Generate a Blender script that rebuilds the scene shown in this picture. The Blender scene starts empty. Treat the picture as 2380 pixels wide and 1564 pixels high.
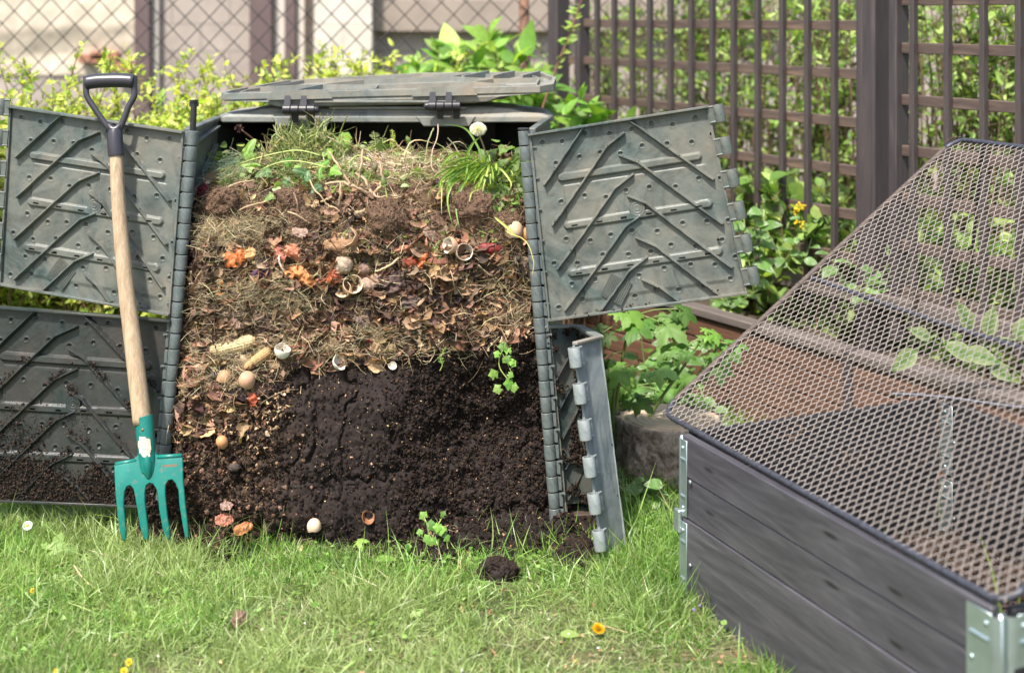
import bpy, math, random
import numpy as np
from mathutils import Vector, Matrix
from mathutils.bvhtree import BVHTree

random.seed(7)
RNG = np.random.default_rng(11)
scene = bpy.context.scene
COL = scene.collection

# ------------------------------------------------------------------ camera
F, CX, HY, H = 3200.0, 1190.0, 34.0, 1.42      # focal length and horizon in layout units, eye height in metres
cam_d = bpy.data.cameras.new('camera')
cam = bpy.data.objects.new('camera', cam_d)
COL.objects.link(cam)
cam.location = (0, 0, H)
cam.rotation_euler = (math.radians(90), 0, 0)
cam_d.sensor_width = 36
cam_d.lens = F / 2380 * 36
cam_d.shift_y = -(782 - HY) / 2380
cam_d.clip_start = 0.05
cam_d.clip_end = 300
cam_d.dof.use_dof = True
cam_d.dof.focus_distance = 3.72
cam_d.dof.aperture_fstop = 2.2
scene.camera = cam

# ------------------------------------------------------------------ light
SUN_EL, SUN_AZ = 58.0, -30.0         # elevation, degrees left (-) of the view axis, on the camera's side
sd = Vector((math.sin(math.radians(SUN_AZ)) * math.cos(math.radians(SUN_EL)),
             -math.cos(math.radians(SUN_AZ)) * math.cos(math.radians(SUN_EL)),
             math.sin(math.radians(SUN_EL))))       # towards the sun
sun_l = bpy.data.lights.new('sun', 'SUN')
sun_l.energy = 4.1
sun_l.angle = math.radians(3.5)
sun_l.color = (1.0, 0.94, 0.85)
sun = bpy.data.objects.new('sun', sun_l)
COL.objects.link(sun)
sun.rotation_euler = sd.to_track_quat('Z', 'Y').to_euler()
sun.location = (-2, -2, 6)

world = bpy.data.worlds.new('World')
scene.world = world
world.use_nodes = True
wn = world.node_tree
wn.nodes.clear()
sky = wn.nodes.new('ShaderNodeTexSky')
sky.sky_type = 'NISHITA'
sky.sun_disc = False
sky.sun_elevation = math.radians(SUN_EL)
sky.sun_rotation = math.atan2(sd.x, sd.y)
sky.air_density = 1.2
sky.dust_density = 3.0
bg = wn.nodes.new('ShaderNodeBackground')
bg.inputs[1].default_value = 0.14
wo = wn.nodes.new('ShaderNodeOutputWorld')
wn.links.new(sky.outputs[0], bg.inputs[0])
wn.links.new(bg.outputs[0], wo.inputs[0])

scene.view_settings.view_transform = 'Standard'
scene.view_settings.look = 'None'
scene.view_settings.exposure = 1.08
scene.view_settings.gamma = 1.0
scene.render.engine = 'CYCLES'
scene.cycles.use_denoising = True
scene.cycles.max_bounces = 6
scene.cycles.diffuse_bounces = 3
scene.cycles.glossy_bounces = 2
scene.cycles.transmission_bounces = 3
scene.cycles.transparent_max_bounces = 6

# ------------------------------------------------------------------ helpers
def at(px, py, Y):
    """the point at depth Y seen at layout position (px, py)"""
    return np.array([(px - CX) / F * Y, Y, H - (py - HY) / F * Y])

def proj(P):
    P = np.asarray(P)
    return CX + F * P[..., 0] / P[..., 1], HY + F * (H - P[..., 2]) / P[..., 1]

def unit(v):
    v = np.asarray(v, float)
    return v / (np.linalg.norm(v, axis=-1, keepdims=True) + 1e-12)

def hash3(i, j, k, seed):
    n = (i * 374761393 + j * 668265263 + k * 2147483647 * 0 + k * 1274126177 + seed * 974634777) & 0xffffffff
    n = ((n ^ (n >> 13)) * 1103515245) & 0xffffffff
    n = (n ^ (n >> 16)) & 0xffffffff
    return n.astype(np.float64) / 4294967295.0

def vnoise(P, s, seed=0):
    P = np.asarray(P, float) * s + 1000.0
    I = np.floor(P).astype(np.int64)
    f = P - I
    f = f * f * (3 - 2 * f)
    out = 0
    for a in (0, 1):
        for b in (0, 1):
            for c in (0, 1):
                w = (f[..., 0] if a else 1 - f[..., 0]) * (f[..., 1] if b else 1 - f[..., 1]) * (f[..., 2] if c else 1 - f[..., 2])
                out = out + w * hash3(I[..., 0] + a, I[..., 1] + b, I[..., 2] + c, seed)
    return out * 2 - 1

def fbm(P, s, seed=0, o=4, g=.5):
    t, a = 0, 1.0
    for k in range(o):
        t = t + a * vnoise(P, s * 2 ** k, seed + k * 17)
        a *= g
    return t

ORG = {}          # world origin of every object
def thing(name, label, cat, loc, group=None):
    o = bpy.data.objects.new(name, None)
    COL.objects.link(o)
    o.empty_display_size = .05
    o.location = tuple(loc)
    ORG[o.name] = np.array(loc, float)
    o['label'] = label
    o['category'] = cat
    if group:
        o['group'] = group
    return o

def tag(o, label=None, cat=None, group=None, kind=None):
    for k, v in (('label', label), ('category', cat), ('group', group), ('kind', kind)):
        if v:
            o[k] = v
    return o

def raw_mesh(name, V, loops, sizes, col=None, smooth=False, mats=None, midx=None):
    me = bpy.data.meshes.new(name)
    V = np.ascontiguousarray(V, dtype=np.float32)
    me.vertices.add(len(V))
    me.vertices.foreach_set('co', V.ravel())
    loops = np.ascontiguousarray(loops, dtype=np.int32)
    sizes = np.asarray(sizes, dtype=np.int32)
    me.loops.add(len(loops))
    me.loops.foreach_set('vertex_index', loops)
    me.polygons.add(len(sizes))
    st = np.zeros(len(sizes), np.int32)
    st[1:] = np.cumsum(sizes)[:-1]
    me.polygons.foreach_set('loop_start', st)
    me.polygons.foreach_set('loop_total', sizes)
    me.polygons.foreach_set('use_smooth', np.full(len(sizes), smooth, dtype=bool))
    for m in (mats or []):
        me.materials.append(m)
    if midx is not None:
        me.polygons.foreach_set('material_index', np.asarray(midx, np.int32))
    if col is not None:
        a = me.color_attributes.new('col', 'FLOAT_COLOR', 'POINT')
        c = np.ones((len(V), 4), np.float32)
        c[:, :3] = col
        a.data.foreach_set('color', c.ravel())
    me.update(calc_edges=True)
    me.validate()
    return me

def link(name, V, loops, sizes, mat, parent=None, col=None, smooth=False, origin=None, midx=None):
    V = np.asarray(V, float)
    if origin is None:
        origin = np.array([*(V[:, :2].min(0) + V[:, :2].max(0)) / 2, V[:, 2].min()])
    origin = np.array(origin, float)
    mats = mat if isinstance(mat, list) else [mat]
    me = raw_mesh(name, V - origin, loops, sizes, col, smooth, mats, midx)
    o = bpy.data.objects.new(name, me)
    COL.objects.link(o)
    ORG[o.name] = origin
    if parent is not None:
        o.parent = parent
        o.location = tuple(origin - ORG[parent.name])
    else:
        o.location = tuple(origin)
    return o

class MB:
    """collects shapes and links them as one mesh object"""
    def __init__(s):
        s.V, s.L, s.S, s.C, s.M, s.n = [], [], [], [], [], 0
    def add(s, V, Fc, col=None, m=0):
        V = np.asarray(V, float).reshape(-1, 3)
        s.V.append(V)
        for f in Fc:
            s.L.extend(int(i) + s.n for i in f)
            s.S.append(len(f))
            s.M.append(m)
        s.C.append(np.broadcast_to(np.array((1, 1, 1) if col is None else col, float), (len(V), 3)))
        s.n += len(V)
        return s
    def grid(s, P, keep=None, col=None, flip=False, m=0):
        nv, nu = P.shape[:2]
        idx = np.arange(nv * nu).reshape(nv, nu)
        q = np.stack([idx[:-1, :-1], idx[:-1, 1:], idx[1:, 1:], idx[1:, :-1]], -1).reshape(-1, 4)
        if flip:
            q = q[:, ::-1]
        if keep is not None:
            q = q[keep.ravel()]
        s.V.append(P.reshape(-1, 3))
        s.L.extend((q + s.n).ravel().tolist())
        s.S.extend([4] * len(q))
        s.M.extend([m] * len(q))
        s.C.append(np.ones((nv * nu, 3)) if col is None else np.broadcast_to(col, (nv, nu, 3)).reshape(-1, 3))
        s.n += nv * nu
        return s
    def box(s, c, ax, ay, az, col=None, bev=0.0, m=0):
        """box with centre c and half-axis vectors"""
        c, ax, ay, az = (np.asarray(v, float) for v in (c, ax, ay, az))
        if bev <= 0:
            V = [c + i * ax + j * ay + k * az for k in (-1, 1) for j in (-1, 1) for i in (-1, 1)]
            return s.add(V, [(0, 2, 3, 1), (4, 5, 7, 6), (0, 1, 5, 4), (2, 6, 7, 3), (0, 4, 6, 2), (1, 3, 7, 5)], col, m)
        la, lb, lc = (np.linalg.norm(v) for v in (ax, ay, az))
        fa, fb, fc = 1 - bev / la, 1 - bev / lb, 1 - bev / lc
        V, id3 = [], {}
        for i in (-1, 1):
            for j in (-1, 1):
                for k in (-1, 1):
                    id3[i, j, k, 0] = len(V); V.append(c + i * ax + j * fb * ay + k * fc * az)
                    id3[i, j, k, 1] = len(V); V.append(c + i * fa * ax + j * ay + k * fc * az)
                    id3[i, j, k, 2] = len(V); V.append(c + i * fa * ax + j * fb * ay + k * az)
        Fc = []
        def cyc(a, b, c_, d, nrm):
            P = [V[i] for i in (a, b, c_, d)]
            n = np.cross(P[1] - P[0], P[2] - P[0])
            return (a, b, c_, d) if np.dot(n, nrm) > 0 else (d, c_, b, a)
        for i in (-1, 1):
            Fc.append(cyc(*[id3[i, j, k, 0] for j, k in ((-1, -1), (1, -1), (1, 1), (-1, 1))], i * ax))
            Fc.append(cyc(*[id3[j, i, k, 1] for j, k in ((-1, -1), (1, -1), (1, 1), (-1, 1))], i * ay))
            Fc.append(cyc(*[id3[j, k, i, 2] for j, k in ((-1, -1), (1, -1), (1, 1), (-1, 1))], i * az))
            for j in (-1, 1):
                Fc.append(cyc(id3[i, j, -1, 0], id3[i, j, 1, 0], id3[i, j, 1, 1], id3[i, j, -1, 1], i * ax / la + j * ay / lb))
                Fc.append(cyc(id3[i, -1, j, 0], id3[i, 1, j, 0], id3[i, 1, j, 2], id3[i, -1, j, 2], i * ax / la + j * az / lc))
                Fc.append(cyc(id3[-1, i, j, 1], id3[1, i, j, 1], id3[1, i, j, 2], id3[-1, i, j, 2], i * ay / lb + j * az / lc))
                for k in (-1, 1):
                    a, b, d = id3[i, j, k, 0], id3[i, j, k, 1], id3[i, j, k, 2]
                    n = np.cross(V[b] - V[a], V[d] - V[a])
                    Fc.append((a, b, d) if np.dot(n, i * ax + j * ay + k * az) > 0 else (d, b, a))
        return s.add(V, Fc, col, m)
    def tube(s, pts, r, n=8, caps=True, col=None, flat=1.0, up=(0, 0, 1), m=0):
        pts = np.asarray(pts, float)
        k = len(pts)
        r = np.broadcast_to(np.asarray(r, float), (k,))
        T = np.zeros_like(pts)
        T[1:-1] = pts[2:] - pts[:-2]
        T[0], T[-1] = pts[1] - pts[0], pts[-1] - pts[-2]
        T = unit(T)
        u = np.asarray(up, float)
        if abs(np.dot(unit(u), T[0])) > .93:
            u = np.array((1, .2, 0.))
        A = np.zeros_like(pts)
        a = unit(np.cross(T[0], u))
        for i in range(k):
            a = unit(a - np.dot(a, T[i]) * T[i])
            A[i] = a
        B = np.cross(T, A)
        th = np.linspace(0, 2 * math.pi, n, endpoint=False)
        P = pts[:, None] + r[:, None, None] * (np.cos(th)[None, :, None] * A[:, None] + flat * np.sin(th)[None, :, None] * B[:, None])
        Fc = []
        for i in range(k - 1):
            for j in range(n):
                j2 = (j + 1) % n
                Fc.append((i * n + j, i * n + j2, (i + 1) * n + j2, (i + 1) * n + j))
        if caps:
            Fc.append(tuple(range(n))[::-1])
            Fc.append(tuple((k - 1) * n + j for j in range(n)))
        c = None if col is None else (np.repeat(np.asarray(col, float), n, 0) if np.ndim(col) == 2 else col)
        return s.add(P.reshape(-1, 3), Fc, c, m)
    def prism(s, poly, d, col=None, m=0):
        """closed polygon (k,3) pushed along vector d"""
        poly = np.asarray(poly, float)
        k = len(poly)
        V = np.concatenate([poly, poly + np.asarray(d, float)])
        n = sum(np.cross(poly[i], poly[(i + 1) % k]) for i in range(k))
        Fc = [tuple(range(k))[::-1], tuple(range(k, 2 * k))] + [(i, (i + 1) % k, k + (i + 1) % k, k + i) for i in range(k)]
        if np.dot(n, d) < 0:
            Fc = [f[::-1] for f in Fc]
        return s.add(V, Fc, col, m)
    def loft(s, rings, caps=True, col=None, m=0):
        R = [np.asarray(r, float) for r in rings]
        n = len(R[0])
        Fc = []
        for i in range(len(R) - 1):
            for j in range(n):
                j2 = (j + 1) % n
                Fc.append((i * n + j, i * n + j2, (i + 1) * n + j2, (i + 1) * n + j))
        if caps:
            Fc.append(tuple(range(n))[::-1])
            Fc.append(tuple((len(R) - 1) * n + j for j in range(n)))
        return s.add(np.concatenate(R), Fc, col, m)
    def build(s, name, mat, parent=None, smooth=False, origin=None, usecol=False):
        V = np.concatenate(s.V)
        multi = isinstance(mat, list)
        return link(name, V, s.L, s.S, mat, parent, np.concatenate(s.C) if usecol else None, smooth, origin, s.M if multi else None)

def smooth_by_angle(o, deg=35):
    me = o.data
    me.polygons.foreach_set('use_smooth', np.ones(len(me.polygons), dtype=bool))
    try:
        me.set_sharp_from_angle(angle=math.radians(deg))
    except Exception:
        pass
    return o

def rot_from(z, x=None):
    """3x3 matrices (N,3,3) whose columns are x,y,z axes, z given, x random or hinted"""
    z = unit(z)
    if x is None:
        x = RNG.normal(size=z.shape)
    x = unit(x - (x * z).sum(-1, keepdims=True) * z)
    y = np.cross(z, x)
    return np.stack([x, y, z], -1)

def scatter(name, temps, pos, M, col, mat, parent=None, tid=None, smooth=True, origin=None):
    """many small shapes as one mesh. temps: list of (V, faces)"""
    N = len(pos)
    if tid is None:
        tid = RNG.integers(0, len(temps), N)
    Vs, Ls, Ss, Cs, n = [], [], [], [], 0
    for t, tm in enumerate(temps):
        TV, TF = tm[0], tm[1]
        sel = np.where(tid == t)[0]
        if not len(sel):
            continue
        k = len(TV)
        P = np.einsum('nij,vj->nvi', M[sel], TV) + pos[sel][:, None]
        tl = np.array([i for f in TF for i in f])
        ts = np.array([len(f) for f in TF])
        off = n + np.arange(len(sel)) * k
        Ls.append((tl[None] + off[:, None]).ravel())
        Ss.append(np.tile(ts, len(sel)))
        Vs.append(P.reshape(-1, 3))
        c = np.repeat(col[sel], k, 0)
        if len(tm) > 2:
            c = c * np.tile(np.asarray(tm[2])[:, None], (len(sel), 1))
        Cs.append(c)
        n += k * len(sel)
    return link(name, np.concatenate(Vs), np.concatenate(Ls), np.concatenate(Ss), mat, parent, np.concatenate(Cs), smooth, origin)

def pick(pal, n, w=None, jit=.18):
    pal = np.asarray(pal, float)
    if w is not None:
        w = np.asarray(w, float) / np.sum(w)
    c = pal[RNG.choice(len(pal), n, p=w)]
    return np.clip(c * np.exp(RNG.normal(0, jit, (n, 1))) * np.exp(RNG.normal(0, jit * .25, (n, 3))), 0, 1)

# ------------------------------------------------------------------ materials
def nmat(name):
    m = bpy.data.materials.new(name)
    m.use_nodes = True
    nt = m.node_tree
    b = nt.nodes['Principled BSDF']
    return m, nt, b

def N(nt, kind, **kw):
    n = nt.nodes.new(kind)
    for k, v in kw.items():
        if k.startswith('_'):
            setattr(n, k[1:], v)
        else:
            key = k.replace('__', ' ')
            n.inputs[int(key[1:]) if key[0] == 'i' and key[1:].isdigit() else key].default_value = v
    return n

def noise_node(nt, scale, detail=4, rough=.55, dist=0.0, vec=None, stretch=None):
    n = N(nt, 'ShaderNodeTexNoise', Scale=scale, Detail=detail, Roughness=rough, Distortion=dist)
    tc = nt.nodes.new('ShaderNodeTexCoord')
    src = tc.outputs['Object']
    if stretch is not None:
        mp = nt.nodes.new('ShaderNodeMapping')
        mp.inputs['Scale'].default_value = stretch[0] if isinstance(stretch[0], tuple) else stretch
        if isinstance(stretch[0], tuple):
            mp.inputs['Rotation'].default_value = stretch[1]
            mp.vector_type = 'TEXTURE'
            mp.inputs['Scale'].default_value = tuple(1 / q for q in stretch[0])
        nt.links.new(src, mp.inputs[0])
        src = mp.outputs[0]
    nt.links.new(src, n.inputs['Vector'])
    return n

def ramp(nt, fac, stops):
    r = nt.nodes.new('ShaderNodeValToRGB')
    e = r.color_ramp.elements
    while len(e) > 1:
        e.remove(e[0])
    e[0].position, e[0].color = stops[0][0], (*stops[0][1], 1)
    for p, c in stops[1:]:
        x = e.new(p)
        x.color = (*c, 1)
    nt.links.new(fac, r.inputs[0])
    return r.outputs[0]

def mix(nt, fac, a, b, mode='MIX'):
    x = nt.nodes.new('ShaderNodeMix')
    x.data_type = 'RGBA'
    x.blend_type = mode
    for s, v in ((0, fac), (6, a), (7, b)):
        if isinstance(v, (int, float)):
            x.inputs[s].default_value = v
        elif isinstance(v, tuple):
            x.inputs[s].default_value = (*v, 1)
        else:
            nt.links.new(v, x.inputs[s])
    return x.outputs[2]

def bump(nt, b, h, strength=.3, dist=.01, prev=None):
    bp = N(nt, 'ShaderNodeBump', Strength=strength, Distance=dist)
    nt.links.new(h, bp.inputs['Height'])
    if prev is not None:
        nt.links.new(prev, bp.inputs['Normal'])
    nt.links.new(bp.outputs[0], b.inputs['Normal'])
    return bp.outputs[0]

def g3(v):
    return (v, v, v)

def mat_vc(name, rough=.8, noise=0.25, nscale=60, transl=0.0, bumps=0.0, bscale=200, spec=.3, coat=0):
    """colour from the mesh's own colour attribute, broken up by noise"""
    m, nt, b = nmat(name)
    a = nt.nodes.new('ShaderNodeAttribute')
    a.attribute_name = 'col'
    n = noise_node(nt, nscale, 3)
    v = ramp(nt, n.outputs[0], [(.25, g3(1 - noise)), (.75, g3(1 + noise))])
    c = mix(nt, 1.0, a.outputs[0], v, 'MULTIPLY')
    nt.links.new(c, b.inputs['Base Color'])
    b.inputs['Roughness'].default_value = rough
    b.inputs['Specular IOR Level'].default_value = spec
    if bumps > 0:
        n2 = noise_node(nt, bscale, 4)
        bump(nt, b, n2.outputs[0], bumps, .004)
    if transl > 0:
        t = nt.nodes.new('ShaderNodeBsdfTranslucent')
        c2 = mix(nt, 1.0, c, (1.5, 1.45, .6), 'MULTIPLY')
        nt.links.new(c2, t.inputs[0])
        mx = nt.nodes.new('ShaderNodeMixShader')
        mx.inputs[0].default_value = transl
        out = nt.nodes['Material Output']
        nt.links.new(b.outputs[0], mx.inputs[1])
        nt.links.new(t.outputs[0], mx.inputs[2])
        nt.links.new(mx.outputs[0], out.inputs[0])
    return m

M_LEAF = mat_vc('leaf', .5, .18, 40, .42, spec=.35)
M_GRASS = mat_vc('grass_blade', .38, .12, 15, .35, spec=.5)
M_DRY = mat_vc('dry_plant_matter', .8, .3, 90, .12, .3, 160, spec=.2)
M_SOILBIT = mat_vc('soil_crumb', .95, .35, 120, 0, .7, 300, spec=.15)
M_FRUIT = mat_vc('kitchen_scrap', .8, .45, 90, .0, .7, 160, spec=.2)
M_SKIN = mat_vc('papery_skin', .45, .3, 90, .3, .3, 130, spec=.4)
M_SHELL = mat_vc('eggshell', .55, .10, 130, .08, .15, 350, spec=.3)
M_BARK = mat_vc('woody_stem', .85, .3, 120, 0, .5, 150, spec=.2)

def plastic(name, dark, mid, light, dust, dustamt, rough=.5, sc=3.0):
    m, nt, b = nmat(name)
    w = noise_node(nt, sc, 5, .6, 2.6)
    c = ramp(nt, w.outputs[0], [(.28, dark), (.46, mid), (.54, dark), (.64, mid), (.8, light)])
    n2 = noise_node(nt, 5.5, 7, .68, .4)
    f = ramp(nt, n2.outputs[0], [(.5 - dustamt * .35, g3(0)), (.8 - dustamt * .2, g3(.75))])
    c = mix(nt, f, c, dust)
    n3 = noise_node(nt, 190, 3, .7)
    f3 = ramp(nt, n3.outputs[0], [(.62, g3(0)), (.72, g3(.55))])
    c = mix(nt, f3, c, dust)
    nt.links.new(c, b.inputs['Base Color'])
    nt.links.new(ramp(nt, n2.outputs[0], [(.3, g3(rough - .12)), (.75, g3(rough + .25))]), b.inputs['Roughness'])
    n4 = noise_node(nt, 70, 4, .6)
    bump(nt, b, n4.outputs[0], .35, .003)
    return m

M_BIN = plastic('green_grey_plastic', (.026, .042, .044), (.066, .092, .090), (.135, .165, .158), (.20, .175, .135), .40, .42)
M_BIN2 = plastic('weathered_plastic', (.11, .14, .15), (.20, .235, .245), (.29, .32, .325), (.27, .26, .23), .3, .6)
M_BINLID = plastic('dusty_lid_plastic', (.085, .112, .112), (.15, .18, .175), (.22, .245, .235), (.27, .215, .155), .5, .55, 2.2)
M_BARREL = plastic('worn_barrel_plastic', (.055, .075, .080), (.085, .108, .112), (.13, .155, .155), (.16, .15, .125), .3, .36, 6)
M_BINDARK = plastic('shaded_plastic', (.012, .017, .018), (.022, .029, .029), (.035, .042, .04), (.07, .055, .04), .15, .42)  # shade under the lid put into the colour of the back walls
M_BINWET = plastic('soiled_dark_plastic', (.010, .017, .018), (.020, .030, .030), (.040, .050, .048), (.045, .032, .024), .38, .38)

def simple(name, color, rough=.5, metal=0.0, noise=.12, nscale=30, bumps=.1, bscale=80, spec=.5, stretch=None):
    m, nt, b = nmat(name)
    n = noise_node(nt, nscale, 5, .6, stretch=stretch)
    c = ramp(nt, n.outputs[0], [(.25, tuple(x * (1 - noise) for x in color)), (.75, tuple(x * (1 + noise) for x in color))])
    nt.links.new(c, b.inputs['Base Color'])
    b.inputs['Roughness'].default_value = rough
    b.inputs['Metallic'].default_value = metal
    b.inputs['Specular IOR Level'].default_value = spec
    if bumps > 0:
        n2 = noise_node(nt, bscale, 4, .6, stretch=stretch)
        bump(nt, b, n2.outputs[0], bumps, .003)
    return m

M_BLACK = simple('black_plastic', (.022, .021, .026), .38, 0, .3, 60, .08)
M_CAVITY = simple('hole_dark', (.01, .01, .01), .9)

def wood(name, dark, mid, light, scale=(1.2, 22, 22), rough=.65, rotz=0.0, wear=None, wearlvl=.7, knots=False, hs=1.0):
    """long grain along the object's local x turned by rotz"""
    m, nt, b = nmat(name)
    st = (scale, (0, 0, rotz))
    n = noise_node(nt, 2.2 * hs, 6, .62, 1.2, stretch=st)
    c = ramp(nt, n.outputs[0], [(.3, dark), (.5, mid), (.72, light)])
    n2 = noise_node(nt, 9 * hs, 5, .7, .3, stretch=st)
    c = mix(nt, 1.0, c, ramp(nt, n2.outputs[0], [(.3, g3(.72)), (.7, g3(1.2))]), 'MULTIPLY')
    if knots:
        vt = N(nt, 'ShaderNodeTexVoronoi', Scale=1.0, Randomness=1.0)
        tc = nt.nodes.new('ShaderNodeTexCoord')
        mp = nt.nodes.new('ShaderNodeMapping')
        mp.vector_type = 'TEXTURE'
        mp.inputs['Rotation'].default_value = (0, 0, rotz)
        mp.inputs['Scale'].default_value = (.26, .055, .055)
        nt.links.new(tc.outputs['Object'], mp.inputs[0])
        nt.links.new(mp.outputs[0], vt.inputs['Vector'])
        kf = ramp(nt, vt.outputs['Distance'], [(.0, g3(1)), (.07, g3(.9)), (.13, g3(0))])
        c = mix(nt, kf, c, tuple(x * .35 for x in dark))
    if wear is not None:
        n3 = noise_node(nt, 6, 7, .75, .5, stretch=((1, 3, 3), (0, 0, rotz)))
        c = mix(nt, ramp(nt, n3.outputs[0], [(wearlvl, g3(0)), (wearlvl + .05, g3(.8))]), c, wear)
    nt.links.new(c, b.inputs['Base Color'])
    b.inputs['Roughness'].default_value = rough
    bump(nt, b, n2.outputs[0], .25, .003)
    return m
# ================================================================== setting
def ground_h(X, Y):
    P = np.stack([X, Y, X * 0], -1)
    return .012 * fbm(P, 1.3, 3, 3) + .005 * fbm(P, 9, 4, 3)

m, nt, b = nmat('lawn_soil')
n1 = noise_node(nt, 3.0, 6, .65)
c = ramp(nt, n1.outputs[0], [(.3, (.035, .05, .014)), (.5, (.06, .075, .02)), (.62, (.10, .085, .045)), (.75, (.16, .13, .09))])
n2 = noise_node(nt, 90, 5, .7)
c = mix(nt, 1.0, c, ramp(nt, n2.outputs[0], [(.3, g3(.55)), (.7, g3(1.35))]), 'MULTIPLY')
nt.links.new(c, b.inputs['Base Color'])
b.inputs['Roughness'].default_value = .95
bump(nt, b, n2.outputs[0], .6, .01)
M_GROUND = m
xs = np.concatenate([np.linspace(-60, -3, 14)[:-1], np.linspace(-3, 3, 260), np.linspace(3, 60, 14)[1:]])
ys = np.concatenate([np.linspace(-40, 1.5, 10)[:-1], np.linspace(1.5, 6, 200), np.linspace(6, 60, 14)[1:]])
XX, YY = np.meshgrid(xs, ys)
ZZ = ground_h(XX, YY) * (np.abs(XX) < 3.5) * (YY > 1.4) * (YY < 6.5)
gm = MB().grid(np.stack([XX, YY, ZZ], -1))
tag(gm.build('ground', M_GROUND, None, True, (0, 0, 0)), kind='structure')

def gz(x, y):
    return float(ground_h(np.array([x]), np.array([y]))[0])

# ------------------------------------------------------------------ far wall
def wallmat(name, c0, c1, mortar, bw=.42, bh=.2, msz=.012, ms=.6):
    m, nt, b = nmat(name)
    tc = nt.nodes.new('ShaderNodeTexCoord')
    mp = nt.nodes.new('ShaderNodeMapping')
    mp.inputs['Rotation'].default_value = (math.radians(90), 0, 0)
    nt.links.new(tc.outputs['Object'], mp.inputs[0])
    br = N(nt, 'ShaderNodeTexBrick', Scale=1.0)
    br.inputs['Brick Width'].default_value = bw
    br.inputs['Row Height'].default_value = bh
    br.inputs['Mortar Size'].default_value = msz
    br.inputs['Mortar Smooth'].default_value = ms
    br.inputs['Color1'].default_value = (*c0, 1)
    br.inputs['Color2'].default_value = (*c1, 1)
    br.inputs['Mortar'].default_value = (*mortar, 1)
    nt.links.new(mp.outputs[0], br.inputs[0])
    n = noise_node(nt, 4, 6, .7)
    c = mix(nt, 1.0, br.outputs[0], ramp(nt, n.outputs[0], [(.3, g3(.8)), (.7, g3(1.15))]), 'MULTIPLY')
    nt.links.new(c, b.inputs['Base Color'])
    b.inputs['Roughness'].default_value = .9
    bump(nt, b, br.outputs['Fac'], -.4, .01)
    return m

WY = 10.0
def wx(px, Y=WY):
    return (px - CX) / F * Y
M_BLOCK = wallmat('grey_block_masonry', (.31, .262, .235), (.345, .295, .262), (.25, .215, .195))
M_BLOCKL = wallmat('sunlit_tone_masonry', (.50, .45, .385), (.54, .49, .43), (.43, .39, .34))  # paler copy of the masonry, sunlight on the pier put into its colour
M_RENDER = simple('old_render', (.50, .43, .345), .95, 0, .3, 5, .9, 12)
M_BROWNPAINT = simple('brown_painted_steel', (.105, .070, .070), .6, 0, .2, 8)
M_PALEPAINT = simple('pale_painted_wood', (.50, .45, .40), .7, 0, .1, 8)
M_BRICKRED = simple('red_brick', (.30, .14, .09), .9, 0, .3, 20)
bw = thing('outbuilding', 'pale block outbuilding with brown uprights behind the wire fence', 'building', (0, WY, 0))
def slab(name, x0, x1, y0, y1, z0, z1, mat, parent, bev=0):
    c = np.array([(x0 + x1) / 2, (y0 + y1) / 2, (z0 + z1) / 2])
    return MB().box(c, ((x1 - x0) / 2, 0, 0), (0, (y1 - y0) / 2, 0), (0, 0, (z1 - z0) / 2), bev=bev).build(name, mat, parent)
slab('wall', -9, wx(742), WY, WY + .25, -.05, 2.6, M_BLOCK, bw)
slab('wall', wx(742), wx(872), WY - .25, WY + .25, -.05, 2.6, M_BLOCKL, bw)['label'] = 'wall pier with sunlight painted into its paler colour'
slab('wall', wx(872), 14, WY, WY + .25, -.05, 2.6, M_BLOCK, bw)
slab('lintel', wx(873), wx(1800), WY - .12, WY - .002, 1.30, 1.52, simple('grey_lintel', (.26, .215, .18), .9, 0, .15, 6), bw)
slab('roof', -9.3, 14.3, WY - .5, WY + 1.5, 2.6, 2.75, simple('roof_felt', (.12, .11, .1), .9), bw)
for a, b_, mm, yy, nm in ((322, 358, M_BROWNPAINT, -.12, 'upright'), (358.5, 373, M_PALEPAINT, -.06, 'trim'),
                          (588, 640, M_BROWNPAINT, -.14, 'upright'), (640.5, 668, M_PALEPAINT, -.08, 'downpipe'),
                          (668.5, 694, M_BROWNPAINT, -.14, 'upright'), (694.5, 712, M_PALEPAINT, -.10, 'trim')):
    slab(nm, wx(a), wx(b_), WY + yy, WY - .002, 0, 2.55, mm, bw, .004)
# broken render on the upper left
P = []
gx, gzz = np.meshgrid(np.linspace(-4.6, wx(320), 120), np.linspace(0.98, 2.2, 50))
Q = np.stack([gx, gx * 0, gzz], -1)
edge = 1.18 + .10 * fbm(Q, 1.1, 51, 4) + .10 * np.clip((gx + 3.2) / .5, -1, 0)
hgt = np.clip((gzz - edge) * 4, -.2, .7) + .25 * fbm(Q, 3.5, 8, 4)
rr = MB().grid(np.stack([gx, WY - .03 - .06 * hgt, gzz], -1))
rr.build('render_patch', M_RENDER, bw, True)
for k in range(7):
    x = wx(150 + 26 * k + RNG.uniform(-5, 5)); z = 1.16 + .05 * math.sin(k * 2.1) - .02 * k
    if k in (3, 4, 6): MB().box((x, WY - .06, z), (.10, 0, 0), (0, .04, 0), (0, 0, .032), bev=.006).build('exposed_brick', M_BRICKRED, bw)

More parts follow.
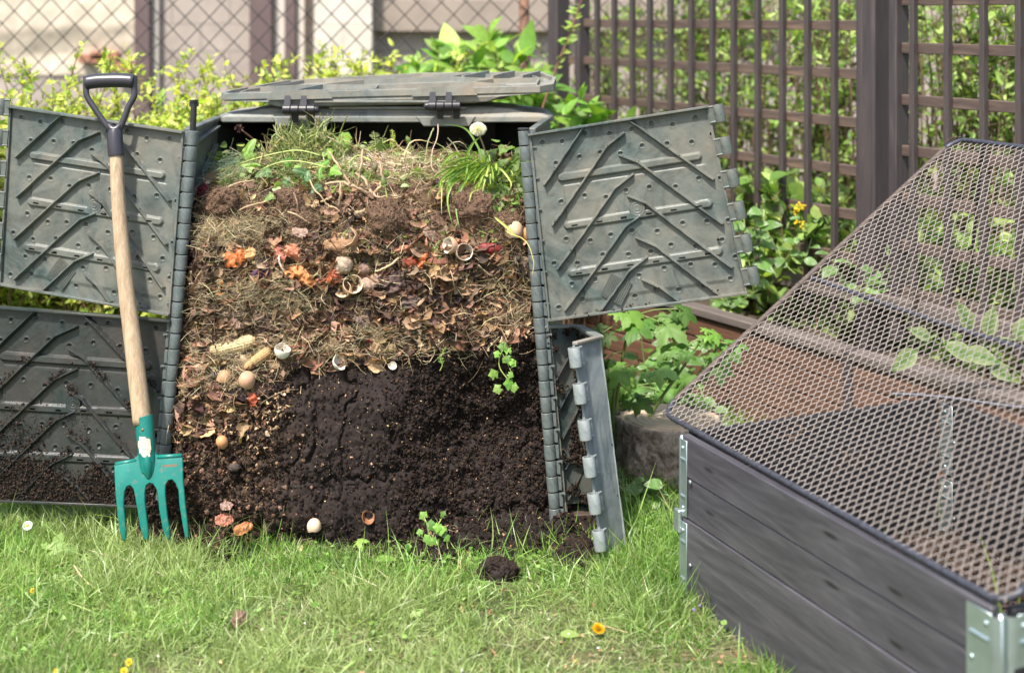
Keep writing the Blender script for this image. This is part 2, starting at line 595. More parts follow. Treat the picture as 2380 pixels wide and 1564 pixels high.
# ------------------------------------------------------------------ wire fence
M_WIRE = simple('grey_wire', (.035, .032, .032), .6, .2, .2, 40, 0)
M_RUST = simple('rusty_steel', (.16, .085, .055), .8, .2, .4, 25, .5, 60)
FY = 6.6
wf = thing('chain_link_fence', 'grey chain link fence with rusty posts behind the shrubs', 'fence', (0, FY, 0))
dw, dh = .117, .122
mb = MB()
for fam in (1, -1):
    x0 = -4.2
    k = -40
    while True:
        xa = x0 + k * dw
        if xa > 4.0:
            break
        z1 = 1.78
        n = int(z1 / (dh / 2))
        pts = []
        for i in range(0, n + 1):
            z = i * dh / 2
            x = xa + fam * i * dw / 2 + (0 if fam > 0 else 20 * dw)
            sag = .02 * math.sin(x * 1.3) + .008 * math.sin(x * 5)
            pts.append((x, FY + .003 * fam * (1 if i % 2 else -1), z + .03 + sag))
        pts = [p for p in pts if -4.3 < p[0] < 3.2]
        if len(pts) > 2:
            mb.tube(pts, .0026, 4, False)
        k += 1
mb.build('wire_mesh', M_WIRE, wf)
for px in (1216, -260):
    mb = MB()
    x = wx(px, FY + .03)
    mb.tube([(x, FY + .03, -.1), (x + .01, FY + .03, .9), (x, FY + .03, 1.85)], .025, 14)
    o = mb.build('post', M_RUST, wf, True)

# ------------------------------------------------------------------ trellis fence
TDIR = unit(np.array([CX + 800, -F, 0]))   # towards the viewer as it runs right
TN = np.array([-TDIR[1], TDIR[0], 0]) * -1                              # faces the viewer
if TN[1] > 0:
    TN = -TN
def tpt(px, C=13507.0):
    d = C / (px + 800)
    return np.array([(px - CX) / F * d, d, 0])
M_SLAT = wood('dark_stained_slat', (.036, .025, .023), (.060, .043, .038), (.105, .070, .050), (1.2, 22, 22), .6, 0, (.16, .10, .06), .70)
M_SLATV = wood('dark_stained_upright', (.034, .025, .025), (.052, .040, .039), (.075, .058, .052), (22, 22, 1.2), .6, 0, (.30, .22, .14), .80)
M_POST = wood('dark_stained_post', (.032, .024, .026), (.046, .036, .038), (.07, .055, .052), (18, 18, 1.0), .6, 0, (.20, .14, .09), .82)
def panel(label, px0, px1, slats, rails, stiles, C=13507.0):
    A, B = tpt(px0, C), tpt(px1, C)
    t = thing('trellis_panel', label, 'trellis', (A + B) / 2)
    for z in rails:
        c = (A + B) / 2 + np.array([0, 0, z])
        MB().box(c, (B - A) / 2, TN * -.010, (0, 0, .0180), bev=.002).build('rail', wood_r, t)
    for px in slats:
        p = tpt(px, C) + TN * (.0225)
        MB().box(p + np.array([0, 0, 1.16]), TDIR * .0105, TN * .0115, (0, 0, .80), bev=.002).build('slat', M_SLATV, t)
    for px in stiles:
        p = tpt(px, C) + TN * .006
        MB().box(p + np.array([0, 0, 1.15]), TDIR * .017, TN * .032, (0, 0, .83), bev=.003).build('frame_upright', M_POST, t)
    return t
rz = math.atan2(TDIR[1], TDIR[0])
wood_r = wood('dark_stained_rail', (.050, .034, .030), (.090, .062, .050), (.16, .105, .070), (1.2, 22, 22), .6, rz, (.21, .14, .085), .62)
sl1 = [1220 + .4875 * q for q in (365, 447, 533, 617, 716, 815, 915, 1017, 1132, 1250, 1370, 1498)]
panel('long dark trellis panel with small squares left of the thick post', 1325, 1995, sl1,
      [1.55, 1.38, 1.21, 1.04, .87, .715, .56, .42], [1356])
tt = panel('dark trellis panel right of the thick post, its foot behind the mesh frame', 2072, 2620, [2134, 2214, 2297, 2381, 2468, 2560],
           [1.467, 1.306, 1.131, .96, .80, .64, .48], [2092])
def post(px, hw, label, z1=2.0):
    p = tpt(px)
    t = MB()
    t.box(p + TN * .004 + np.array([0, 0, z1 / 2 - .1]), TDIR * hw, TN * hw, (0, 0, z1 / 2 + .1), bev=.008)
    return tag(t.build('fence_post', M_POST), label, 'post')
post(2031, .044, 'thick dark square post between the two trellis panels')
post(1300, .040, 'dark post at the far left end of the trellis')

# ------------------------------------------------------------------ brown timber planter under the trellis
PC = 12190.0
M_PLANK = wood('brown_stained_plank', (.060, .028, .018), (.115, .056, .036), (.17, .090, .058), (1.2, 22, 22), .6, rz, (.05, .035, .03), .66, False, 1.2)
M_CAP = wood('grey_brown_cap_board', (.07, .055, .05), (.105, .085, .078), (.15, .125, .11), (1.2, 20, 20), .7, rz)
pl = thing('timber_planter', 'long brown timber planter under the trellis, half hidden by plants', 'planter', tpt(1700, PC))
def run(pa, pb, z0, z1, off0, off1, name, mat):
    A, B = tpt(pa, PC), tpt(pb, PC)
    c = (A + B) / 2 + TN * (off0 + off1) / 2 + np.array([0, 0, (z0 + z1) / 2])
    return MB().box(c, (B - A) / 2, TN * (off1 - off0) / 2, (0, 0, (z1 - z0) / 2), bev=.003).build(name, mat, pl)
for pa, pb in ((1262, 1962), (1982, 2640)):
    for k in range(4):
        run(pa, pb, .002 + k * .080, .077 + k * .080, -.022, 0 + .002 * (k % 2), 'plank', M_PLANK)
    run(pa, pb, .3225, .350, -.050, .016, 'cap_board', M_CAP)
    run(pa, pb, .42, .47, -.33, -.30, 'back_rail', M_CAP)
run(1963, 1981, 0, .345, -.05, .012, 'corner_post', M_POST)
A, B = tpt(1262, PC), tpt(2640, PC)
mb = MB()
u = np.linspace(0, 1, 90); v = np.linspace(0, 1, 16)
U, V_ = np.meshgrid(u, v)
P = A + (B - A) * U[..., None] - TN * (.03 + .34 * V_[..., None])
P[..., 2] = .27 + .02 * fbm(P, 8, 5, 4)
mb.grid(P)
mb.build('planter_soil', simple('planter_earth', (.05, .035, .025), .95, 0, .5, 40, .9, 60), pl, True)

# ------------------------------------------------------------------ black raised bed
BL = at(1575, 1004, 3.365) * np.array([1, 1, 0])
bu = unit(np.array([.387, -.922, 0])); bv = np.array([-bu[1], bu[0], 0])
LEN, WID = 1.105, .81
brz = math.atan2(bu[1], bu[0])
bb0 = (.016, .017, .022)
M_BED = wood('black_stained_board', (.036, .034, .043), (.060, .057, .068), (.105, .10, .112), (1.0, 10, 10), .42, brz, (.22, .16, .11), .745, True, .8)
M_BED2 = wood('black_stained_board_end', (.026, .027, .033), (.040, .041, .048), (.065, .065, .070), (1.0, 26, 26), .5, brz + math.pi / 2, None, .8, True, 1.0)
M_ZINC = simple('galvanised_steel', (.46, .55, .56), .38, .85, .18, 12, .25, 30)
rb = thing('raised_bed', 'black stained raised bed of stacked boards with galvanised corner hinges', 'raised bed', BL + bu * LEN / 2 + bv * WID / 2)
M_BEDIN = wood('near_black_board', (.006, .006, .008), (.010, .010, .013), (.018, .018, .021), (1.0, 20, 20), .6, brz)  # near black, much darker than the boards of the long front side
for z0, bh in ((.003, .0985), (.1035, .0980), (.203, .0985), (.3035, .0975)):
    k = int(z0 * 10)
    one = z0 < .15
    for (o0, d, L, mt) in ((BL, bu, LEN, M_BED), (BL + bv * WID, bu, LEN, M_BED), (BL, bv, WID, M_BED2), (BL + bu * LEN, bv, WID, M_BED2)):
        n_ = bv if abs(np.dot(d, bu)) > .5 else bu
        far = np.dot(o0 - BL, n_) > .1
        off = (-.010 if far else .010)
        j = .0012 * ((k * 7) % 3) if z0 > .15 else 0
        if mt is M_BED and not far and z0 < .01:
            z0_, hh_ = .003, .0990
        elif mt is M_BED and not far and one:
            continue
        else:
            z0_, hh_ = z0, bh / 2
        c = o0 + d * L / 2 + n_ * (off + j) + np.array([0, 0, z0_ + hh_])
        gap = .022 if abs(np.dot(d, bu)) > .5 else .030
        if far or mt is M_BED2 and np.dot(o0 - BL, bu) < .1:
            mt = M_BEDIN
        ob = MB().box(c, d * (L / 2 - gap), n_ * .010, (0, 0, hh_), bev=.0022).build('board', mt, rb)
        if z0 > .3 and off > 0 and mt is M_BED:
            ob['label'] = 'top board worn pale along its upper edge'
def bracket(c0, d, out, z0, z1, wdt=.062, side=1):
    """plate lying on a board, pressed ribs across, riveted, curling round the hinge"""
    mb = MB()
    zz = (z0 + z1) / 2
    mb.box(c0 + d * wdt / 2 + out * .0015 + np.array([0, 0, zz]), d * wdt / 2, out * .0012, (0, 0, (z1 - z0) / 2 - .003), bev=.0008)
    # curl
    R = []
    for a in np.linspace(0, math.pi * .9, 8):
        R.append(c0 - out * .010 + out * .0125 * math.cos(a) - d * .016 * math.sin(a))
    for i in range(7):
        mid = (R[i] + R[i + 1]) / 2
        mb.box(mid + np.array([0, 0, zz]), (R[i + 1] - R[i]) / 2 * 1.05, unit(np.cross(R[i + 1] - R[i], (0, 0, 1))) * .001, (0, 0, (z1 - z0) / 2 - .006))
    for k in range(2):
        z = z0 + (z1 - z0) * (.27 + .47 * k)
        for dz in (-.012, .012) if False else (0,):
            mb.tube([c0 + d * .004 + out * .0022 + np.array([0, 0, z]), c0 + d * (wdt * .82) + out * .0022 + np.array([0, 0, z])], .0045, 8, True, flat=.8)
    o = mb.build('hinge_plate', M_ZINC, rb)
    smooth_by_angle(o, 40)
    for k in range(3):
        z = z0 + (z1 - z0) * (.12 + .38 * k)
        p = c0 + d * (.012 + .036 * (k % 2)) + out * .003 + np.array([0, 0, z])
        rv = MB().tube([p, p + out * .002, p + out * .0032], [.0052, .0045, .001], 10)
        rv.build('rivet', M_ZINC, o, True)
    return o
for zz0 in (.005, .204):
    zz1 = zz0 + .19
    bracket(BL + bu * .018, bu, -bv, zz0, zz1, .03)
    bracket(BL + bu * (LEN - .02), -bu, -bv, zz0, zz1)
    bracket(BL + bu * (LEN - .002) + bv * .038, bv, bu, zz0, zz1)
    bracket(BL + bu * (LEN - .045) + bv * (WID - .02), -bu, -bv, zz0, zz1, .05)
    bracket(BL + bu * .022 + bv * (WID - .02), bu, -bv, zz0, zz1, .04)
    for corner in (BL, BL + bu * LEN):
        MB().tube([corner + np.array([0, 0, zz0 + .01]) + (bv + (bu if corner is BL else -bu)) * .008, corner + np.array([0, 0, zz1]) + (bv + (bu if corner is BL else -bu)) * .008], .005, 8).build('hinge_pin', M_ZINC, rb, True)
# the clip of the upper collar at the left corner
mb = MB()
c = BL + bu * .012 - bv * .006 + np.array([0, 0, .19])
for i, (dz, o_, w_) in enumerate(((.028, 0, .013), (.02, .006, .013), (-.018, .008, .012), (-.028, .003, .009))):
    pass
mb.box(c + np.array([0, 0, 0]), bu * .013, bv * .005, (0, 0, .028), bev=.003)
mb.build('clip', M_ZINC, rb)
# earth inside
U, V_ = np.meshgrid(np.linspace(.015, .985, 120), np.linspace(.02, .98, 90))
P = BL + bu * LEN * U[..., None] + bv * WID * V_[..., None]
P[..., 2] = .05 + .012 * fbm(P, 9, 6, 4) + .006 * fbm(P, 45, 9, 3) + .04 * U
M_EARTH = simple('bed_earth', (.045, .030, .022), .95, 0, .5, 60, 1.0, 90)
MB().grid(P).build('bed_soil', M_EARTH, rb, True)
# offcut lying along the bottom board pair: nail and wear chips
for px, py, s_ in ((2040, 1322, 9), (2160, 1398, 7)):
    pass

# ------------------------------------------------------------------ wire mesh frame resting on the bed
FA = at(1540, 958, 3.49)
fu = unit(np.array([.374, -.927, 0])); fw = np.array([.927, .374, 0]) * .922 + np.array([0, 0, .661])
fw_len = np.linalg.norm(fw); fw = fw / fw_len
FLEN = 1.235
fn = unit(np.cross(fu, fw)); fn = fn if fn[2] > 0 else -fn
M_REBAR = simple('dark_ribbed_steel', (.055, .058, .075), .5, .4, .35, 60, .3, 120)
M_REBARR = simple('rusty_ribbed_steel', (.085, .065, .055), .75, .3, .45, 60, .4, 120)
M_MESH = simple('beige_coated_wire', (.27, .235, .215), .5, .15, .18, 70, .1)
mf = thing('mesh_frame', 'wire mesh screen on a bent steel rod frame, tilted up over the raised bed', 'mesh screen', FA)
def fp(s, t):
    sag = -.022 * math.sin(math.pi * min(max(s / FLEN, 0), 1)) * math.sin(math.pi * min(max(t / fw_len, 0), 1))
    return FA + fu * s + fw * t + fn * sag
def rod(pts, name, mat, parent, r=.0068):
    pts = np.array(pts)
    seg = [pts[0]]
    for a, b_ in zip(pts[:-1], pts[1:]):
        n = max(1, int(np.linalg.norm(b_ - a) / .006))
        for i in range(1, n + 1):
            seg.append(a + (b_ - a) * i / n)
    seg = np.array(seg)
    rad = r * (1 + .07 * ((np.arange(len(seg)) % 2) * 2 - 1))
    o = MB().tube(seg, rad, 10).build(name, mat, parent, True)
    return o
cr = .045
def corner(s0, t0, ds, dt_):
    """rounded corner points; ds, dt_ signs pointing into the frame"""
    out = []
    for a in np.linspace(0, math.pi / 2, 7):
        out.append(fp(s0 + ds * cr * (1 - math.sin(a)), t0 + dt_ * cr * (1 - math.cos(a))))
    return out
W = fw_len
c00 = corner(0, 0, 1, 1); c0W = corner(0, W, 1, -1); cL0 = corner(FLEN, 0, -1, 1); cLW = corner(FLEN, W, -1, -1)
edge = lambda s0, t0, s1, t1: [fp(s0 + (s1 - s0) * q, t0 + (t1 - t0) * q) for q in np.linspace(0, 1, 14)]
rod(c0W[::-1] + edge(cr, W, FLEN - cr, W)[1:], 'frame_rod', M_REBAR, mf)
rod(c00[::-1] + edge(cr, 0, FLEN - cr, 0)[1:] + cL0[1:], 'frame_rod', M_REBAR, mf)
rod(edge(0, cr, 0, W - cr), 'frame_rod', M_REBARR, mf, .0078)['label'] = 'rusty side rod'
rod(edge(FLEN, cr, FLEN, W - cr) + cLW[::-1][1:], 'frame_rod', M_REBAR, mf)
rod([p + fn * -.008 for p in edge(0, W * .478, FLEN, W * .478)], 'middle_rod', M_REBAR, mf, .0065)
# woven mesh: zigzag wires running up the screen
mb = MB()
sp = .0108
ns = int(FLEN / sp)
st = .0168
def srand(i): return math.sin(i * 12.9898) * .0012
for i in range(ns):
    s0 = (i + .5) * sp
    nt_ = int(W / st)
    j = np.arange(nt_ + 1)
    pts = []
    for jj in range(nt_ * 2 + 1):
        t = jj * st / 2
        ph = (jj + 2 * (i % 2)) % 4
        x = s0 + (sp * .555) * (0, 1, 0, -1)[ph] * (.93 + srand(i + jj * .1) * 20)
        y = (.0022, 0, -.0022, 0)[ph]
        tt_ = t + (0, .0016, 0, .0016)[ph]
        wob = .005 * math.sin(s0 * 21 + t * 9) + .003 * math.sin(t * 33 - s0 * 14)
        a = fp(min(max(x + wob * .6, .0), FLEN), min(tt_ * 1.0 + wob * .35, W))
        pts.append(a + fn * (y + .003 + wob * .5))
    mb.tube(pts, .00094, 5, False)
mb.build('wire_mesh', M_MESH, mf, True)
# thin tying wire round the rods
mb = MB()
for (f0, f1, n) in (((0, 0), (FLEN, 0), 26), ((0, 0), (0, W), 12), ((0, W), (FLEN, W), 26)):
    for k in range(n):
        q = (k + .3 + RNG.uniform(0, .4)) / n
        c = fp(f0[0] + (f1[0] - f0[0]) * q, f0[1] + (f1[1] - f0[1]) * q)
        d = unit(np.array(fp(*f1)) - np.array(fp(*f0)))
        e = unit(np.cross(d, fn)); sl = RNG.uniform(-.5, .5)
        pts = [c + (e * math.cos(a) + fn * math.sin(a)) * .0085 + d * (.004 * a / 6 + sl * .004 * math.cos(a)) for a in np.linspace(0, 6.3, 10)]
        mb.tube(pts, .0007, 4, False)
mb.build('tying_wire', M_REBAR, mf, True)
# prop holding the high edge up
rod([tpt(2235, 13000) * np.array([1, 1, 0]) + np.array([0, 0, .34]), fp(.10, W) + fn * -.012], 'prop_rod', M_REBARR, mf, .005)
# loose rod over the back corner of the bed
p0, p1 = at(2070, 915, 3.67), at(2400, 946, 3.54)
lr = rod([p0 + (p1 - p0) * q + np.array([0, 0, .004 * math.sin(q * 5)]) for q in np.linspace(0, 1.5, 8)], 'steel_rod', M_REBAR, None, .0055)
tag(lr, 'loose ribbed steel rod lying across the back corner of the raised bed', 'steel rod')

# ------------------------------------------------------------------ tree stump
def stump():
    t = thing('tree_stump', 'short sawn tree stump with rough bark between the compost bin and the raised bed', 'stump', (.49, 4.3, 0))
    R, Ht = .158, .165
    na, nz = 150, 50
    A_, Z_ = np.meshgrid(np.linspace(0, 2 * math.pi, na, endpoint=True), np.linspace(-.02, Ht, nz))
    Q = np.stack([np.cos(A_) * R, np.sin(A_) * R, Z_ * .45], -1)
    r = R * (1 + .035 * np.cos(2 * A_ + 1) + .02 * np.cos(3 * A_)) + .012 * np.exp(-Z_ / .03) + .010 * np.abs(fbm(Q, 42, 3, 3)) + .006 * fbm(Q, 16, 4, 3) + .003 * fbm(Q, 150, 8, 2)
    r[-1] -= .006
    P = np.stack([.49 + r * np.cos(A_), 4.3 + r * np.sin(A_), Z_], -1)
    m, nt, b = nmat('conifer_bark')
    n1 = noise_node(nt, 26, 6, .7, .8, stretch=((1, 1, .8), (0, 0, 0)))
    c = ramp(nt, n1.outputs[0], [(.30, (.05, .032, .022)), (.48, (.28, .22, .175)), (.62, (.46, .38, .32)), (.78, (.28, .17, .11))])
    nt.links.new(c, b.inputs['Base Color']); b.inputs['Roughness'].default_value = .95
    bump(nt, b, n1.outputs[0], .9, .012)
    MB().grid(P).build('bark', m, t, True)
    m, nt, b = nmat('sawn_wood')
    w = N(nt, 'ShaderNodeTexWave', Scale=14.0, Distortion=3.0, Detail=3.0)
    w.wave_type = 'RINGS'; w.rings_direction = 'Z'
    tc = nt.nodes.new('ShaderNodeTexCoord'); nt.links.new(tc.outputs['Object'], w.inputs[0])
    c = ramp(nt, w.outputs[0], [(.2, (.46, .34, .22)), (.8, (.58, .45, .31))])
    n1 = noise_node(nt, 12, 6, .7)
    c = mix(nt, ramp(nt, n1.outputs[0], [(.5, g3(0)), (.75, g3(.6))]), c, (.20, .13, .08))
    nt.links.new(c, b.inputs['Base Color']); b.inputs['Roughness'].default_value = .85
    bump(nt, b, n1.outputs[0], .4, .004)
    rr = np.linspace(1, .02, 30)[:, None]
    rim = (P[-1, :, :2] - np.array([.49, 4.3])) * .985
    TP = np.zeros((30, na, 3))
    TP[..., 0] = .49 + rim[None, :, 0] * rr
    TP[..., 1] = 4.3 + rim[None, :, 1] * rr
    TP[..., 2] = Ht + .001 + .003 * fbm(TP * np.array([1, 1, 0]), 20, 4, 3) - .006 * (rr > .93)
    MB().grid(TP, flip=False).build('cut_face', m, t, True)
stump()
# ================================================================== compost bin
L0, L1 = np.array([-.958, 3.72, 0]), np.array([-.880, 3.80, 1.10])
R0, R1 = np.array([.122, 3.72, 0]), np.array([.032, 3.80, 1.10])
cb = thing('compost_bin', 'green grey plastic compost bin with its front doors swung open and lid flipped back', 'compost bin', (-.42, 4.2, 0))

def inv_bilin(q, c):
    """(u,v) of point q in the quad c = TL,TR,BR,BL (layout units)"""
    u = v = .5
    TL, TR, BR, BLc = (np.array(p, float) for p in c)
    for _ in range(12):
        P = TL * (1 - u) * (1 - v) + TR * u * (1 - v) + BR * u * v + BLc * (1 - u) * v
        du = (TR - TL) * (1 - v) + (BR - BLc) * v
        dv = (BLc - TL) * (1 - u) + (BR - TR) * u
        d = np.linalg.solve(np.array([du, dv]).T, np.array(q, float) - P)
        u += d[0]; v += d[1]
    return u, v
CQ = [(165, 350), (1240, 175), (1475, 1300), (285, 1465)]
RIB = [[(500, 308), (375, 497), (265, 655)], [(740, 345), (640, 425), (315, 895)], [(795, 592), (690, 675), (345, 1155)],
       [(835, 842), (750, 905), (390, 1400)], [(880, 1085), (775, 1165), (605, 1400)],
       [(765, 262), (850, 320), (1270, 620)], [(720, 478), (830, 520), (1325, 885)], [(770, 722), (870, 760), (1380, 1145)],
       [(820, 970), (935, 1020), (1310, 1310)], [(855, 1218), (960, 1265), (1065, 1340)]]
BAR = [[(365, 612), (1178, 484)], [(405, 897), (1243, 765)], [(430, 1180), (1302, 1048)]]
RIB = [[inv_bilin(p, CQ) for p in r] for r in RIB]
BAR = [[inv_bilin(p, CQ) for p in r] for r in BAR]
DIM = []
for r_ in range(9):
    for c_ in range(8):
        DIM.append((.07 + c_ * .122 + (.06 if r_ % 2 else 0) + .012 * math.sin(r_ * 3 + c_ * 5), .06 + r_ * .108 + .014 * math.sin(c_ * 2.3 + r_)))

def segd(U, V, a, b_):
    ax, ay = a; bx, by = b_
    dx, dy = bx - ax, by - ay
    t = np.clip(((U - ax) * dx + (V - ay) * dy) / (dx * dx + dy * dy + 1e-12), 0, 1)
    return np.hypot(U - ax - t * dx, V - ay - t * dy), t

def door(name, TL, TR, BR, BLc, mat, parent, flipv=False, res=250, label=None, rim=.020, thick=.006, seed=0, hand=1):
    TL, TR, BR, BLc = (np.asarray(p, float) for p in (TL, TR, BR, BLc))
    Wd = (np.linalg.norm(TR - TL) + np.linalg.norm(BR - BLc)) / 2
    Hd = (np.linalg.norm(BLc - TL) + np.linalg.norm(BR - TR)) / 2
    n = unit(np.cross(BLc - TL, TR - TL)); n = n if n[1] < 0 else -n
    u = np.linspace(0, 1, res); v = np.linspace(0, 1, int(res * Hd / Wd))
    U, V = np.meshgrid(u, v)
    VV = 1 - V if flipv else V
    X, Y = U * Wd, VV * Hd
    P = (TL * ((1 - U) * (1 - V))[..., None] + TR * (U * (1 - V))[..., None] + BR * (U * V)[..., None] + BLc * ((1 - U) * V)[..., None])
    h = np.zeros_like(U)
    # the middle field is pressed forward a little, in steps
    for k, (a, b_) in enumerate(((.30, .52), (.52, .76), (.74, .93))):
        lo = .155 + .02 * k
        wv = np.clip((VV - a) / .004, 0, 1) * np.clip((b_ - VV) / .02, 0, 1)
        h += .0035 * wv * np.clip((U - lo) / .006, 0, 1) * np.clip((.93 - U) / .03, 0, 1)
    keep = np.ones((len(v) - 1, res - 1), bool)
    for k, (a, b_) in enumerate(BAR):
        d, t = segd(X, Y, (a[0] * Wd, a[1] * Hd), (b_[0] * Wd, b_[1] * Hd))
        prof = np.clip((.0125 - d) / .005, 0, 1)
        h = np.maximum(h, h * (1 - prof) + .0095 * prof)
        if k > 0:
            for q in np.linspace(.05, .93, 6):
                cx, cy = (a[0] + (b_[0] - a[0]) * q) * Wd, (a[1] + (b_[1] - a[1]) * q) * Hd
                dirv = unit(np.array([(b_[0] - a[0]) * Wd, (b_[1] - a[1]) * Hd]))
                al = (X - cx) * dirv[0] + (Y - cy) * dirv[1]
                ac = -(X - cx) * dirv[1] + (Y - cy) * dirv[0]
                hole = (np.abs(al) < .0095) & (np.abs(ac - .002) < .0034)
                keep &= ~(hole[:-1, :-1] & hole[1:, 1:])
    for r_ in RIB:
        for a, b_ in zip(r_[:-1], r_[1:]):
            d, t = segd(X, Y, (a[0] * Wd, a[1] * Hd), (b_[0] * Wd, b_[1] * Hd))
            end = 1.0
            prof = np.clip((.0046 - d) / .0026, 0, 1)
            h = np.maximum(h, prof * .0165)
    for (a, b_) in DIM:
        if min(abs(b_ - (BAR[k][0][1] + (BAR[k][1][1] - BAR[k][0][1]) * a)) for k in range(3)) < .04:
            continue
        d = np.hypot(X - a * Wd, Y - b_ * Hd)
        cup = np.clip((.0062 - d) / .003, 0, 1)
        low = h < .008
        h = np.where(low, h - .0062 * cup + .0014 * np.clip(1 - np.abs(d - .0078) / .002, 0, 1), h)
    d = np.hypot(X - .53 * Wd, Y - .475 * Hd)
    h = np.where(d < .022, np.maximum(h, .0098 + .0008 * np.cos(d * 900)), h)
    h += .0008 * fbm(P, 8, 40 + seed, 3)
    mb = MB()
    mb.grid(P + n * h[..., None], keep, flip=True)
    mb.grid((P - n * thick)[::4, ::4])
    # border walls
    def edge(a, b_, inward, dep, th=.0035, back=thick):
        a, b_ = np.asarray(a), np.asarray(b_)
        c = (a + b_) / 2 + n * (dep - back) / 2 + inward * th
        mb.box(c, (b_ - a) / 2, n * (dep + back) / 2, inward * th, bev=.0012)
    dn = unit(BLc - TL); rt = unit(TR - TL)
    edge(TL, TR, dn, rim); edge(BLc, BR, -unit(BR - TR), rim)
    edge(TL, BLc, rt, rim * .45); edge(TR, BR, -rt, rim * .45)
    # moulded text block, as small raised strokes
    cx, cy = (.36, .88) if not flipv else (.33, .16)
    c0 = TL * (1 - cx) * (1 - cy) + TR * cx * (1 - cy) + BR * cx * cy + BLc * (1 - cx) * cy
    e1 = unit(rt * .55 - dn * .83); e2 = unit(rt * .83 + dn * .55)
    for i in range(12):
        mb.box(c0 + e2 * (i * .0055 - .03) + n * .0062, e1 * .034, n * .0012, e2 * .0009)
    for i in range(15):
        mb.box(c0 + e1 * (i * .0046 - .033) + n * .0060, e2 * .032, n * .0011, e1 * .0008)
    o = mb.build(name, mat, parent)
    me = o.data
    sm = np.ones(len(me.polygons), bool)
    me.polygons.foreach_set('use_smooth', sm)
    me.set_sharp_from_angle(angle=math.radians(38))
    if label:
        o['label'] = label
    return o, n, Wd, Hd

def free_knuckle(c, up, out, n, mat, parent, hh=.024, r=.0165):
    """hollow barrel standing off a door's free edge"""
    c = np.asarray(c, float)
    mb = MB()
    a_ = np.linspace(0, 2 * math.pi, 22, endpoint=False)
    ring = lambda rad, z: [c + up * z + (out * math.cos(a) * rad * .95 + n * math.sin(a) * rad) for a in a_]
    mb.loft([ring(r - .0035, -hh), ring(r - .0005, -hh), ring(r, -hh + .002), ring(r, hh - .002), ring(r - .0008, hh), ring(r - .0035, hh), ring(r - .0035, -hh)], caps=False)
    mb.box(c - out * (r + .004) + n * .006, out * .008, n * .002, up * hh * .95, bev=.001)
    for s_ in (-1, 1):
        mb.tube([c - out * (r + .012) + up * s_ * hh * .86 + n * .005, c - out * (r - .004) + up * s_ * hh * .86 + n * .007], .0035, 8)
    o = mb.build('hinge_knuckle', mat, parent)
    return smooth_by_angle(o, 40)

# doors: corners in layout units with their real depth
UL = (at(24, 245, 3.90), at(430, 305, 3.80), at(398, 733, 3.765), at(0, 661, 3.88))
UR = (at(1229, 311, 3.80), at(1646, 245, 3.72), at(1738, 682, 3.70), at(1275, 746, 3.765))
LL = (at(-52, 706, 3.86), at(402, 742, 3.762), at(376, 1178, 3.73), at(-78, 1160, 3.82))
ul, nUL, w1, h1 = door('door', *UL, M_BIN, cb, label='upper left door swung open', seed=1)
ur, nUR, w2, h2 = door('door', *UR, M_BIN, cb, label='upper right door swung open', seed=2)
ll, nLL, w3, h3 = door('door', *LL, M_BINWET, cb, flipv=False, label='soil stained lower left door', seed=3)
for (q0, q1), d_, nn, sgn in (((UL[0], UL[3]), ul, nUL, -1), ((UR[1], UR[2]), ur, nUR, 1)):
    up = unit(q0 - q1)
    out = unit(np.cross(up, nn)); out = out * sgn if np.dot(out, (1, 0, 0)) > 0 else -out * sgn
    pitch = np.linalg.norm(q0 - q1)
    for k in range(6):
        c = q0 + (q1 - q0) * ((k + (.30 if sgn > 0 else .07)) * .172) + out * .024 + nn * .004
        free_knuckle(c, up, out, nn, M_BIN, d_)
# lower right door, swung nearly edge-on, folded in three
H0, H1 = at(1262, 762, 3.765), at(1303, 1172, 3.74)
B0, B1 = at(1342, 760, 3.86), at(1402, 1165, 3.82)
E0, E1 = at(1393, 786, 3.70), at(1452, 1276, 3.64)
G0, G1 = at(1336, 801, 3.60), at(1402, 1294, 3.545)
def strip(mb, a0, a1, b0, b1, th=.006, nu=26, nv=90, seed=0, ribs=False, flip=False):
    u, v = np.meshgrid(np.linspace(0, 1, nu), np.linspace(0, 1, nv))
    P = a0 * ((1 - u) * (1 - v))[..., None] + b0 * (u * (1 - v))[..., None] + a1 * ((1 - u) * v)[..., None] + b1 * (u * v)[..., None]
    n = unit(np.cross(b0 - a0, a1 - a0)); n = n if n[1] < 0 else -n
    P = P + n * (.0022 * fbm(P, 10, seed, 3))[..., None]
    mb.grid(P, flip=flip); mb.grid(P - n * th, flip=not flip)
    for i0, i1 in ((0, None), (-1, None)):
        for arr, brr in ((P[i0], (P - n * th)[i0]), (P[:, i0], (P - n * th)[:, i0])):
            mb.grid(np.stack([arr, brr]), flip=False)
    return n
mb = MB()
strip(mb, H0, H1, B0, B1, seed=5)
lr_ = mb.build('door', M_BIN, cb, True)
lr_['label'] = 'lower right door folded back almost edge-on'
mb = MB(); strip(mb, B0, B1, E0, E1, seed=6); strip(mb, E0, E1, G0, G1, th=.007, seed=7)
for k in range(3):
    pass
o = mb.build('outer_leaf', M_BIN2, lr_, True)
smooth_by_angle(o, 30)
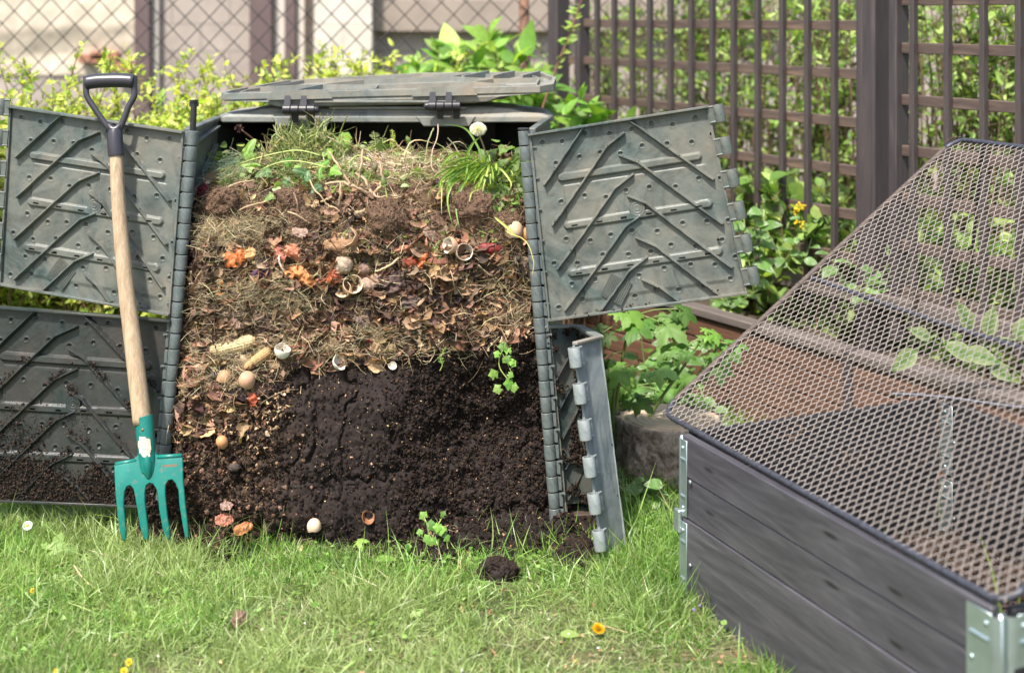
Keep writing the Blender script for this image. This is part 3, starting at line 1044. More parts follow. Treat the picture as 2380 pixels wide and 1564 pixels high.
# top rim of that door
mb = MB()
for a, b_, w_ in ((H0, B0, .012), (B0, E0, .013), (E0, G0, .008)):
    d = b_ - a; s_ = unit(np.cross(d, (0, 0, 1)))
    mb.box((a + b_) / 2 + np.array([0, 0, .003]), d / 2 * 1.02, s_ * w_, (0, 0, .004), bev=.0015)
mb.build('rim', M_BINLID, lr_)
up = unit(G0 - G1); outv = unit(np.cross(up, unit(np.cross(E0 - G0, G1 - G0))))
outv = unit((G0 - E0) - np.dot(G0 - E0, up) * up); nn = np.cross(up, outv); nn = nn if nn[1] < 0 else -nn
for k in range(6):
    c = G0 + (G1 - G0) * ((k + .33) * .172) + outv * .010 + nn * .002
    free_knuckle(c, up, outv, nn, M_BIN2, lr_, .025, .0165)
# diagonal ribs on the inner face of that door
mb = MB()
n_in = unit(np.cross(B0 - H0, H1 - H0)); n_in = n_in if n_in[0] > 0 else -n_in
for k in range(5):
    a = H0 + (H1 - H0) * (.30 + .17 * k) + (B0 - H0) * .15
    b_ = H0 + (H1 - H0) * (.06 + .17 * k) + (B0 - H0) * .95
    mb.box((a + b_) / 2 + n_in * .006, (b_ - a) / 2, n_in * .007, unit(np.cross(b_ - a, n_in)) * .003, bev=.001)
mb.build('rib', M_BINWET, lr_)

# hinge columns
def column(A, B, n, mat_of, skip=()):
    up = unit(B - A)
    Ls = np.linalg.norm(B - A) / n
    for k in range(n):
        c = A + (B - A) * (k + .5) / n
        hh = Ls / 2 * .93
        r = .0158
        jr = (k % 2) * .0008
        mb = MB()
        mb.tube([c - up * hh, c - up * (hh - .0012), c + up * (hh - .0012), c + up * hh], [r - .0012, r - jr, r - jr, r - .0012], 20)
        sd_ = 1 if A[0] > -.4 else -1
        mb.box(c + np.array([sd_ * .016, .002, 0]), (.009, 0, 0), (0, .004, 0), up * hh * .9, bev=.001)
        if k % 2:
            mb.box(c + np.array([sd_ * .026, -.002, 0]) + up * hh * .9, (.006, 0, 0), (0, .005, 0), up * .0015)
        o = mb.build('hinge_barrel', mat_of(k / n), cb)
        smooth_by_angle(o, 40)
column(L0 + (L1 - L0) * .04, L1, 25, lambda q: M_BARREL)
column(R0 + (R1 - R0) * .04, R1, 25, lambda q: M_BARREL)
# pins
mb = MB()
c = at(451, 236, 3.80)
mb.tube([c + np.array([-.004, 0, -.095]), c], .0085, 12)
mb.tube([c, c + np.array([0, 0, .004])], .0125, 14)
mb.box(c + np.array([0, 0, -.008]), (.0125, 0, 0), (0, .004, 0), (0, 0, .007), bev=.001)
smooth_by_angle(mb.build('hinge_pin', M_BLACK, cb), 40)
mb = MB()
mb.tube([R1 + np.array([0, 0, .002]), R1 + np.array([0, 0, .006])], .0165, 18)
smooth_by_angle(mb.build('hinge_pin', M_BLACK, cb), 40)

# side and back walls (inner faces seen), octagonal plan
def wallp(name, a0, a1, b0, b1, mat, ribs=True, nn=None, label=None):
    """a = front edge (bottom, top), b = back edge"""
    mb = MB()
    ctr = np.array([-.42, 4.2, .5])
    n = unit(np.cross(b0 - a0, a1 - a0)); n = n if np.dot(n, ctr - a0) > 0 else -n
    for (p, q) in ((0, 1),):
        mb.loft([[a0, b0, b1, a1], [a0 - n * .010, b0 - n * .010, b1 - n * .010, a1 - n * .010]])
    dz = unit(a1 - a0)
    mb.box((a1 + b1) / 2 - n * .005 + dz * .006, (b1 - a1) / 2, n * .011, dz * .0065, bev=.002)
    if ribs:
        L = np.linalg.norm(b1 - a1)
        for k in range(6):
            s0 = a0 + (a1 - a0) * (.12 + .17 * k) + (b0 - a0) * .08
            s1 = a0 + (a1 - a0) * (.26 + .17 * k if .26 + .17 * k < .99 else .99) + (b0 - a0) * .75
            mb.box((s0 + s1) / 2 + n * .006, (s1 - s0) / 2, n * .008, unit(np.cross(s1 - s0, n)) * .0025)
    o = mb.build(name, mat, cb)
    if label: o['label'] = label
    return o
def at0(x, y, z): return np.array([x, y, z])
PL = [(-.895, 3.812, -.982, 3.73), (-.905, 4.25, -.985, 4.22), (-.80, 4.62, -.86, 4.72), (-.06, 4.62, -.0, 4.72), (.108, 4.25, .175, 4.22), (.050, 3.812, .145, 3.73)]
nm = ['side_wall', 'corner_wall', 'back_wall', 'corner_wall', 'side_wall']
for i in range(5):
    x1, y1, x0, y0 = PL[i]; X1, Y1, X0, Y0 = PL[i + 1]
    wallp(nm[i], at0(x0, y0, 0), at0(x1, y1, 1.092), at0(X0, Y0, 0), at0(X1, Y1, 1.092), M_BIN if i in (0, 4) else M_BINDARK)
# back hinge columns glimpsed inside
for (x1, y1, x0, y0) in (PL[2],):
    a, b_ = at0(x0 + .02, y0 - .02, 0), at0(x1 + .02, y1 - .02, 1.07)
    mb = MB()
    for k in range(22):
        mb.tube([a + (b_ - a) * (k + .04) / 22, a + (b_ - a) * (k + .94) / 22], .017, 12)
    smooth_by_angle(mb.build('back_hinge', M_BINDARK, cb), 40)

# ------------------------------------------------------------------ lid
def poly_loft(layers):
    """layers: list of (list of xy, z function or number)"""
    R = []
    for pts, z in layers:
        R.append([np.array([x, y, z(x, y) if callable(z) else z]) for x, y in pts])
    return R
def shrink(pts, dx, dy0, dy1, cx=-.385):
    out = []
    for x, y in pts:
        out.append((x + (dx if x < cx else -dx) * min(1, abs(x - cx) / .3), min(max(y, dy0), dy1)))
    return out
rim = [(-.885, 4.205), (-.60, 4.203), (-.10, 4.203), (.112, 4.205), (.130, 4.26), (.122, 4.46), (.0, 4.72), (-.75, 4.72), (-.895, 4.46), (-.905, 4.26)]
l1 = shrink(rim, .022, 4.212, 4.70)
l2 = shrink(rim, .085, 4.218, 4.66)
l3 = shrink(rim, .115, 4.222, 4.62)
l4 = shrink(rim, .20, 4.232, 4.56)
mb = MB()
mb.loft(poly_loft([(rim, 1.090), (rim, 1.108), (l1, 1.117), (l2, 1.121), (l3, 1.131), (l4, 1.138)]))
mb.prism([(-.735, 4.199, 1.109), (-.55, 4.199, 1.109), (-.565, 4.199, 1.078), (-.715, 4.199, 1.078)], (0, .02, 0))
mb.prism([(-.295, 4.199, 1.109), (-.11, 4.199, 1.109), (-.13, 4.199, 1.078), (-.27, 4.199, 1.078)], (0, .02, 0))
lid = mb.build('lid', M_BINLID, cb)
m_ = lid.modifiers.new('soften', 'BEVEL'); m_.width = .0035; m_.segments = 2; m_.limit_method = 'ANGLE'
# recess strip on the rear half
MB().box((-.35, 4.214, 1.134), (.21, 0, 0), (0, .004, 0), (0, 0, .004), bev=.001).build('moulding', M_BINLID, lid)

# front half, flipped over and lying upside down on the rear half
tl = lambda x, y: (x + .385) * .024 + (y - 4.2) * .062
ro = [(-.872, 4.185), (-.60, 4.183), (-.15, 4.183), (.085, 4.185), (.128, 4.235), (.142, 4.42), (.10, 4.60), (-.30, 4.66), (-.74, 4.53), (-.880, 4.28), (-.890, 4.215)]
def lay(pts, z):
    return [np.array([x, y, z + tl(x, y)]) for x, y in pts]
r1 = shrink(ro, .0, 4.188, 4.66)
r2 = shrink(ro, .12, 4.186, 4.60)
r3 = shrink(ro, .16, 4.190, 4.57)
r4 = shrink(ro, .20, 4.200, 4.54)
ri = shrink(ro, .012, 4.197, 4.64)
mb = MB()
mb.loft([lay(r4, 1.143), lay(r3, 1.148), lay(r2, 1.163), lay(r1, 1.169), lay(ro, 1.173), lay(ro, 1.192), lay(ri, 1.192), lay(ri, 1.179)])
fl = mb.build('flipped_lid_half', M_BINLID, cb)
m_ = fl.modifiers.new('soften', 'BEVEL'); m_.width = .003; m_.segments = 2; m_.limit_method = 'ANGLE'
mb = MB()
def rib_(a, b_, z0=1.178, z1=1.1915, th=.0026):
    a, b_ = np.array([*a, 0.]), np.array([*b_, 0.])
    d = b_ - a
    s_ = unit(np.array([-d[1], d[0], 0])) * th
    za, zb = tl(*a[:2]), tl(*b_[:2])
    V = []
    for p, zz in ((a, za), (b_, zb)):
        for sg in (-1, 1):
            for z in (z0, z1):
                V.append(p + s_ * sg + np.array([0, 0, z + zz]))
    mb.add(V, [(0, 1, 3, 2), (4, 6, 7, 5), (0, 4, 5, 1), (2, 3, 7, 6), (1, 5, 7, 3), (0, 2, 6, 4)])
ring_ = shrink(ro, .055, 4.225, 4.58)
for i in range(len(ring_)):
    rib_(ring_[i], ring_[(i + 1) % len(ring_)])
for k in range(13):
    x = -.80 + k * .073
    rib_((x, 4.188), (x, 4.226), th=.002)
mid = [(-.60, 4.36), (-.42, 4.30), (-.12, 4.33), (-.06, 4.40), (-.20, 4.50), (-.48, 4.46)]
for i in range(6):
    rib_(mid[i], mid[(i + 1) % 6], z1=1.1945)
for a, b_ in (((-.60, 4.36), (-.83, 4.33)), ((-.48, 4.46), (-.62, 4.54)), ((-.42, 4.30), (-.42, 4.226)), ((-.12, 4.33), (-.02, 4.226)), ((-.06, 4.40), (.10, 4.40)), ((-.20, 4.50), (-.14, 4.60)), ((-.60, 4.36), (-.66, 4.226))):
    rib_(a, b_, z1=1.1945)
for k in range(3):
    rib_((-.16 + k * .095, 4.47 - .02 * k), (-.08 + k * .085, 4.60 - .02 * k), z1=1.200, th=.005)
mb.build('stiffening_ribs', M_BINLID, fl)
mb = MB()
mb.box((-.385, 4.1835, 1.155), (.215, 0, 0), (0, .003, 0), (0, 0, .003), bev=.001)
for cx in (-.645, -.205):
    mb.prism([np.array([cx + dx, 4.1825, z + tl(cx + dx, 4.18)]) for dx, z in ((-.10, 1.170), (.10, 1.170), (.082, 1.198), (-.082, 1.198))], (0, -.006, 0))
mb.build('edge_moulding', M_BINLID, fl)
# black lid hinges
for cx in (-.645, -.205):
    z = 1.140 + tl(cx, 4.18)
    mb = MB()
    y = 4.165
    for k in range(4):
        xa = cx - .049 + k * .0245
        mb.tube([(xa + .0008, y, z), (xa + .002, y, z), (xa + .0225, y, z), (xa + .0237, y, z)], [.0132, .0145, .0145, .0132], 18)
    sg = 1 if cx < -.4 else -1
    mb.tube([(cx + sg * .049, y, z), (cx + sg * .055, y, z), (cx + sg * .060, y, z), (cx + sg * .0625, y, z)], [.0105, .0105, .008, .003], 14)
    for k in range(2):
        xc = cx - .036 + k * .049
        mb.prism([(xc - .011, y + .002, z + .008), (xc + .011, y + .002, z + .008), (xc + .008, y + .012, z + .043), (xc - .008, y + .012, z + .043)], (0, .006, 0))
        xc += .0245
        mb.prism([(xc - .011, y + .002, z - .008), (xc + .011, y + .002, z - .008), (xc + .008, y + .010, z - .040), (xc - .010, y + .010, z - .040)][::-1], (0, .008, 0))
    smooth_by_angle(mb.build('lid_hinge', M_BLACK, lid), 35)
# ================================================================== the heap
def hz(z):
    return np.clip(z / 1.1, 0, 1)
PV = np.array([0, .03, .07, .12, .20, .30, .43, .56, .64, .70, .77, .85, .93, 1.0])
PY = np.array([3.70, 3.705, 3.715, 3.735, 3.755, 3.775, 3.80, 3.83, 3.86, 3.94, 4.08, 4.25, 4.45, 4.66])
PZ = np.array([-.02, .04, .11, .20, .34, .50, .67, .81, .885, .93, .955, .975, .97, .93])
nu, nv = 430, 560
U, V = np.meshgrid(np.linspace(0, 1, nu), np.linspace(0, 1, nv))
Y = np.interp(V, PV, PY); Z = np.interp(V, PV, PZ)
k_ = np.ones(41) / 41
Zs, Ys = Z[:, 0].copy(), Y[:, 0].copy()
Zs = np.convolve(np.pad(Zs, 20, 'edge'), k_, 'valid'); Ys = np.convolve(np.pad(Ys, 20, 'edge'), k_, 'valid')
Y = np.repeat(Ys[:, None], nu, 1); Z = np.repeat(Zs[:, None], nu, 1)
xl = L0[0] + (L1[0] - L0[0]) * hz(Z) + .012 - .075 * np.clip((.34 - Z) / .34, 0, 1) ** 1.2
xr = R0[0] + (R1[0] - R0[0]) * hz(Z) - .010
# the sides follow the walls towards the back
bk = np.clip((Y - 3.85) / .4, 0, 1)
xl = xl - .01 * bk; xr = xr + .05 * bk
bk2 = np.clip((Y - 4.28) / .36, 0, 1)
xl = xl + .09 * bk2; xr = xr - .09 * bk2
X = xl + (xr - xl) * U
dY, dZ = np.gradient(Ys), np.gradient(Zs)
nrm = unit(np.stack([0 * dY, -dZ, dY], -1))[:, None, :].repeat(nu, 1)
P = np.stack([X, Y, Z], -1)
face = np.clip((.70 - V) / .1, 0, 1)
edge_r = np.minimum(U, 1 - U)
P[..., 1] += .05 * np.clip(1 - edge_r / .07, 0, 1) ** 2 * face          # rounded corners of the block
px_, py_ = proj(P)
# large shapes: slab left proud in the middle left, hollow on the right, hump of grass on top
g = lambda cx, cy, sx, sy: np.exp(-((px_ - cx) / sx) ** 2 - ((py_ - cy) / sy) ** 2)
big = .040 * g(820, 1040, 190, 190) - .10 * g(1130, 1000, 120, 100) + .03 * g(900, 930, 90, 60) - .03 * g(1010, 900, 60, 60) + .03 * g(560, 960, 120, 110) + .02 * g(560, 640, 130, 110) + .018 * g(900, 600, 260, 60) - .02 * g(1120, 700, 120, 60)
big += .035 * g(450, 1120, 110, 110) + .03 * g(640, 1190, 160, 60)
slab_edge = np.clip((np.sin((px_ - 760 + .25 * (py_ - 1000)) / 34.0)), -1, 1)
darkm = 1 / (1 + np.exp(-(py_ - (835 - .13 * (px_ - 700) + 130 * np.clip((640 - px_) / 120, 0, 1))) / 12.0)) * face
nz = .018 * fbm(P, 7, 21, 3) + .011 * fbm(P, 22, 22, 3) + .0075 * fbm(P, 60, 23, 3) + .0035 * fbm(P, 170, 24, 2)
crack = np.abs(fbm(P * np.array([1, 1, .55]), 14, 61, 3))
nzd = .020 * fbm(P * np.array([1, 1, .5]), 9, 31, 3) - .016 * np.clip(.16 - crack, 0, 1) / .16 + .004 * fbm(P, 55, 33, 3) + .0016 * fbm(P, 190, 34, 2) + .004 * np.round(1.5 * fbm(P * np.array([1, 1, .7]), 12, 35, 2))
rightrough = np.clip((px_ - 900) / 150, 0, 1) + np.clip((690 - px_) / 60, 0, 1)
nzd = nzd + np.clip(rightrough, 0, 1) * (.016 * fbm(P, 26, 36, 3) + .006 * fbm(P, 85, 37, 2))
disp = big * face + nz * (1 - darkm) + nzd * darkm
hump = .085 * np.exp(-((X + .645) / .10) ** 2 - ((Y - 4.22) / .13) ** 2) + .03 * np.exp(-((X + .30) / .18) ** 2 - ((Y - 4.2) / .15) ** 2) + .015 * np.exp(-((X + .05) / .10) ** 2 - ((Y - 4.1) / .12) ** 2)
P = P + nrm * disp[..., None]
P[..., 2] += hump * np.clip((V - .6) / .1, 0, 1)
# undercut below the upper layer
HEAP = P
fn_x = np.gradient(P, axis=1); fn_y = np.gradient(P, axis=0)
HN = unit(np.cross(fn_x, fn_y)); HN = np.where((HN[..., 1:2] * -1 + HN[..., 2:3]) > 0, HN, -HN)
HPX, HPY = proj(P)

def layer_cols(px, py, P):
    n = fbm(P, 14, 71, 3)
    yb = 835 - .13 * (px - 700) + 130 * np.clip((640 - px) / 120, 0, 1)
    d = (py - yb) / 14 + n * 1.5
    t = (1 / (1 + np.exp(-d)))[..., None]
    up = np.array([.062, .037, .022]); dark = np.array([.0145, .0095, .0085])
    lowl = np.array([.050, .031, .019])
    wl = (1 / (1 + np.exp((px - 640 + 40 * n) / 28)))[..., None]
    c = up * (1 - t) + (dark * (1 - wl) + lowl * wl) * t
    root = np.exp(-((py - 500) / 50) ** 2)[..., None]
    return c * (1 - .8 * root) + np.array([.095, .056, .035]) * root * .8
hc = layer_cols(HPX, HPY, P)
m, nt, b = nmat('compost_mass')
a = nt.nodes.new('ShaderNodeAttribute'); a.attribute_name = 'col'
n1 = noise_node(nt, 70, 6, .75)
n2 = noise_node(nt, 330, 3, .7)
c = mix(nt, 1.0, a.outputs[0], ramp(nt, n1.outputs[0], [(.25, g3(.55)), (.75, g3(1.6))]), 'MULTIPLY')
c = mix(nt, ramp(nt, n2.outputs[0], [(.70, g3(0)), (.76, g3(.5))]), c, (.16, .09, .05))
nt.links.new(c, b.inputs['Base Color'])
b.inputs['Roughness'].default_value = .88
b.inputs['Specular IOR Level'].default_value = .3
bp = bump(nt, b, n1.outputs[0], .55, .006)
bump(nt, b, n2.outputs[0], .45, .002, bp)
M_HEAP = m
hm = MB().grid(P, col=hc)
heap = hm.build('compost_heap', M_HEAP, None, True, (-.42, 3.75, 0), usecol=True)
tag(heap, 'layered block of compost filling the open bin, dark soil below and dry leaves above', 'compost heap')

# crumbled spill along the foot
su, sv = np.meshgrid(np.linspace(-1.16, .30, 420), np.linspace(3.38, 3.95, 190))
S = np.stack([su, sv, su * 0], -1)
spx, spy = proj(S)
front = 1278 + 34 * fbm(S, 5, 81, 4) - 70 * np.clip((460 - spx) / 90, 0, 1) + 18 * np.exp(-((spx - 900) / 140) ** 2) + 10 * np.exp(-((spx - 1330) / 60) ** 2)
dd = (front - spy) / 60.0
hgt = .055 * np.clip(dd, -1, 1.6)
hgt = hgt + .095 * np.exp(-((su + .03) / .17) ** 2) * np.clip(dd, 0, 1.35) + .07 * np.exp(-((su + .90) / .13) ** 2) * np.clip(dd, 0, 1.4)
hgt = hgt * np.clip((su + 1.16) / .1, 0, 1) * np.clip((.32 - su) / .1, 0, 1)
hgt = hgt - .02 + (.026 * fbm(S, 11, 82, 3) + .018 * np.clip(fbm(S, 40, 83, 3), -.4, 2) + .007 * fbm(S, 110, 84, 2)) * np.clip(dd + .5, 0, 1)
S[..., 2] = hgt
sc_ = np.broadcast_to(np.array([.017, .011, .0095]), S.shape) * (1 + .5 * np.clip(fbm(S, 20, 85, 2), -1, 1))[..., None] + np.array([.02, .013, .009]) * (np.clip((700 - spx) / 200, 0, 1))[..., None]
spill = MB().grid(S, col=sc_).build('soil_spill', M_HEAP, None, True, (-.4, 3.6, 0), usecol=True)
tag(spill, 'dark crumbly soil spilled on the grass along the foot of the bin', 'soil', None, 'stuff')
SN = unit(np.cross(np.gradient(S, axis=1), np.gradient(S, axis=0)))

# second small spill near the folded door
def patch(cx, cy, rx, ry, h, seed, label, name='soil_patch', n=90):
    u, v = np.meshgrid(np.linspace(-1.3, 1.3, n), np.linspace(-1.3, 1.3, n))
    Q = np.stack([cx + u * rx, cy + v * ry, u * 0], -1)
    r = np.hypot(u, v) + .35 * fbm(Q, 12, seed, 3)
    Q[..., 2] = h * np.clip(1 - r, -.4, 1) ** 1.0 + .010 * fbm(Q, 45, seed + 1, 3) * (r < 1.2) + .006 * fbm(Q, 120, seed + 2, 2) - .004
    o = MB().grid(Q, col=(.018, .012, .010)).build(name, M_HEAP, None, True, usecol=True)
    tag(o, label, 'soil', None, 'stuff')
    return Q
p_ = at(1345, 1295, 4544 / (1295 - 34))
Q2 = patch(p_[0], p_[1], .075, .11, .045, 300, 'small dark crumb patch of soil on the grass beside the folded door')

bvh = BVHTree.FromPolygons([tuple(v) for v in P[::2, ::2].reshape(-1, 3)],
      [tuple(q) for q in (lambda i: np.stack([i[:-1, :-1], i[:-1, 1:], i[1:, 1:], i[1:, :-1]], -1).reshape(-1, 4))(np.arange(P[::2, ::2].shape[0] * P[::2, ::2].shape[1]).reshape(P[::2, ::2].shape[:2])).tolist()])
EYE = Vector((0, 0, H))
def hit(px, py, out=0.0):
    d = Vector(tuple(at(px, py, 3.7))) - EYE
    loc, nr, _, _ = bvh.ray_cast(EYE, d.normalized())
    if loc is None:
        return at(px, py, 4.1), np.array([0, -.3, .95])
    nr = np.array(nr)
    if nr[1] > .2 or np.dot(nr, np.array(d)) > 0:
        nr = -nr
    nr = unit(nr + np.array([0, -.8, .25]))
    return np.array(loc) + nr * out, nr

# ------------------------------------------------------------------ sampling the heap
def sample(n, fmask, jitter=.002):
    """random points of the heap where fmask(px, py) says so (probability)"""
    out_p, out_n = [], []
    got = 0
    vis = V < .985
    ii, jj = np.where(vis)
    while got < n:
        s_ = RNG.integers(0, len(ii), n * 3)
        i, j = ii[s_], jj[s_]
        pr = fmask(HPX[i, j], HPY[i, j])
        k = RNG.random(len(i)) < pr
        i, j = i[k], j[k]
        if not len(i):
            break
        out_p.append(HEAP[i, j] + RNG.normal(0, jitter, (len(i), 3))); out_n.append(HN[i, j])
        got += len(i)
    p, q = np.concatenate(out_p)[:n], np.concatenate(out_n)[:n]
    return p, q

def yb_(px):
    return 835 - .13 * (px - 700) + 130 * np.clip((640 - px) / 120, 0, 1)
sg = lambda x: 1 / (1 + np.exp(-np.clip(x, -30, 30)))
band = lambda a, b_, s=10: (lambda px, py: sg((py - a) / s) * sg((b_ - py) / s))
def m_leaf(px, py):
    return sg((py - 560) / 14) * sg((yb_(px) + 6 - py) / 10) * (1 - .55 * np.exp(-((px - 1000) / 200) ** 2 - ((py - 600) / 30) ** 2)) + .22 * sg((py - 440) / 10) * sg((570 - py) / 10)
def m_strawy(px, py):
    a = np.exp(-((px - 600) / 130) ** 2 - ((py - 690) / 38) ** 2) + np.exp(-((px - 530) / 90) ** 2 - ((py - 545) / 30) ** 2)
    a += .9 * np.exp(-((px - 520) / 80) ** 2 - ((py - 850) / 45) ** 2) + .5 * np.exp(-((px - 760) / 260) ** 2 - ((py - 800) / 26) ** 2)
    a += .5 * np.exp(-((px - 1190) / 50) ** 2 - ((py - 690) / 60) ** 2) + .05 * sg((py - 430) / 8) * sg((yb_(px) - py) / 10)
    return np.clip(a, 0, 1)
def m_chips(px, py):
    yb = yb_(px)
    a = np.exp(-((py - yb + 14) / 26) ** 2) * sg((1240 - px) / 20) + .8 * np.exp(-((px - 560) / 75) ** 2 - ((py - 940) / 60) ** 2)
    return np.clip(a, 0, 1)

# ---- templates
def curl_leaf(seed, curl=1.0, nx=7, ny=5, pointed=1.0, crump=.10):
    r = np.random.default_rng(seed)
    u = np.linspace(-1, 1, nx); v = np.linspace(-1, 1, ny)
    Uq, Vq = np.meshgrid(u, v)
    w = (1 - np.abs(Uq) ** (1.6 + r.random())) ** .75 * (1 + .15 * np.sin(Uq * 6 + r.random() * 6) * pointed)
    x = Uq
    y = Vq * .48 * w
    R = .35 + r.random() * .6
    ang = y / R * curl * 1.5
    zz = (1 - np.cos(ang)) * R
    y2 = np.sin(ang) * R
    b2 = r.normal(0, .35) * curl
    zz = zz + b2 * x ** 2 + r.normal(0, .25) * x * y
    zz = zz + crump * r.normal(0, 1, x.shape)
    tw = r.normal(0, .5)
    y3 = y2 * np.cos(tw * x) - zz * np.sin(tw * x); z3 = y2 * np.sin(tw * x) + zz * np.cos(tw * x)
    P_ = np.stack([x, y3, z3], -1).reshape(-1, 3) * .5
    Fc = [(j * nx + i, j * nx + i + 1, (j + 1) * nx + i + 1, (j + 1) * nx + i) for j in range(ny - 1) for i in range(nx - 1)]
    sh = .75 + .35 * r.random(len(P_))
    return P_, Fc, sh
T_DRY = [curl_leaf(i, 1.2 if i % 2 else .55, 7, 5, 1.0, .08 if i % 2 else .13) for i in range(18)]
def ribbon(seed, n=6, bend=.35, wd=.012, taper=True):
    r = np.random.default_rng(seed)
    t = np.linspace(0, 1, n)
    x = t - .5
    a, b_, c_ = r.normal(0, bend, 3)
    y = a * (t - .5) ** 2 * 2 + .3 * b_ * np.sin(t * 5)
    z = c_ * (t - .5) ** 2 * 2 + .1 * b_ * np.cos(t * 4)
    V_ = []
    for i in range(n):
        w = wd * (1 if not taper else (.35 + .65 * math.sin(math.pi * min(1, .15 + t[i] * .9))))
        V_ += [(x[i], y[i] - w / 2, z[i]), (x[i], y[i] + w / 2, z[i] + w * .2), (x[i], y[i], z[i] + w * .7)]
    Fc = []
    for i in range(n - 1):
        for j in range(3):
            k = (j + 1) % 3
            Fc.append((i * 3 + j, i * 3 + k, (i + 1) * 3 + k, (i + 1) * 3 + j))
    return np.array(V_), Fc
T_STRAW = [ribbon(i, 6, .22, .014) for i in range(8)]
T_ROOT = [ribbon(i + 50, 9, .7, .010) for i in range(10)]
T_STICK = [ribbon(i + 90, 4, .05, .03, False) for i in range(4)]
def chip(seed, k=5):
    r = np.random.default_rng(seed)
    a = np.sort(r.random(k)) * 6.283
    rad = .35 + .3 * r.random(k)
    e = .5 + .6 * r.random()
    top = np.stack([np.cos(a) * rad, np.sin(a) * rad * e, .06 + .10 * r.normal(0, 1, k)], -1)
    bot = top - np.array([0, 0, .10])
    V_ = np.concatenate([top, bot])
    Fc = [tuple(range(k)), tuple(range(2 * k - 1, k - 1, -1))] + [(i, i + k, (i + 1) % k + k, (i + 1) % k) for i in range(k)]
    return V_, Fc
T_CHIP = [chip(i, 4 + i % 3) for i in range(10)]
def ico(seed=None, amp=.25):
    t = (1 + 5 ** .5) / 2
    V_ = np.array([(-1, t, 0), (1, t, 0), (-1, -t, 0), (1, -t, 0), (0, -1, t), (0, 1, t), (0, -1, -t), (0, 1, -t), (t, 0, -1), (t, 0, 1), (-t, 0, -1), (-t, 0, 1)], float)
    V_ = unit(V_) * .5
    Fc = [(0, 11, 5), (0, 5, 1), (0, 1, 7), (0, 7, 10), (0, 10, 11), (1, 5, 9), (5, 11, 4), (11, 10, 2), (10, 7, 6), (7, 1, 8), (3, 9, 4), (3, 4, 2), (3, 2, 6), (3, 6, 8), (3, 8, 9), (4, 9, 5), (2, 4, 11), (6, 2, 10), (8, 6, 7), (9, 8, 1)]
    if seed is not None:
        r = np.random.default_rng(seed)
        V_ = V_ * (1 + r.normal(0, amp, (12, 1))) * np.array([1, .8 + .3 * r.random(), .7 + .3 * r.random()])
    return V_, Fc
T_CRUMB = [ico(i) for i in range(12)]

def place(name, temps, n, mask, sizes, pal, mat, label, cat, lay_=.6, out=.004, w=None, jit=.25, asp=(1, 1, 1), smooth=True, droop=0.0):
    p, q = sample(n, mask)
    # orientation: mostly lying against the surface
    z = unit(q * lay_ + RNG.normal(0, .45, q.shape))
    x = RNG.normal(size=z.shape)
    x[:, 2] *= .35 if droop == 0 else 1
    x[:, 2] -= droop
    M_ = rot_from(z, x)
    s_ = np.exp(RNG.uniform(np.log(sizes[0]), np.log(sizes[1]), n))
    M_ = M_ * s_[:, None, None] * np.array(asp)[None, None, :]
    o_ = scatter(name, temps, p + q * (out + .25 * out * RNG.normal(size=(n, 1))), M_, pick(pal, n, w, jit), mat, None, None, smooth)
    tag(o_, label, cat, None, 'stuff')
    return o_

BROWNS = [(.15, .080, .048), (.22, .125, .075), (.09, .052, .036), (.28, .17, .10), (.38, .24, .14), (.045, .03, .025)]
PINKB = [(.25, .15, .10), (.17, .10, .072), (.10, .062, .048), (.34, .215, .135), (.05, .035, .03)]
place('dead_leaves', T_DRY, 3000, m_leaf, (.022, .066), PINKB + BROWNS, M_DRY, 'brown curled dead leaves pressed through the middle of the heap', 'dead leaves', 1.2, .007, jit=.3)
place('pale_leaf_scraps', T_DRY, 1000, lambda px, py: m_leaf(px, py) * sg((950 - px) / 110), (.010, .034), [(.38, .26, .15), (.30, .20, .12), (.44, .33, .21)], M_DRY, 'pale tan leaf scraps among the darker dead leaves', 'leaf scraps', .6, .006)
place('dry_straw', T_STRAW, 6200, m_strawy, (.035, .12), [(.48, .39, .24), (.38, .30, .18), (.56, .47, .31), (.28, .22, .13), (.20, .17, .09)], M_DRY, 'dry straw and grass stalks matted in the heap', 'straw', .8, .012, w=[4, 3, 3, 2, 1])
place('hay_tuft', T_STRAW, 1300, lambda px, py: np.clip(np.exp(-((px - 545) / 80) ** 2 - ((py - 548) / 24) ** 2) + .9 * np.exp(-((px - 620) / 100) ** 2 - ((py - 692) / 24) ** 2), 0, 1), (.03, .07), [(.38, .35, .20), (.26, .27, .16), (.46, .41, .25)], M_DRY, 'grey green half-dried hay in the left of the heap', 'hay', .7, .009)
place('wood_chips', T_CHIP, 3600, m_chips, (.006, .021), [(.33, .20, .12), (.25, .14, .085), (.42, .28, .17), (.20, .11, .07), (.50, .36, .24)], M_DRY, 'brown shell and bark chips along the top of the dark soil', 'chips', .5, .004, smooth=False)
place('root_threads', T_ROOT, 3600, lambda px, py: np.clip(sg((py - 425) / 10) * sg((590 - py) / 14) + .10 * m_leaf(px, py) + .25 * np.exp(-((px - 540) / 120) ** 2 - ((py - 1020) / 80) ** 2), 0, 1), (.02, .09), [(.34, .24, .15), (.24, .16, .10), (.44, .34, .22), (.17, .11, .07)], M_DRY, 'fine tangled roots in the brown soil below the greenery', 'roots', .4, .013, asp=(1, .7, .7), droop=.4)
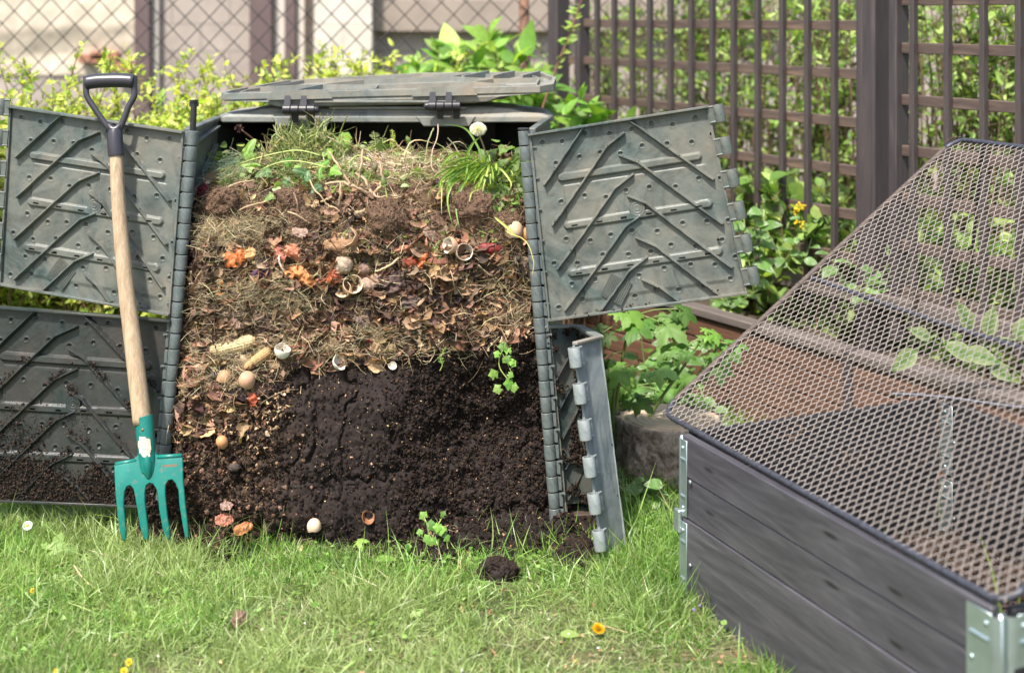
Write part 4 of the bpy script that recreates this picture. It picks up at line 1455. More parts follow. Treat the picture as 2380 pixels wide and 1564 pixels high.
place('brown_crumbs', T_CRUMB, 7000, lambda px, py: np.clip(sg((py - 430) / 10) * sg((590 - py) / 14) + .7 * sg((620 - px) / 30) * sg((py - 950) / 20) + .15 * m_leaf(px, py), 0, 1), (.003, .014), [(.085, .048, .030), (.12, .070, .045), (.05, .030, .021), (.17, .105, .068)], M_SOILBIT, 'loose brown crumbs of rooty soil', 'soil crumbs', .5, .002, smooth=False)
place('dark_crumbs', T_CRUMB, 15000, lambda px, py: sg((py - yb_(px)) / 14) * (.12 + .8 * np.clip((px - 880) / 120, 0, 1) + .5 * sg((640 - px) / 20)) * (py < 1290), (.003, .0125), [(.016, .0105, .009), (.022, .015, .012), (.012, .008, .0075), (.032, .021, .015)], M_SOILBIT, 'black soil crumbs clinging to the lower face', 'soil crumbs', .5, .002, smooth=False)
place('soil_flecks', T_CHIP, 1300, lambda px, py: sg((py - yb_(px)) / 14) * (.35 + .4 * np.clip((px - 900) / 200, 0, 1) + .7 * sg((640 - px) / 30)), (.002, .008), [(.36, .20, .10), (.20, .11, .07), (.48, .32, .17), (.12, .075, .05)], M_DRY, 'tiny tan flecks and seeds in the black soil', 'flecks', .5, .005, smooth=False)
place('fine_stalks', T_STRAW, 700, lambda px, py: sg((py - yb_(px)) / 20) * (.3 + .7 * sg((640 - px) / 30)), (.012, .04), [(.36, .25, .15), (.25, .16, .1), (.16, .1, .07)], M_DRY, 'short pale stalks stuck in the lower soil', 'stalks', .8, .005, asp=(1, .8, .8))

# spill crumbs
def on_grid(Gp, Gn, n, prob):
    i = RNG.integers(0, Gp.shape[0], n * 4); j = RNG.integers(0, Gp.shape[1], n * 4)
    k = RNG.random(n * 4) < prob(Gp[i, j])
    i, j = i[k][:n], j[k][:n]
    return Gp[i, j], Gn[i, j]
vis_s = lambda q: (q[..., 2] > -.012) * 1.0
for nm_, T_, n_, sz, pal, mt, lb in (('spill_crumbs', T_CRUMB, 9000, (.003, .016), [(.018, .012, .0105), (.028, .018, .014), (.013, .009, .008)], M_SOILBIT, 'loose black crumbs over the spilled soil'),
                                  ('spill_flecks', T_CHIP, 900, (.004, .016), [(.42, .24, .12), (.30, .16, .09), (.5, .34, .2)], M_DRY, 'tan bark and shell flecks on the spilled soil'),
                                  ('spill_stalks', T_STRAW, 900, (.012, .055), [(.40, .30, .18), (.30, .20, .12), (.5, .42, .3)], M_DRY, 'dry stalks scattered at the foot of the heap')):
    p, q = on_grid(S, SN, n_, vis_s)
    n__ = len(p)
    z = unit(np.array([0, -.2, 1.]) + RNG.normal(0, .5, (n__, 3)))
    M_ = rot_from(z) * np.exp(RNG.uniform(np.log(sz[0]), np.log(sz[1]), n__))[:, None, None]
    tag(scatter(nm_, T_, p + np.array([0, 0, .003]), M_, pick(pal, n__), mt, smooth=False), lb, 'crumbs', None, 'stuff')
p, q = on_grid(Q2, Q2 * 0 + np.array([0, 0, 1.]), 900, lambda q_: (q_[..., 2] > 0) * 1.0)
tag(scatter('patch_crumbs', T_CRUMB, p, rot_from(unit(RNG.normal(size=p.shape))) * RNG.uniform(.004, .014, (len(p), 1, 1)), pick([(.018, .012, .0105), (.028, .018, .014)], len(p)), M_SOILBIT, smooth=False), 'crumbs on the small soil patch by the folded door', 'crumbs', None, 'stuff')

# soil stuck on the doors
def door_soil(c, n, mask, sz, name, label, nn):
    TL, TR, BR, BL_ = c
    u, v = RNG.random(n * 6), RNG.random(n * 6)
    k = RNG.random(n * 6) < mask(u, v)
    u, v = u[k][:n, None], v[k][:n, None]
    p = TL * (1 - u) * (1 - v) + TR * u * (1 - v) + BR * u * v + BL_ * (1 - u) * v + nn * (.006 + .012 * RNG.random((len(u), 1)))
    M_ = rot_from(unit(RNG.normal(size=p.shape))) * np.exp(RNG.uniform(np.log(sz[0]), np.log(sz[1]), len(p)))[:, None, None]
    pal = [(.016, .0115, .010), (.024, .017, .013), (.05, .033, .024)]
    tag(scatter(name, T_CRUMB, p, M_, pick(pal, len(p)), M_SOILBIT, smooth=False), label, 'soil', None, 'stuff')
def rib_mask(u, v, up=.022, v0=.0):
    out = np.zeros_like(u)
    for r_ in RIB:
        for a, b_ in zip(r_[:-1], r_[1:]):
            t = np.clip((u - min(a[0], b_[0])) / (abs(a[0] - b_[0]) + 1e-6), 0, 1)
            ok = (u > min(a[0], b_[0])) & (u < max(a[0], b_[0]))
            lo, hi = (a, b_) if a[0] < b_[0] else (b_, a)
            vl = lo[1] + (hi[1] - lo[1]) * t
            d = vl - v
            out = np.maximum(out, ok * (d > -.004) * np.exp(-(np.clip(d, 0, 1) / up) ** 2) * (v > v0))
    return out
def m_ll(u, v):
    q = np.stack([u * 3, v * 3, u * 0], -1)
    r = np.clip(fbm(q, 2.2, 91, 3) + .2, 0, 1) * np.clip((v - .45) / .5, 0, 1) + 2.5 * np.clip((v - .80 - .06 * fbm(q, 3, 94, 2)) / .05, 0, 1)
    r = r * .55 + 1.2 * rib_mask(u, v, .035, .25) * np.clip(.35 + fbm(q, 4, 93, 2), 0, 1)
    return np.clip(r, 0, 1)
door_soil(LL, 7000, m_ll, (.0018, .008), 'stuck_soil', 'wet soil stuck on the ribs of the lower left door', nLL)
door_soil(UR, 420, lambda u, v: np.clip((v - .965) / .01, 0, 1) * np.exp(-((u - .32) / .2) ** 2) + .12 * np.exp(-((u - .9) / .06) ** 2 - ((v - .85) / .15) ** 2), (.003, .011), 'rim_soil', 'soil and bark crumbs lying on the bottom rim of the upper right door', nUR)
door_soil(UL, 700, lambda u, v: rib_mask(u, v, .006, .1) * np.clip(fbm(np.stack([u * 3, v * 3, u * 0], -1), 3, 96, 2) * 1.6, 0, 1), (.0015, .006), 'rib_dirt', 'dry dirt caught on the ribs of the upper left door', nUL)
door_soil(UR, 1000, lambda u, v: rib_mask(u, v, .006, .1) * np.clip(fbm(np.stack([u * 3, v * 3, u * 0], -1), 3, 97, 2) * 1.6 + .1, 0, 1), (.0015, .006), 'rib_dirt', 'dry dirt caught on the ribs of the upper right door', nUR)
m_ur = lambda u, v: sum(np.exp(-(np.abs((u - a) * (d - b_) - (v - b_) * (c_ - a)) / .012) ** 2) * (u > min(a, c_)) * (u < max(a, c_)) for a, b_, c_, d in ((.52, .13, .97, .40), (.52, .36, .95, .70)))
door_soil((H0 + np.array([.002, 0, 0]), B0, B1, H1), 1500, lambda u, v: np.clip(-.1 + fbm(np.stack([u, v * 3, u * 0], -1), 4, 95, 3), 0, 1), (.002, .010), 'door_soil', 'soil caked on the inner face of the lower right door', n_in * .6)
door_soil((B0, E0, E1, B1), 1000, lambda u, v: np.clip(.2 + v, 0, 1), (.004, .018), 'trapped_soil', 'dark soil trapped inside the folded lower right door', np.array([-.8, -.5, .1]))
# ================================================================== single things in the heap
def frame_of(n, roll=0.0, tilt=(0, 0)):
    """axes with z along n; roll turns x measured from the picture's right"""
    n = unit(n + np.array([tilt[0], 0, tilt[1]]))
    x = unit(np.array([math.cos(roll), 0, math.sin(roll)]) - np.dot(np.array([math.cos(roll), 0, math.sin(roll)]), n) * n)
    return np.stack([x, np.cross(n, x), n], -1)

def shellV(seed, cut=.15, nth=22, nph=12, jag=.14, egg=.22):
    r = np.random.default_rng(seed)
    th = np.linspace(0, 2 * math.pi, nth, endpoint=False)
    jagv = cut + jag * np.convolve(r.normal(0, 1, nth), [.25, .5, .25], 'same') + jag * .6 * np.cos(th + seed)
    V_, Fc = [], []
    for layer, sc in ((0, 1.0), (1, .96)):
        for k in range(nph):
            q = k / (nph - 1)
            for i, a in enumerate(th):
                zc = -1 + (jagv[i] + 1) * q
                zc = min(zc, .96)
                rr = math.sqrt(max(0, 1 - zc * zc)) * (1 - egg * .5 * (zc + 1) * .5)
                V_.append((rr * math.cos(a) * .5 * sc, rr * math.sin(a) * .5 * sc, zc * .62 * sc + (0 if layer == 0 else .0)))
    n1_ = nph * nth
    for L in (0, 1):
        for k in range(nph - 1):
            for i in range(nth):
                j = (i + 1) % nth
                f = (L * n1_ + k * nth + i, L * n1_ + k * nth + j, L * n1_ + (k + 1) * nth + j, L * n1_ + (k + 1) * nth + i)
                Fc.append(f if L == 0 else f[::-1])
    for i in range(nth):
        j = (i + 1) % nth
        Fc.append(((nph - 1) * nth + i, (nph - 1) * nth + j, n1_ + (nph - 1) * nth + j, n1_ + (nph - 1) * nth + i))
    return np.array(V_), Fc, n1_

def eggshell(px, py, d, tilt, col, label, seed, cut=.1, out=0.0, inner=(.72, .66, .56)):
    """d diameter in metres, tilt = opening direction in picture x, depth, z"""
    d = d * 1.12
    loc, n = hit(px, py, out + (.004 + .42 * d if tilt[1] < -.3 else .011))
    V_, Fc, n1_ = shellV(seed, cut)
    ax = unit(np.array(tilt, float))
    M_ = rot_from(ax[None], np.array([[.3, .2, .9]]))[0]
    C_ = np.array([col if i < n1_ else inner for i in range(len(V_))])
    o = MB().add((V_ * d) @ M_.T + loc, Fc, C_).build('eggshell', M_SHELL, None, True, usecol=True)
    return tag(smooth_by_angle(o, 50), label, 'eggshell', 'eggshells in the compost')
BRN, TAN, WHT, ORG_ = (.50, .30, .19), (.62, .44, .29), (.78, .74, .66), (.52, .26, .12)
for a in ((1081, 604, .046, (.35, -.9, .25), (.46, .31, .21), 'brown eggshell cup open to the viewer, white and soil-flecked inside', 1, .25, .012, (.80, .77, .68)),
          (826, 668, .052, (.35, -.8, .5), TAN, 'tan eggshell half under the pair of round brown lumps, opening upward', 2, -.05, .012, (.70, .56, .40)),
          (803, 667, .044, (-.5, -.75, .5), (.60, .44, .26), 'yellowish tan eggshell half tucked left of the upward opening one', 3, -.2, .006, (.66, .52, .34)),
          (668, 799, .042, (.15, -.35, .9), WHT, 'white eggshell cup wrapped by a thin twig, right of the corn cobs', 4, .1, .016),
          (805, 833, .044, (.55, -.5, .5), WHT, 'broken white eggshell with jagged edge above the dark soil', 5, -.3, .008),
          (578, 886, .042, (-.1, .5, -.9), BRN, 'brown eggshell, closed end up, below the corn cobs', 6, .35, .012),
          (527, 887, .042, (-.2, .2, -1), (.42, .25, .14), 'darker brown eggshell lying left of its lighter brown neighbour', 7, .0, .006),
          (516, 1031, .030, (.2, .6, -.9), ORG_, 'small orange brown rounded eggshell in the lower left soil', 8, .6, .008),
          (733, 1221, .036, (0, .3, -1), (.66, .48, .34), 'tan eggshell dome sitting on the soil at the foot of the heap', 9, .1, .008),
          (858, 1196, .040, (.4, -.8, .5), (.36, .18, .09), 'flat curved dark orange eggshell piece low in the black soil', 10, -.45, .0, (.26, .12, .06)),
          (1190, 546, .050, (.1, .3, -1), TAN, 'large tan eggshell at the right edge below the greenery', 11, .2, .010),
          (1214, 550, .036, (.5, .3, -.8), ORG_, 'orange brown shell beside the hinge on the right edge', 12, .2, .010),
          (1047, 577, .044, (-.7, -.5, .3), (.58, .36, .23), 'light brown eggshell above the white lined cup', 13, .0, .010),
          (822, 560, .050, (-.6, -.7, .3), (.48, .28, .15), 'brown orange eggshell on the peelings near the middle', 14, -.1, .008),
          (581, 826, .040, (.3, -.3, 1), (.55, .42, .27), 'tan eggshell between the two corn cobs', 15, .0, .004),
          (699, 763, .024, (.3, -1, .2), WHT, 'small white eggshell shard above the twig-wrapped cup', 16, -.5, .004),
          (916, 846, .026, (.3, -.8, .7), (.80, .72, .60), 'small cream eggshell shard at the top of the black soil', 17, -.5, .008),
          (892, 379, .036, (.5, -.3, .8), (.50, .26, .15), 'brown eggshell on top of the heap among pale stalks', 18, .0, .012)):
    eggshell(a[0], a[1], a[2], a[3], a[4], a[5], a[6], a[7], a[8], *(a[9:10]))

def lump(px, py, r, name, label, cat, col, seed, asp=(1, .9, .85), amp=.06, out=.006, mat=None, group=None, freq=4, loc=None):
    if loc is None:
        loc, n = hit(px, py, out)
    th, ph = np.meshgrid(np.linspace(0, 2 * math.pi, 41), np.linspace(0, math.pi, 25))
    D = np.stack([np.cos(th) * np.sin(ph), np.sin(th) * np.sin(ph), np.cos(ph)], -1)
    rr = r * (1 + amp * fbm(D, freq * .5, seed, 4) + amp * .35 * fbm(D, freq * 3, seed + 3, 3))
    P_ = D * rr[..., None] * np.array(asp) + loc
    c = np.array(col) * (1 + .25 * fbm(D, 3, seed + 9, 3))[..., None]
    o = MB().grid(P_, col=np.clip(c, 0, 1), flip=True).build(name, mat or M_FRUIT, None, True, usecol=True)
    return tag(o, label, cat, group)
lump(846, 622, .021, 'walnut', 'round brown walnut with a pale seam, just above the two joined potatoes', 'walnut', (.22, .14, .11), 1, amp=.07, freq=6)
lump(855, 660, .027, 'potato', 'greyish brown potato half, left one of the joined pair', 'potato', (.33, .23, .17), 2, amp=.04)
lump(874, 650, .024, 'potato', 'greyish brown potato half, right one of the joined pair', 'potato', (.30, .21, .16), 3, amp=.05)
lump(795, 616, .029, 'mouldy_fruit', 'large mottled tan round fruit left of the walnut', 'fruit', (.34, .26, .19), 4, (1, .9, .9), .07, freq=9)
lump(906, 806, .017, 'nut', 'small tan nut above the black soil', 'nut', (.36, .24, .13), 5, (1.1, .9, .8), .05)
lump(606, 636, .017, 'purple_peel', 'dark purple vegetable scrap between the orange skins', 'vegetable', (.08, .03, .10), 6, (1.5, .9, .7), .12)
lump(622, 645, .016, 'brown_core', 'brown wrinkled fruit core beside the purple scrap', 'fruit core', (.28, .17, .09), 7, (1.2, .9, .9), .14, freq=9)
lump(795, 575, .034, 'rotten_peel', 'wide brown rotting peel in the middle under the root balls', 'peel', (.24, .14, .08), 8, (1.7, .6, .8), .16, freq=6, out=.002)
lump(912, 645, .028, 'mouldy_crust', 'grey mouldy crust right of the potatoes', 'crust', (.14, .115, .09), 9, (1.3, .7, .6), .2, freq=8, out=.002)
lump(1018, 608, .026, 'brown_peel', 'dark brown peel left of the white lined eggshell cup', 'peel', (.16, .07, .045), 10, (1.3, .7, .6), .12)
lump(708, 822, .013, 'peach_stone', 'wrinkled brown fruit stone right of the corn cobs', 'fruit stone', (.22, .12, .07), 12, (1.3, .9, .9), .22, freq=12, out=.006)
lump(545, 1085, .014, 'fruit_stone', 'dark grey brown stone in the lower left soil', 'fruit stone', (.06, .045, .04), 13, (1.3, .8, .8), .1, freq=6)
for px, py, c, l in ((950, 610, (.30, .07, .035), 'red pepper piece, long and curved, right of the walnut'), (1141, 580, (.20, .022, .02), 'dark red vegetable piece near the right edge of the heap')):
    lump(px, py, .021, 'pepper_piece', l, 'vegetable', c, int(px), (1.7, .6, .8), .1, .01, M_SKIN)

# onion skins
def crumpled(px, py, w, h, col, label, seed, out=.012, roll=0., name='onion_skin', cat='onion skin', mat=None, amp=.34, loc=None, n=None, grp='onion skins in the compost'):
    if loc is None:
        loc, n = hit(px, py, out)
    M_ = frame_of(n, roll)
    w, h = w * 1.18, h * 1.18
    r = np.random.default_rng(seed)
    nu_, nv_ = 34, 26
    u, v = np.meshgrid(np.linspace(-1, 1, nu_), np.linspace(-1, 1, nv_))
    r2 = np.sqrt(u ** 2 + v ** 2) + 1e-6
    sq = np.maximum(np.abs(u), np.abs(v))
    ud, vd = u * sq / r2, v * sq / r2
    rag = 1 + .13 * fbm(np.stack([ud * 1.2 + seed, vd * 1.2, ud * 0], -1), 1.3, seed, 3)
    x, y = ud * rag * w / 2, vd * rag * h / 2
    q = np.stack([ud, vd, ud * 0 + seed * .37], -1)
    z = .26 * w * (1 - (ud ** 2 + vd ** 2)) * r.uniform(-.3, 1) + amp * w * .40 * fbm(q, 1.7, seed + 5, 3) + amp * w * .34 * np.abs(fbm(q * np.array([2.4, 1.0, 1]), 1.5, seed + 8, 2))
    P_ = np.stack([x, y, z], -1) @ M_.T + loc
    c = np.array(col) * (1 + .30 * fbm(q * np.array([4, 1, 1]), 3, seed + 2, 3))[..., None]
    mb = MB().grid(P_, col=np.clip(c, 0, 1))
    o = mb.build(name, mat or M_SKIN, None, True, usecol=True)
    return tag(o, label, cat, grp)
O1, O2, O3, PK = (.55, .17, .05), (.62, .25, .09), (.66, .42, .20), (.62, .20, .14)
for i, a in enumerate(((548, 607, .060, .046, O1, 'orange crumpled onion skin at the left, upper of two', .2), (575, 596, .048, .036, O3, 'pale yellow onion skin overlapping the orange one', .5),
          (537, 580, .028, .026, (.50, .30, .18), 'tan papery skin above the left orange skins', .9), (515, 667, .046, .040, (.66, .27, .07), 'bright orange onion skin near the left hinge, lowest of the orange ones', .1),
          (498, 612, .022, .020, O2, 'small orange skin scrap close to the left hinge', .7), (650, 590, .044, .060, PK, 'pink red onion skin under the white root', 1.2),
          (684, 588, .050, .036, (.58, .22, .13), 'coppery skin right of the pink one', -.5), (702, 640, .078, .044, O2, 'large orange onion skin stretching down to the pale stalk', -.5),
          (672, 612, .034, .030, (.68, .36, .24), 'light pink onion skin in the centre of the orange skins', -.8), (745, 656, .036, .030, (.38, .12, .06), 'rusty red skin right of the large orange skin', .3),
          (779, 642, .036, .036, (.36, .10, .05), 'dark coppery onion bulb skin left of the eggshells', .8), (762, 640, .02, .026, O1, 'small bright red orange scrap', 1.4),
          (988, 604, .050, .030, (.56, .17, .06), 'orange onion skin left of the white lined eggshell cup', .6), (904, 560, .032, .018, (.46, .18, .10), 'reddish skin under the middle root ball', .1),
          (940, 580, .044, .020, (.38, .16, .10), 'brown red peel below the middle root ball', .2), (640, 572, .02, .02, (.68, .50, .22), 'yellow scrap above the pink onion skin', .4),
          (450, 840, .036, .014, (.44, .15, .09), 'thin red skin by the left hinge', .1), (455, 860, .026, .016, (.52, .20, .14), 'pinkish red skin by the left hinge, below the thin one', -.2),
          (590, 925, .030, .030, (.52, .12, .06), 'jagged red orange skin below the brown eggshells', .7), (862, 792, .020, .012, (.30, .06, .04), 'dark red scrap near the nut', .3),
          (690, 805, .034, .012, (.40, .12, .08), 'narrow red skin beside the corn cobs', .3))):
    crumpled(a[0], a[1], a[2], a[3], a[4], a[5], 100 + i, .012, a[6])
up_n = np.array([0, -.65, .75])
for i, (px, py, w, h, c, l) in enumerate(((522, 1207, .040, .032, (.36, .15, .10), 'salmon pink onion skin on the grass at the foot of the heap'), (566, 1228, .042, .028, (.42, .19, .08), 'orange onion skin on the grass, right of the salmon one'),
                        (527, 1176, .030, .024, (.34, .22, .18), 'brownish pink dry petal above the salmon skin'))):
    crumpled(px, py, w, h, c, l, 200 + i, 0, .5, loc=at(px, py, 3.60), n=up_n)

# bigger dead leaves one can tell apart
for i, (px, py, w, h, c, l, rl) in enumerate(((925, 645 + 10, .085, .050, (.085, .055, .050), 'large dark brown leaf right of the potatoes', .5), (1078, 655, .030, .038, (.46, .30, .16), 'small bright tan leaf in the dark leaves on the right', 1.1),
        (545, 752, .050, .026, (.30, .20, .155), 'light brown folded leaf left of centre', -.4), (955, 700, .07, .034, (.13, .095, .085), 'greyish brown leaf in the middle right', .1),
        (700, 545, .040, .040, (.36, .25, .20), 'curled tan and grey leaf under the left root ball', .9), (1000, 548, .034, .044, (.24, .16, .12), 'pointed dry brown leaf below the right root ball', 1.2),
        (640, 735, .06, .03, (.17, .12, .10), 'dark wavy leaf left of centre', .3), (845, 785 - 40, .06, .035, (.14, .10, .085), 'dark folded leaf above the dried stalk bundle', -.2),
        (1210, 620, .05, .05, (.12, .085, .07), 'dark leaf by the right hinge', 0.8), (545, 690 + 30, .06, .024, (.26, .18, .14), 'long curled leaf at the left', .15),
        (875, 830 - 30, .045, .04, (.40, .27, .16), 'tan dried seed head above the black soil', .3))):
    crumpled(px, py, w, h, c, l, 300 + i, .014, rl, name='dead_leaf', cat='leaf', mat=M_DRY, amp=.3, grp='large dead leaves in the compost')

# corn cobs
M_COB = simple('dry_corn_cob', (.46, .36, .19), .75, 0, .2, 80, .5, 200)
def cob(a, b_, r, label, col):
    A, nA = hit(*a, .016); B, nB = hit(*b_, .018)
    d = B - A; L = np.linalg.norm(d); d = d / L
    s_ = unit(np.cross(d, nA)); t_ = np.cross(s_, d)
    nl, na = 80, 96
    T_, A_ = np.meshgrid(np.linspace(0, 1, nl), np.linspace(0, 2 * math.pi, na + 1))
    env = r * np.clip(1 - np.abs(T_ * 2 - 1) ** 6, .12, 1) ** .5 * (.80 + .25 * T_)
    rr = env * (1 + .10 * np.abs(np.cos(A_ * 8)) * np.abs(np.sin(T_ * L / .0042 * 1.57 + np.floor(A_ * 8 / math.pi) * 1.57)))
    P_ = A + d * (T_ * L)[..., None] + s_ * (rr * np.cos(A_))[..., None] + t_ * (rr * np.sin(A_))[..., None]
    o = MB().grid(P_, flip=False).build('corn_cob', simple('corn_cob_' + ('pale' if col[0] > .4 else 'brown'), col, .75, 0, .2, 120, .5, 220), None, True)
    tag(o, label, 'corn cob')
cob((486, 826), (594, 790), .0195, 'large pale yellow stripped corn cob at the left of the heap', (.50, .39, .21))
cob((573, 858), (628, 818), .0140, 'smaller brown corn cob lying below the large pale one', (.36, .23, .10))

# root balls
def clod(px, py, r, label, seed, loc=None, name='root_ball', asp=(1, .75, .95), roots=110):
    if loc is None:
        loc, _ = hit(px, py, .014)
        r = r * 1.08
    t = thing(name, label, 'root ball' if roots else 'soil clod', loc)
    th, ph = np.meshgrid(np.linspace(0, 2 * math.pi, 120), np.linspace(0, math.pi, 70))
    D = np.stack([np.cos(th) * np.sin(ph), np.sin(th) * np.sin(ph), np.cos(ph)], -1)
    rr = r * (1 + .24 * fbm(D, 1.6, seed, 4) + .06 * fbm(D, 7, seed + 3, 3) + .03 * fbm(D, 20, seed + 5, 2))
    P_ = D * rr[..., None] * np.array(asp) + loc
    MB().grid(P_, col=(.085, .050, .032) if roots else (.020, .014, .012), flip=True).build('soil', M_HEAP, t, True, usecol=True)
    k = RNG.integers(0, 70 * 120, 700)
    pp = P_.reshape(-1, 3)[k]; dd_ = D.reshape(-1, 3)[k]
    c_ = scatter('crumbs', T_CRUMB, pp, rot_from(dd_) * RNG.uniform(.003, .009, (700, 1, 1)), pick([(.11, .066, .042), (.07, .042, .029), (.15, .095, .062)] if roots else [(.022, .015, .012), (.03, .02, .015)], 700), M_SOILBIT, t, smooth=False)
    c_['kind'] = 'stuff'
    if roots:
        k = RNG.integers(0, 70 * 120, roots * 3)
        pp = P_.reshape(-1, 3)[k] + D.reshape(-1, 3)[k] * .003; dd_ = D.reshape(-1, 3)[k]
        c_ = scatter('fine_roots', T_ROOT, pp, rot_from(dd_, RNG.normal(size=dd_.shape)) * RNG.uniform(.02, .055, (len(k), 1, 1)) * np.array([1, .8, .5]), pick([(.34, .23, .15), (.24, .16, .10), (.42, .31, .2)], len(k)), M_DRY, t)
        c_['kind'] = 'stuff'
clod(905, 512, .052, 'round root ball in the middle of the heap, left of the grass tuft', 1)
clod(1106, 490, .050, 'round root ball under the long grass tuft on the right', 2)
clod(672, 478, .040, 'rooty soil lump left of the woody stump, upper left of the heap', 3)
clod(700, 520, .034, 'smaller rooty soil lump hanging below the left one', 4)
clod(520, 480, .040, 'rooty soil lump near the left hinge', 5)
clod(1180, 520, .032, 'small root clump close to the right hinge', 6)
clod(1165, 737, .022, 'small scaly pine cone among dark leaves at the right', 7, roots=30, name='pine_cone')
gp = at(1157, 1345, 4544 / (1352 - 34))
clod(0, 0, .047, 'flat-faced dark soil clod lying alone on the lawn', 8, loc=np.array([gp[0], gp[1] + .02, .022]), name='soil_clod', asp=(1, .6, .75), roots=0)
gp = at(1328, 1200, 3.78)
mb = MB().box(gp, (.045, .015, -.004), (-.010, .03, 0), (.004, 0, .016), bev=.003)
tag(mb.build('wood_block', wood('rotten_wood', (.035, .022, .016), (.06, .04, .03), (.09, .065, .05))), 'small dark weathered wood block on the soil by the folded door', 'wood block')

# ------------------------------------------------------------------ stems, twigs, flowers on top
def curve(pts, n=14):
    pts = [np.asarray(p, float) for p in pts]
    if len(pts) == 2:
        return np.array([pts[0] + (pts[1] - pts[0]) * q for q in np.linspace(0, 1, n)])
    out = []
    k = len(pts)
    for i in range(k - 1):
        p0 = pts[max(i - 1, 0)]; p1 = pts[i]; p2 = pts[i + 1]; p3 = pts[min(i + 2, k - 1)]
        m_ = max(3, n // (k - 1))
        for j in range(m_):
            t = j / m_
            out.append(.5 * ((2 * p1) + (-p0 + p2) * t + (2 * p0 - 5 * p1 + 4 * p2 - p3) * t * t + (-p0 + 3 * p1 - 3 * p2 + p3) * t ** 3))
    out.append(pts[-1])
    return np.array(out)

M_GREEN = simple('green_stem', (.17, .24, .06), .5, 0, .2, 60, .1)
M_PALEG = simple('pale_green_stem', (.33, .40, .12), .5, 0, .2, 60, .1)
M_STRAWM = simple('dry_stem', (.42, .33, .20), .8, 0, .25, 60, .2)
M_TWIG = simple('dry_twig', (.36, .26, .155), .85, 0, .35, 90, .4, 120)
M_TWIGD = simple('brown_twig', (.17, .10, .065), .85, 0, .35, 90, .4, 120)
M_REDST = simple('reddish_stem', (.20, .09, .065), .8, 0, .3, 80, .3)

# dandelion clock
c = at(1111, 298, 4.02)
t = thing('dandelion_clock', 'white fluffy dandelion seed head on a reddish stem, top right of the heap', 'dandelion', at(1133, 384, 4.05))
MB().tube(curve([at(1133, 390, 4.05), at(1127, 350, 4.04), at(1113, 312, 4.02), c]), [.0026] * 15 if False else .0024, 8).build('stem', simple('pinkish_stem', (.34, .24, .13), .5, 0, .2, 50, .1), t, True)
fl_ = []
D = unit(RNG.normal(size=(2600, 3)))
D[:, 2] = np.where(RNG.random(2600) < .32, -.7, 1.0) * np.abs(D[:, 2])
D = unit(D)
hair = (np.array([(0, -.02, 0), (0, .02, 0), (1, .012, 0), (1, -.012, 0)]), [(0, 1, 2, 3)])
M_ = rot_from(np.cross(D, RNG.normal(size=D.shape)), D)
lens = RNG.uniform(.021, .026, 2600)
Mx = M_ * lens[:, None, None]
fluff = scatter('seed_fluff', [hair], np.repeat(c[None], 2600, 0) + 0 * D, Mx, np.full((2600, 3), .86), mat_vc('seed_fluff', .9, .03, 10, .35), t, smooth=False)
fluff.data.transform(Matrix.Diagonal((1.0, 1.0, .85, 1)))
lump(0, 0, .0065, 'receptacle', None, None, (.25, .25, .1), 5, loc=c + np.array([0, 0, -.012]), mat=M_FRUIT).parent = t
bpy.data.objects['receptacle'].location = tuple(ORG['receptacle'] - ORG[t.name])
# fluffy seed mass lying down
cc, _ = hit(808, 385, .012)
D = unit(RNG.normal(size=(2200, 3)))
M_ = rot_from(np.cross(D, RNG.normal(size=D.shape)), D) * RNG.uniform(.010, .024, (2200, 1, 1))
o = scatter('seed_fluff', [hair], cc + RNG.normal(0, .010, (2200, 3)) * np.array([1.5, 1, .6]), M_, np.full((2200, 3), .82), bpy.data.materials['seed_fluff'], None, smooth=False)
tag(o, 'white tangle of seed fluff lying on top of the heap left of the pale stalks', 'seed fluff')

def bud(px, py, r, stem_pts, label, open_=0, Y0=4.1, col=(.16, .22, .07), tip=(.5, .3, .02), mat=M_GREEN):
    t = thing('dandelion_bud', label, 'dandelion', at(*stem_pts[0], Y0))
    pts = [at(x, y, Y0) for x, y in stem_pts]
    MB().tube(curve(pts), .0021, 7).build('stem', mat, t, True)
    c = pts[-1]; d = unit(pts[-1] - pts[-2])
    x = unit(np.cross(d, (0, 1, .1))); y = np.cross(d, x)
    R = []
    for q, rr in ((-.2, .25), (0, .8), (.5, 1), (1.2, .9), (1.8, .62), (2.1, .45)):
        R.append([c + d * q * r + (x * math.cos(a) + y * math.sin(a)) * rr * r for a in np.linspace(0, 6.283, 12, endpoint=False)])
    mb = MB(); mb.loft(R, col=col)
    for k in range(10):
        a = k * .63
        o_ = x * math.cos(a) + y * math.sin(a)
        mb.add([c + o_ * r * .8 + d * .2 * r, c + o_ * r * .9 + np.cross(d, o_) * r * .3, c + o_ * r * 1.5 - d * r * .6, c + o_ * r * .9 - np.cross(d, o_) * r * .3], [(0, 1, 2, 3)], col)
    mb.build('bud', M_LEAF, t, True, usecol=True)
    mb = MB()
    for k in range(26):
        a = k * 2.4; q = (k / 26) ** .5 * .45
        o_ = (x * math.cos(a) + y * math.sin(a))
        mb.add([c + d * 1.6 * r + o_ * r * q, c + d * 1.6 * r + o_ * r * q + np.cross(d, o_) * r * .18, c + d * (2.5 + .3 * math.sin(k)) * r + o_ * r * q * 1.3], [(0, 1, 2)], tip)
    mb.build('petals', M_LEAF, t, False, usecol=True)
bud(950, 326, .008, [(962, 352), (956, 340), (951, 330)], 'closed green dandelion bud standing in the dark gap near the middle', Y0=4.12, tip=(.25, .28, .1))
bud(980, 372, .006, [(984, 392), (982, 382), (980, 374)], 'small dandelion bud with a yellow tip, right of centre', Y0=4.10)
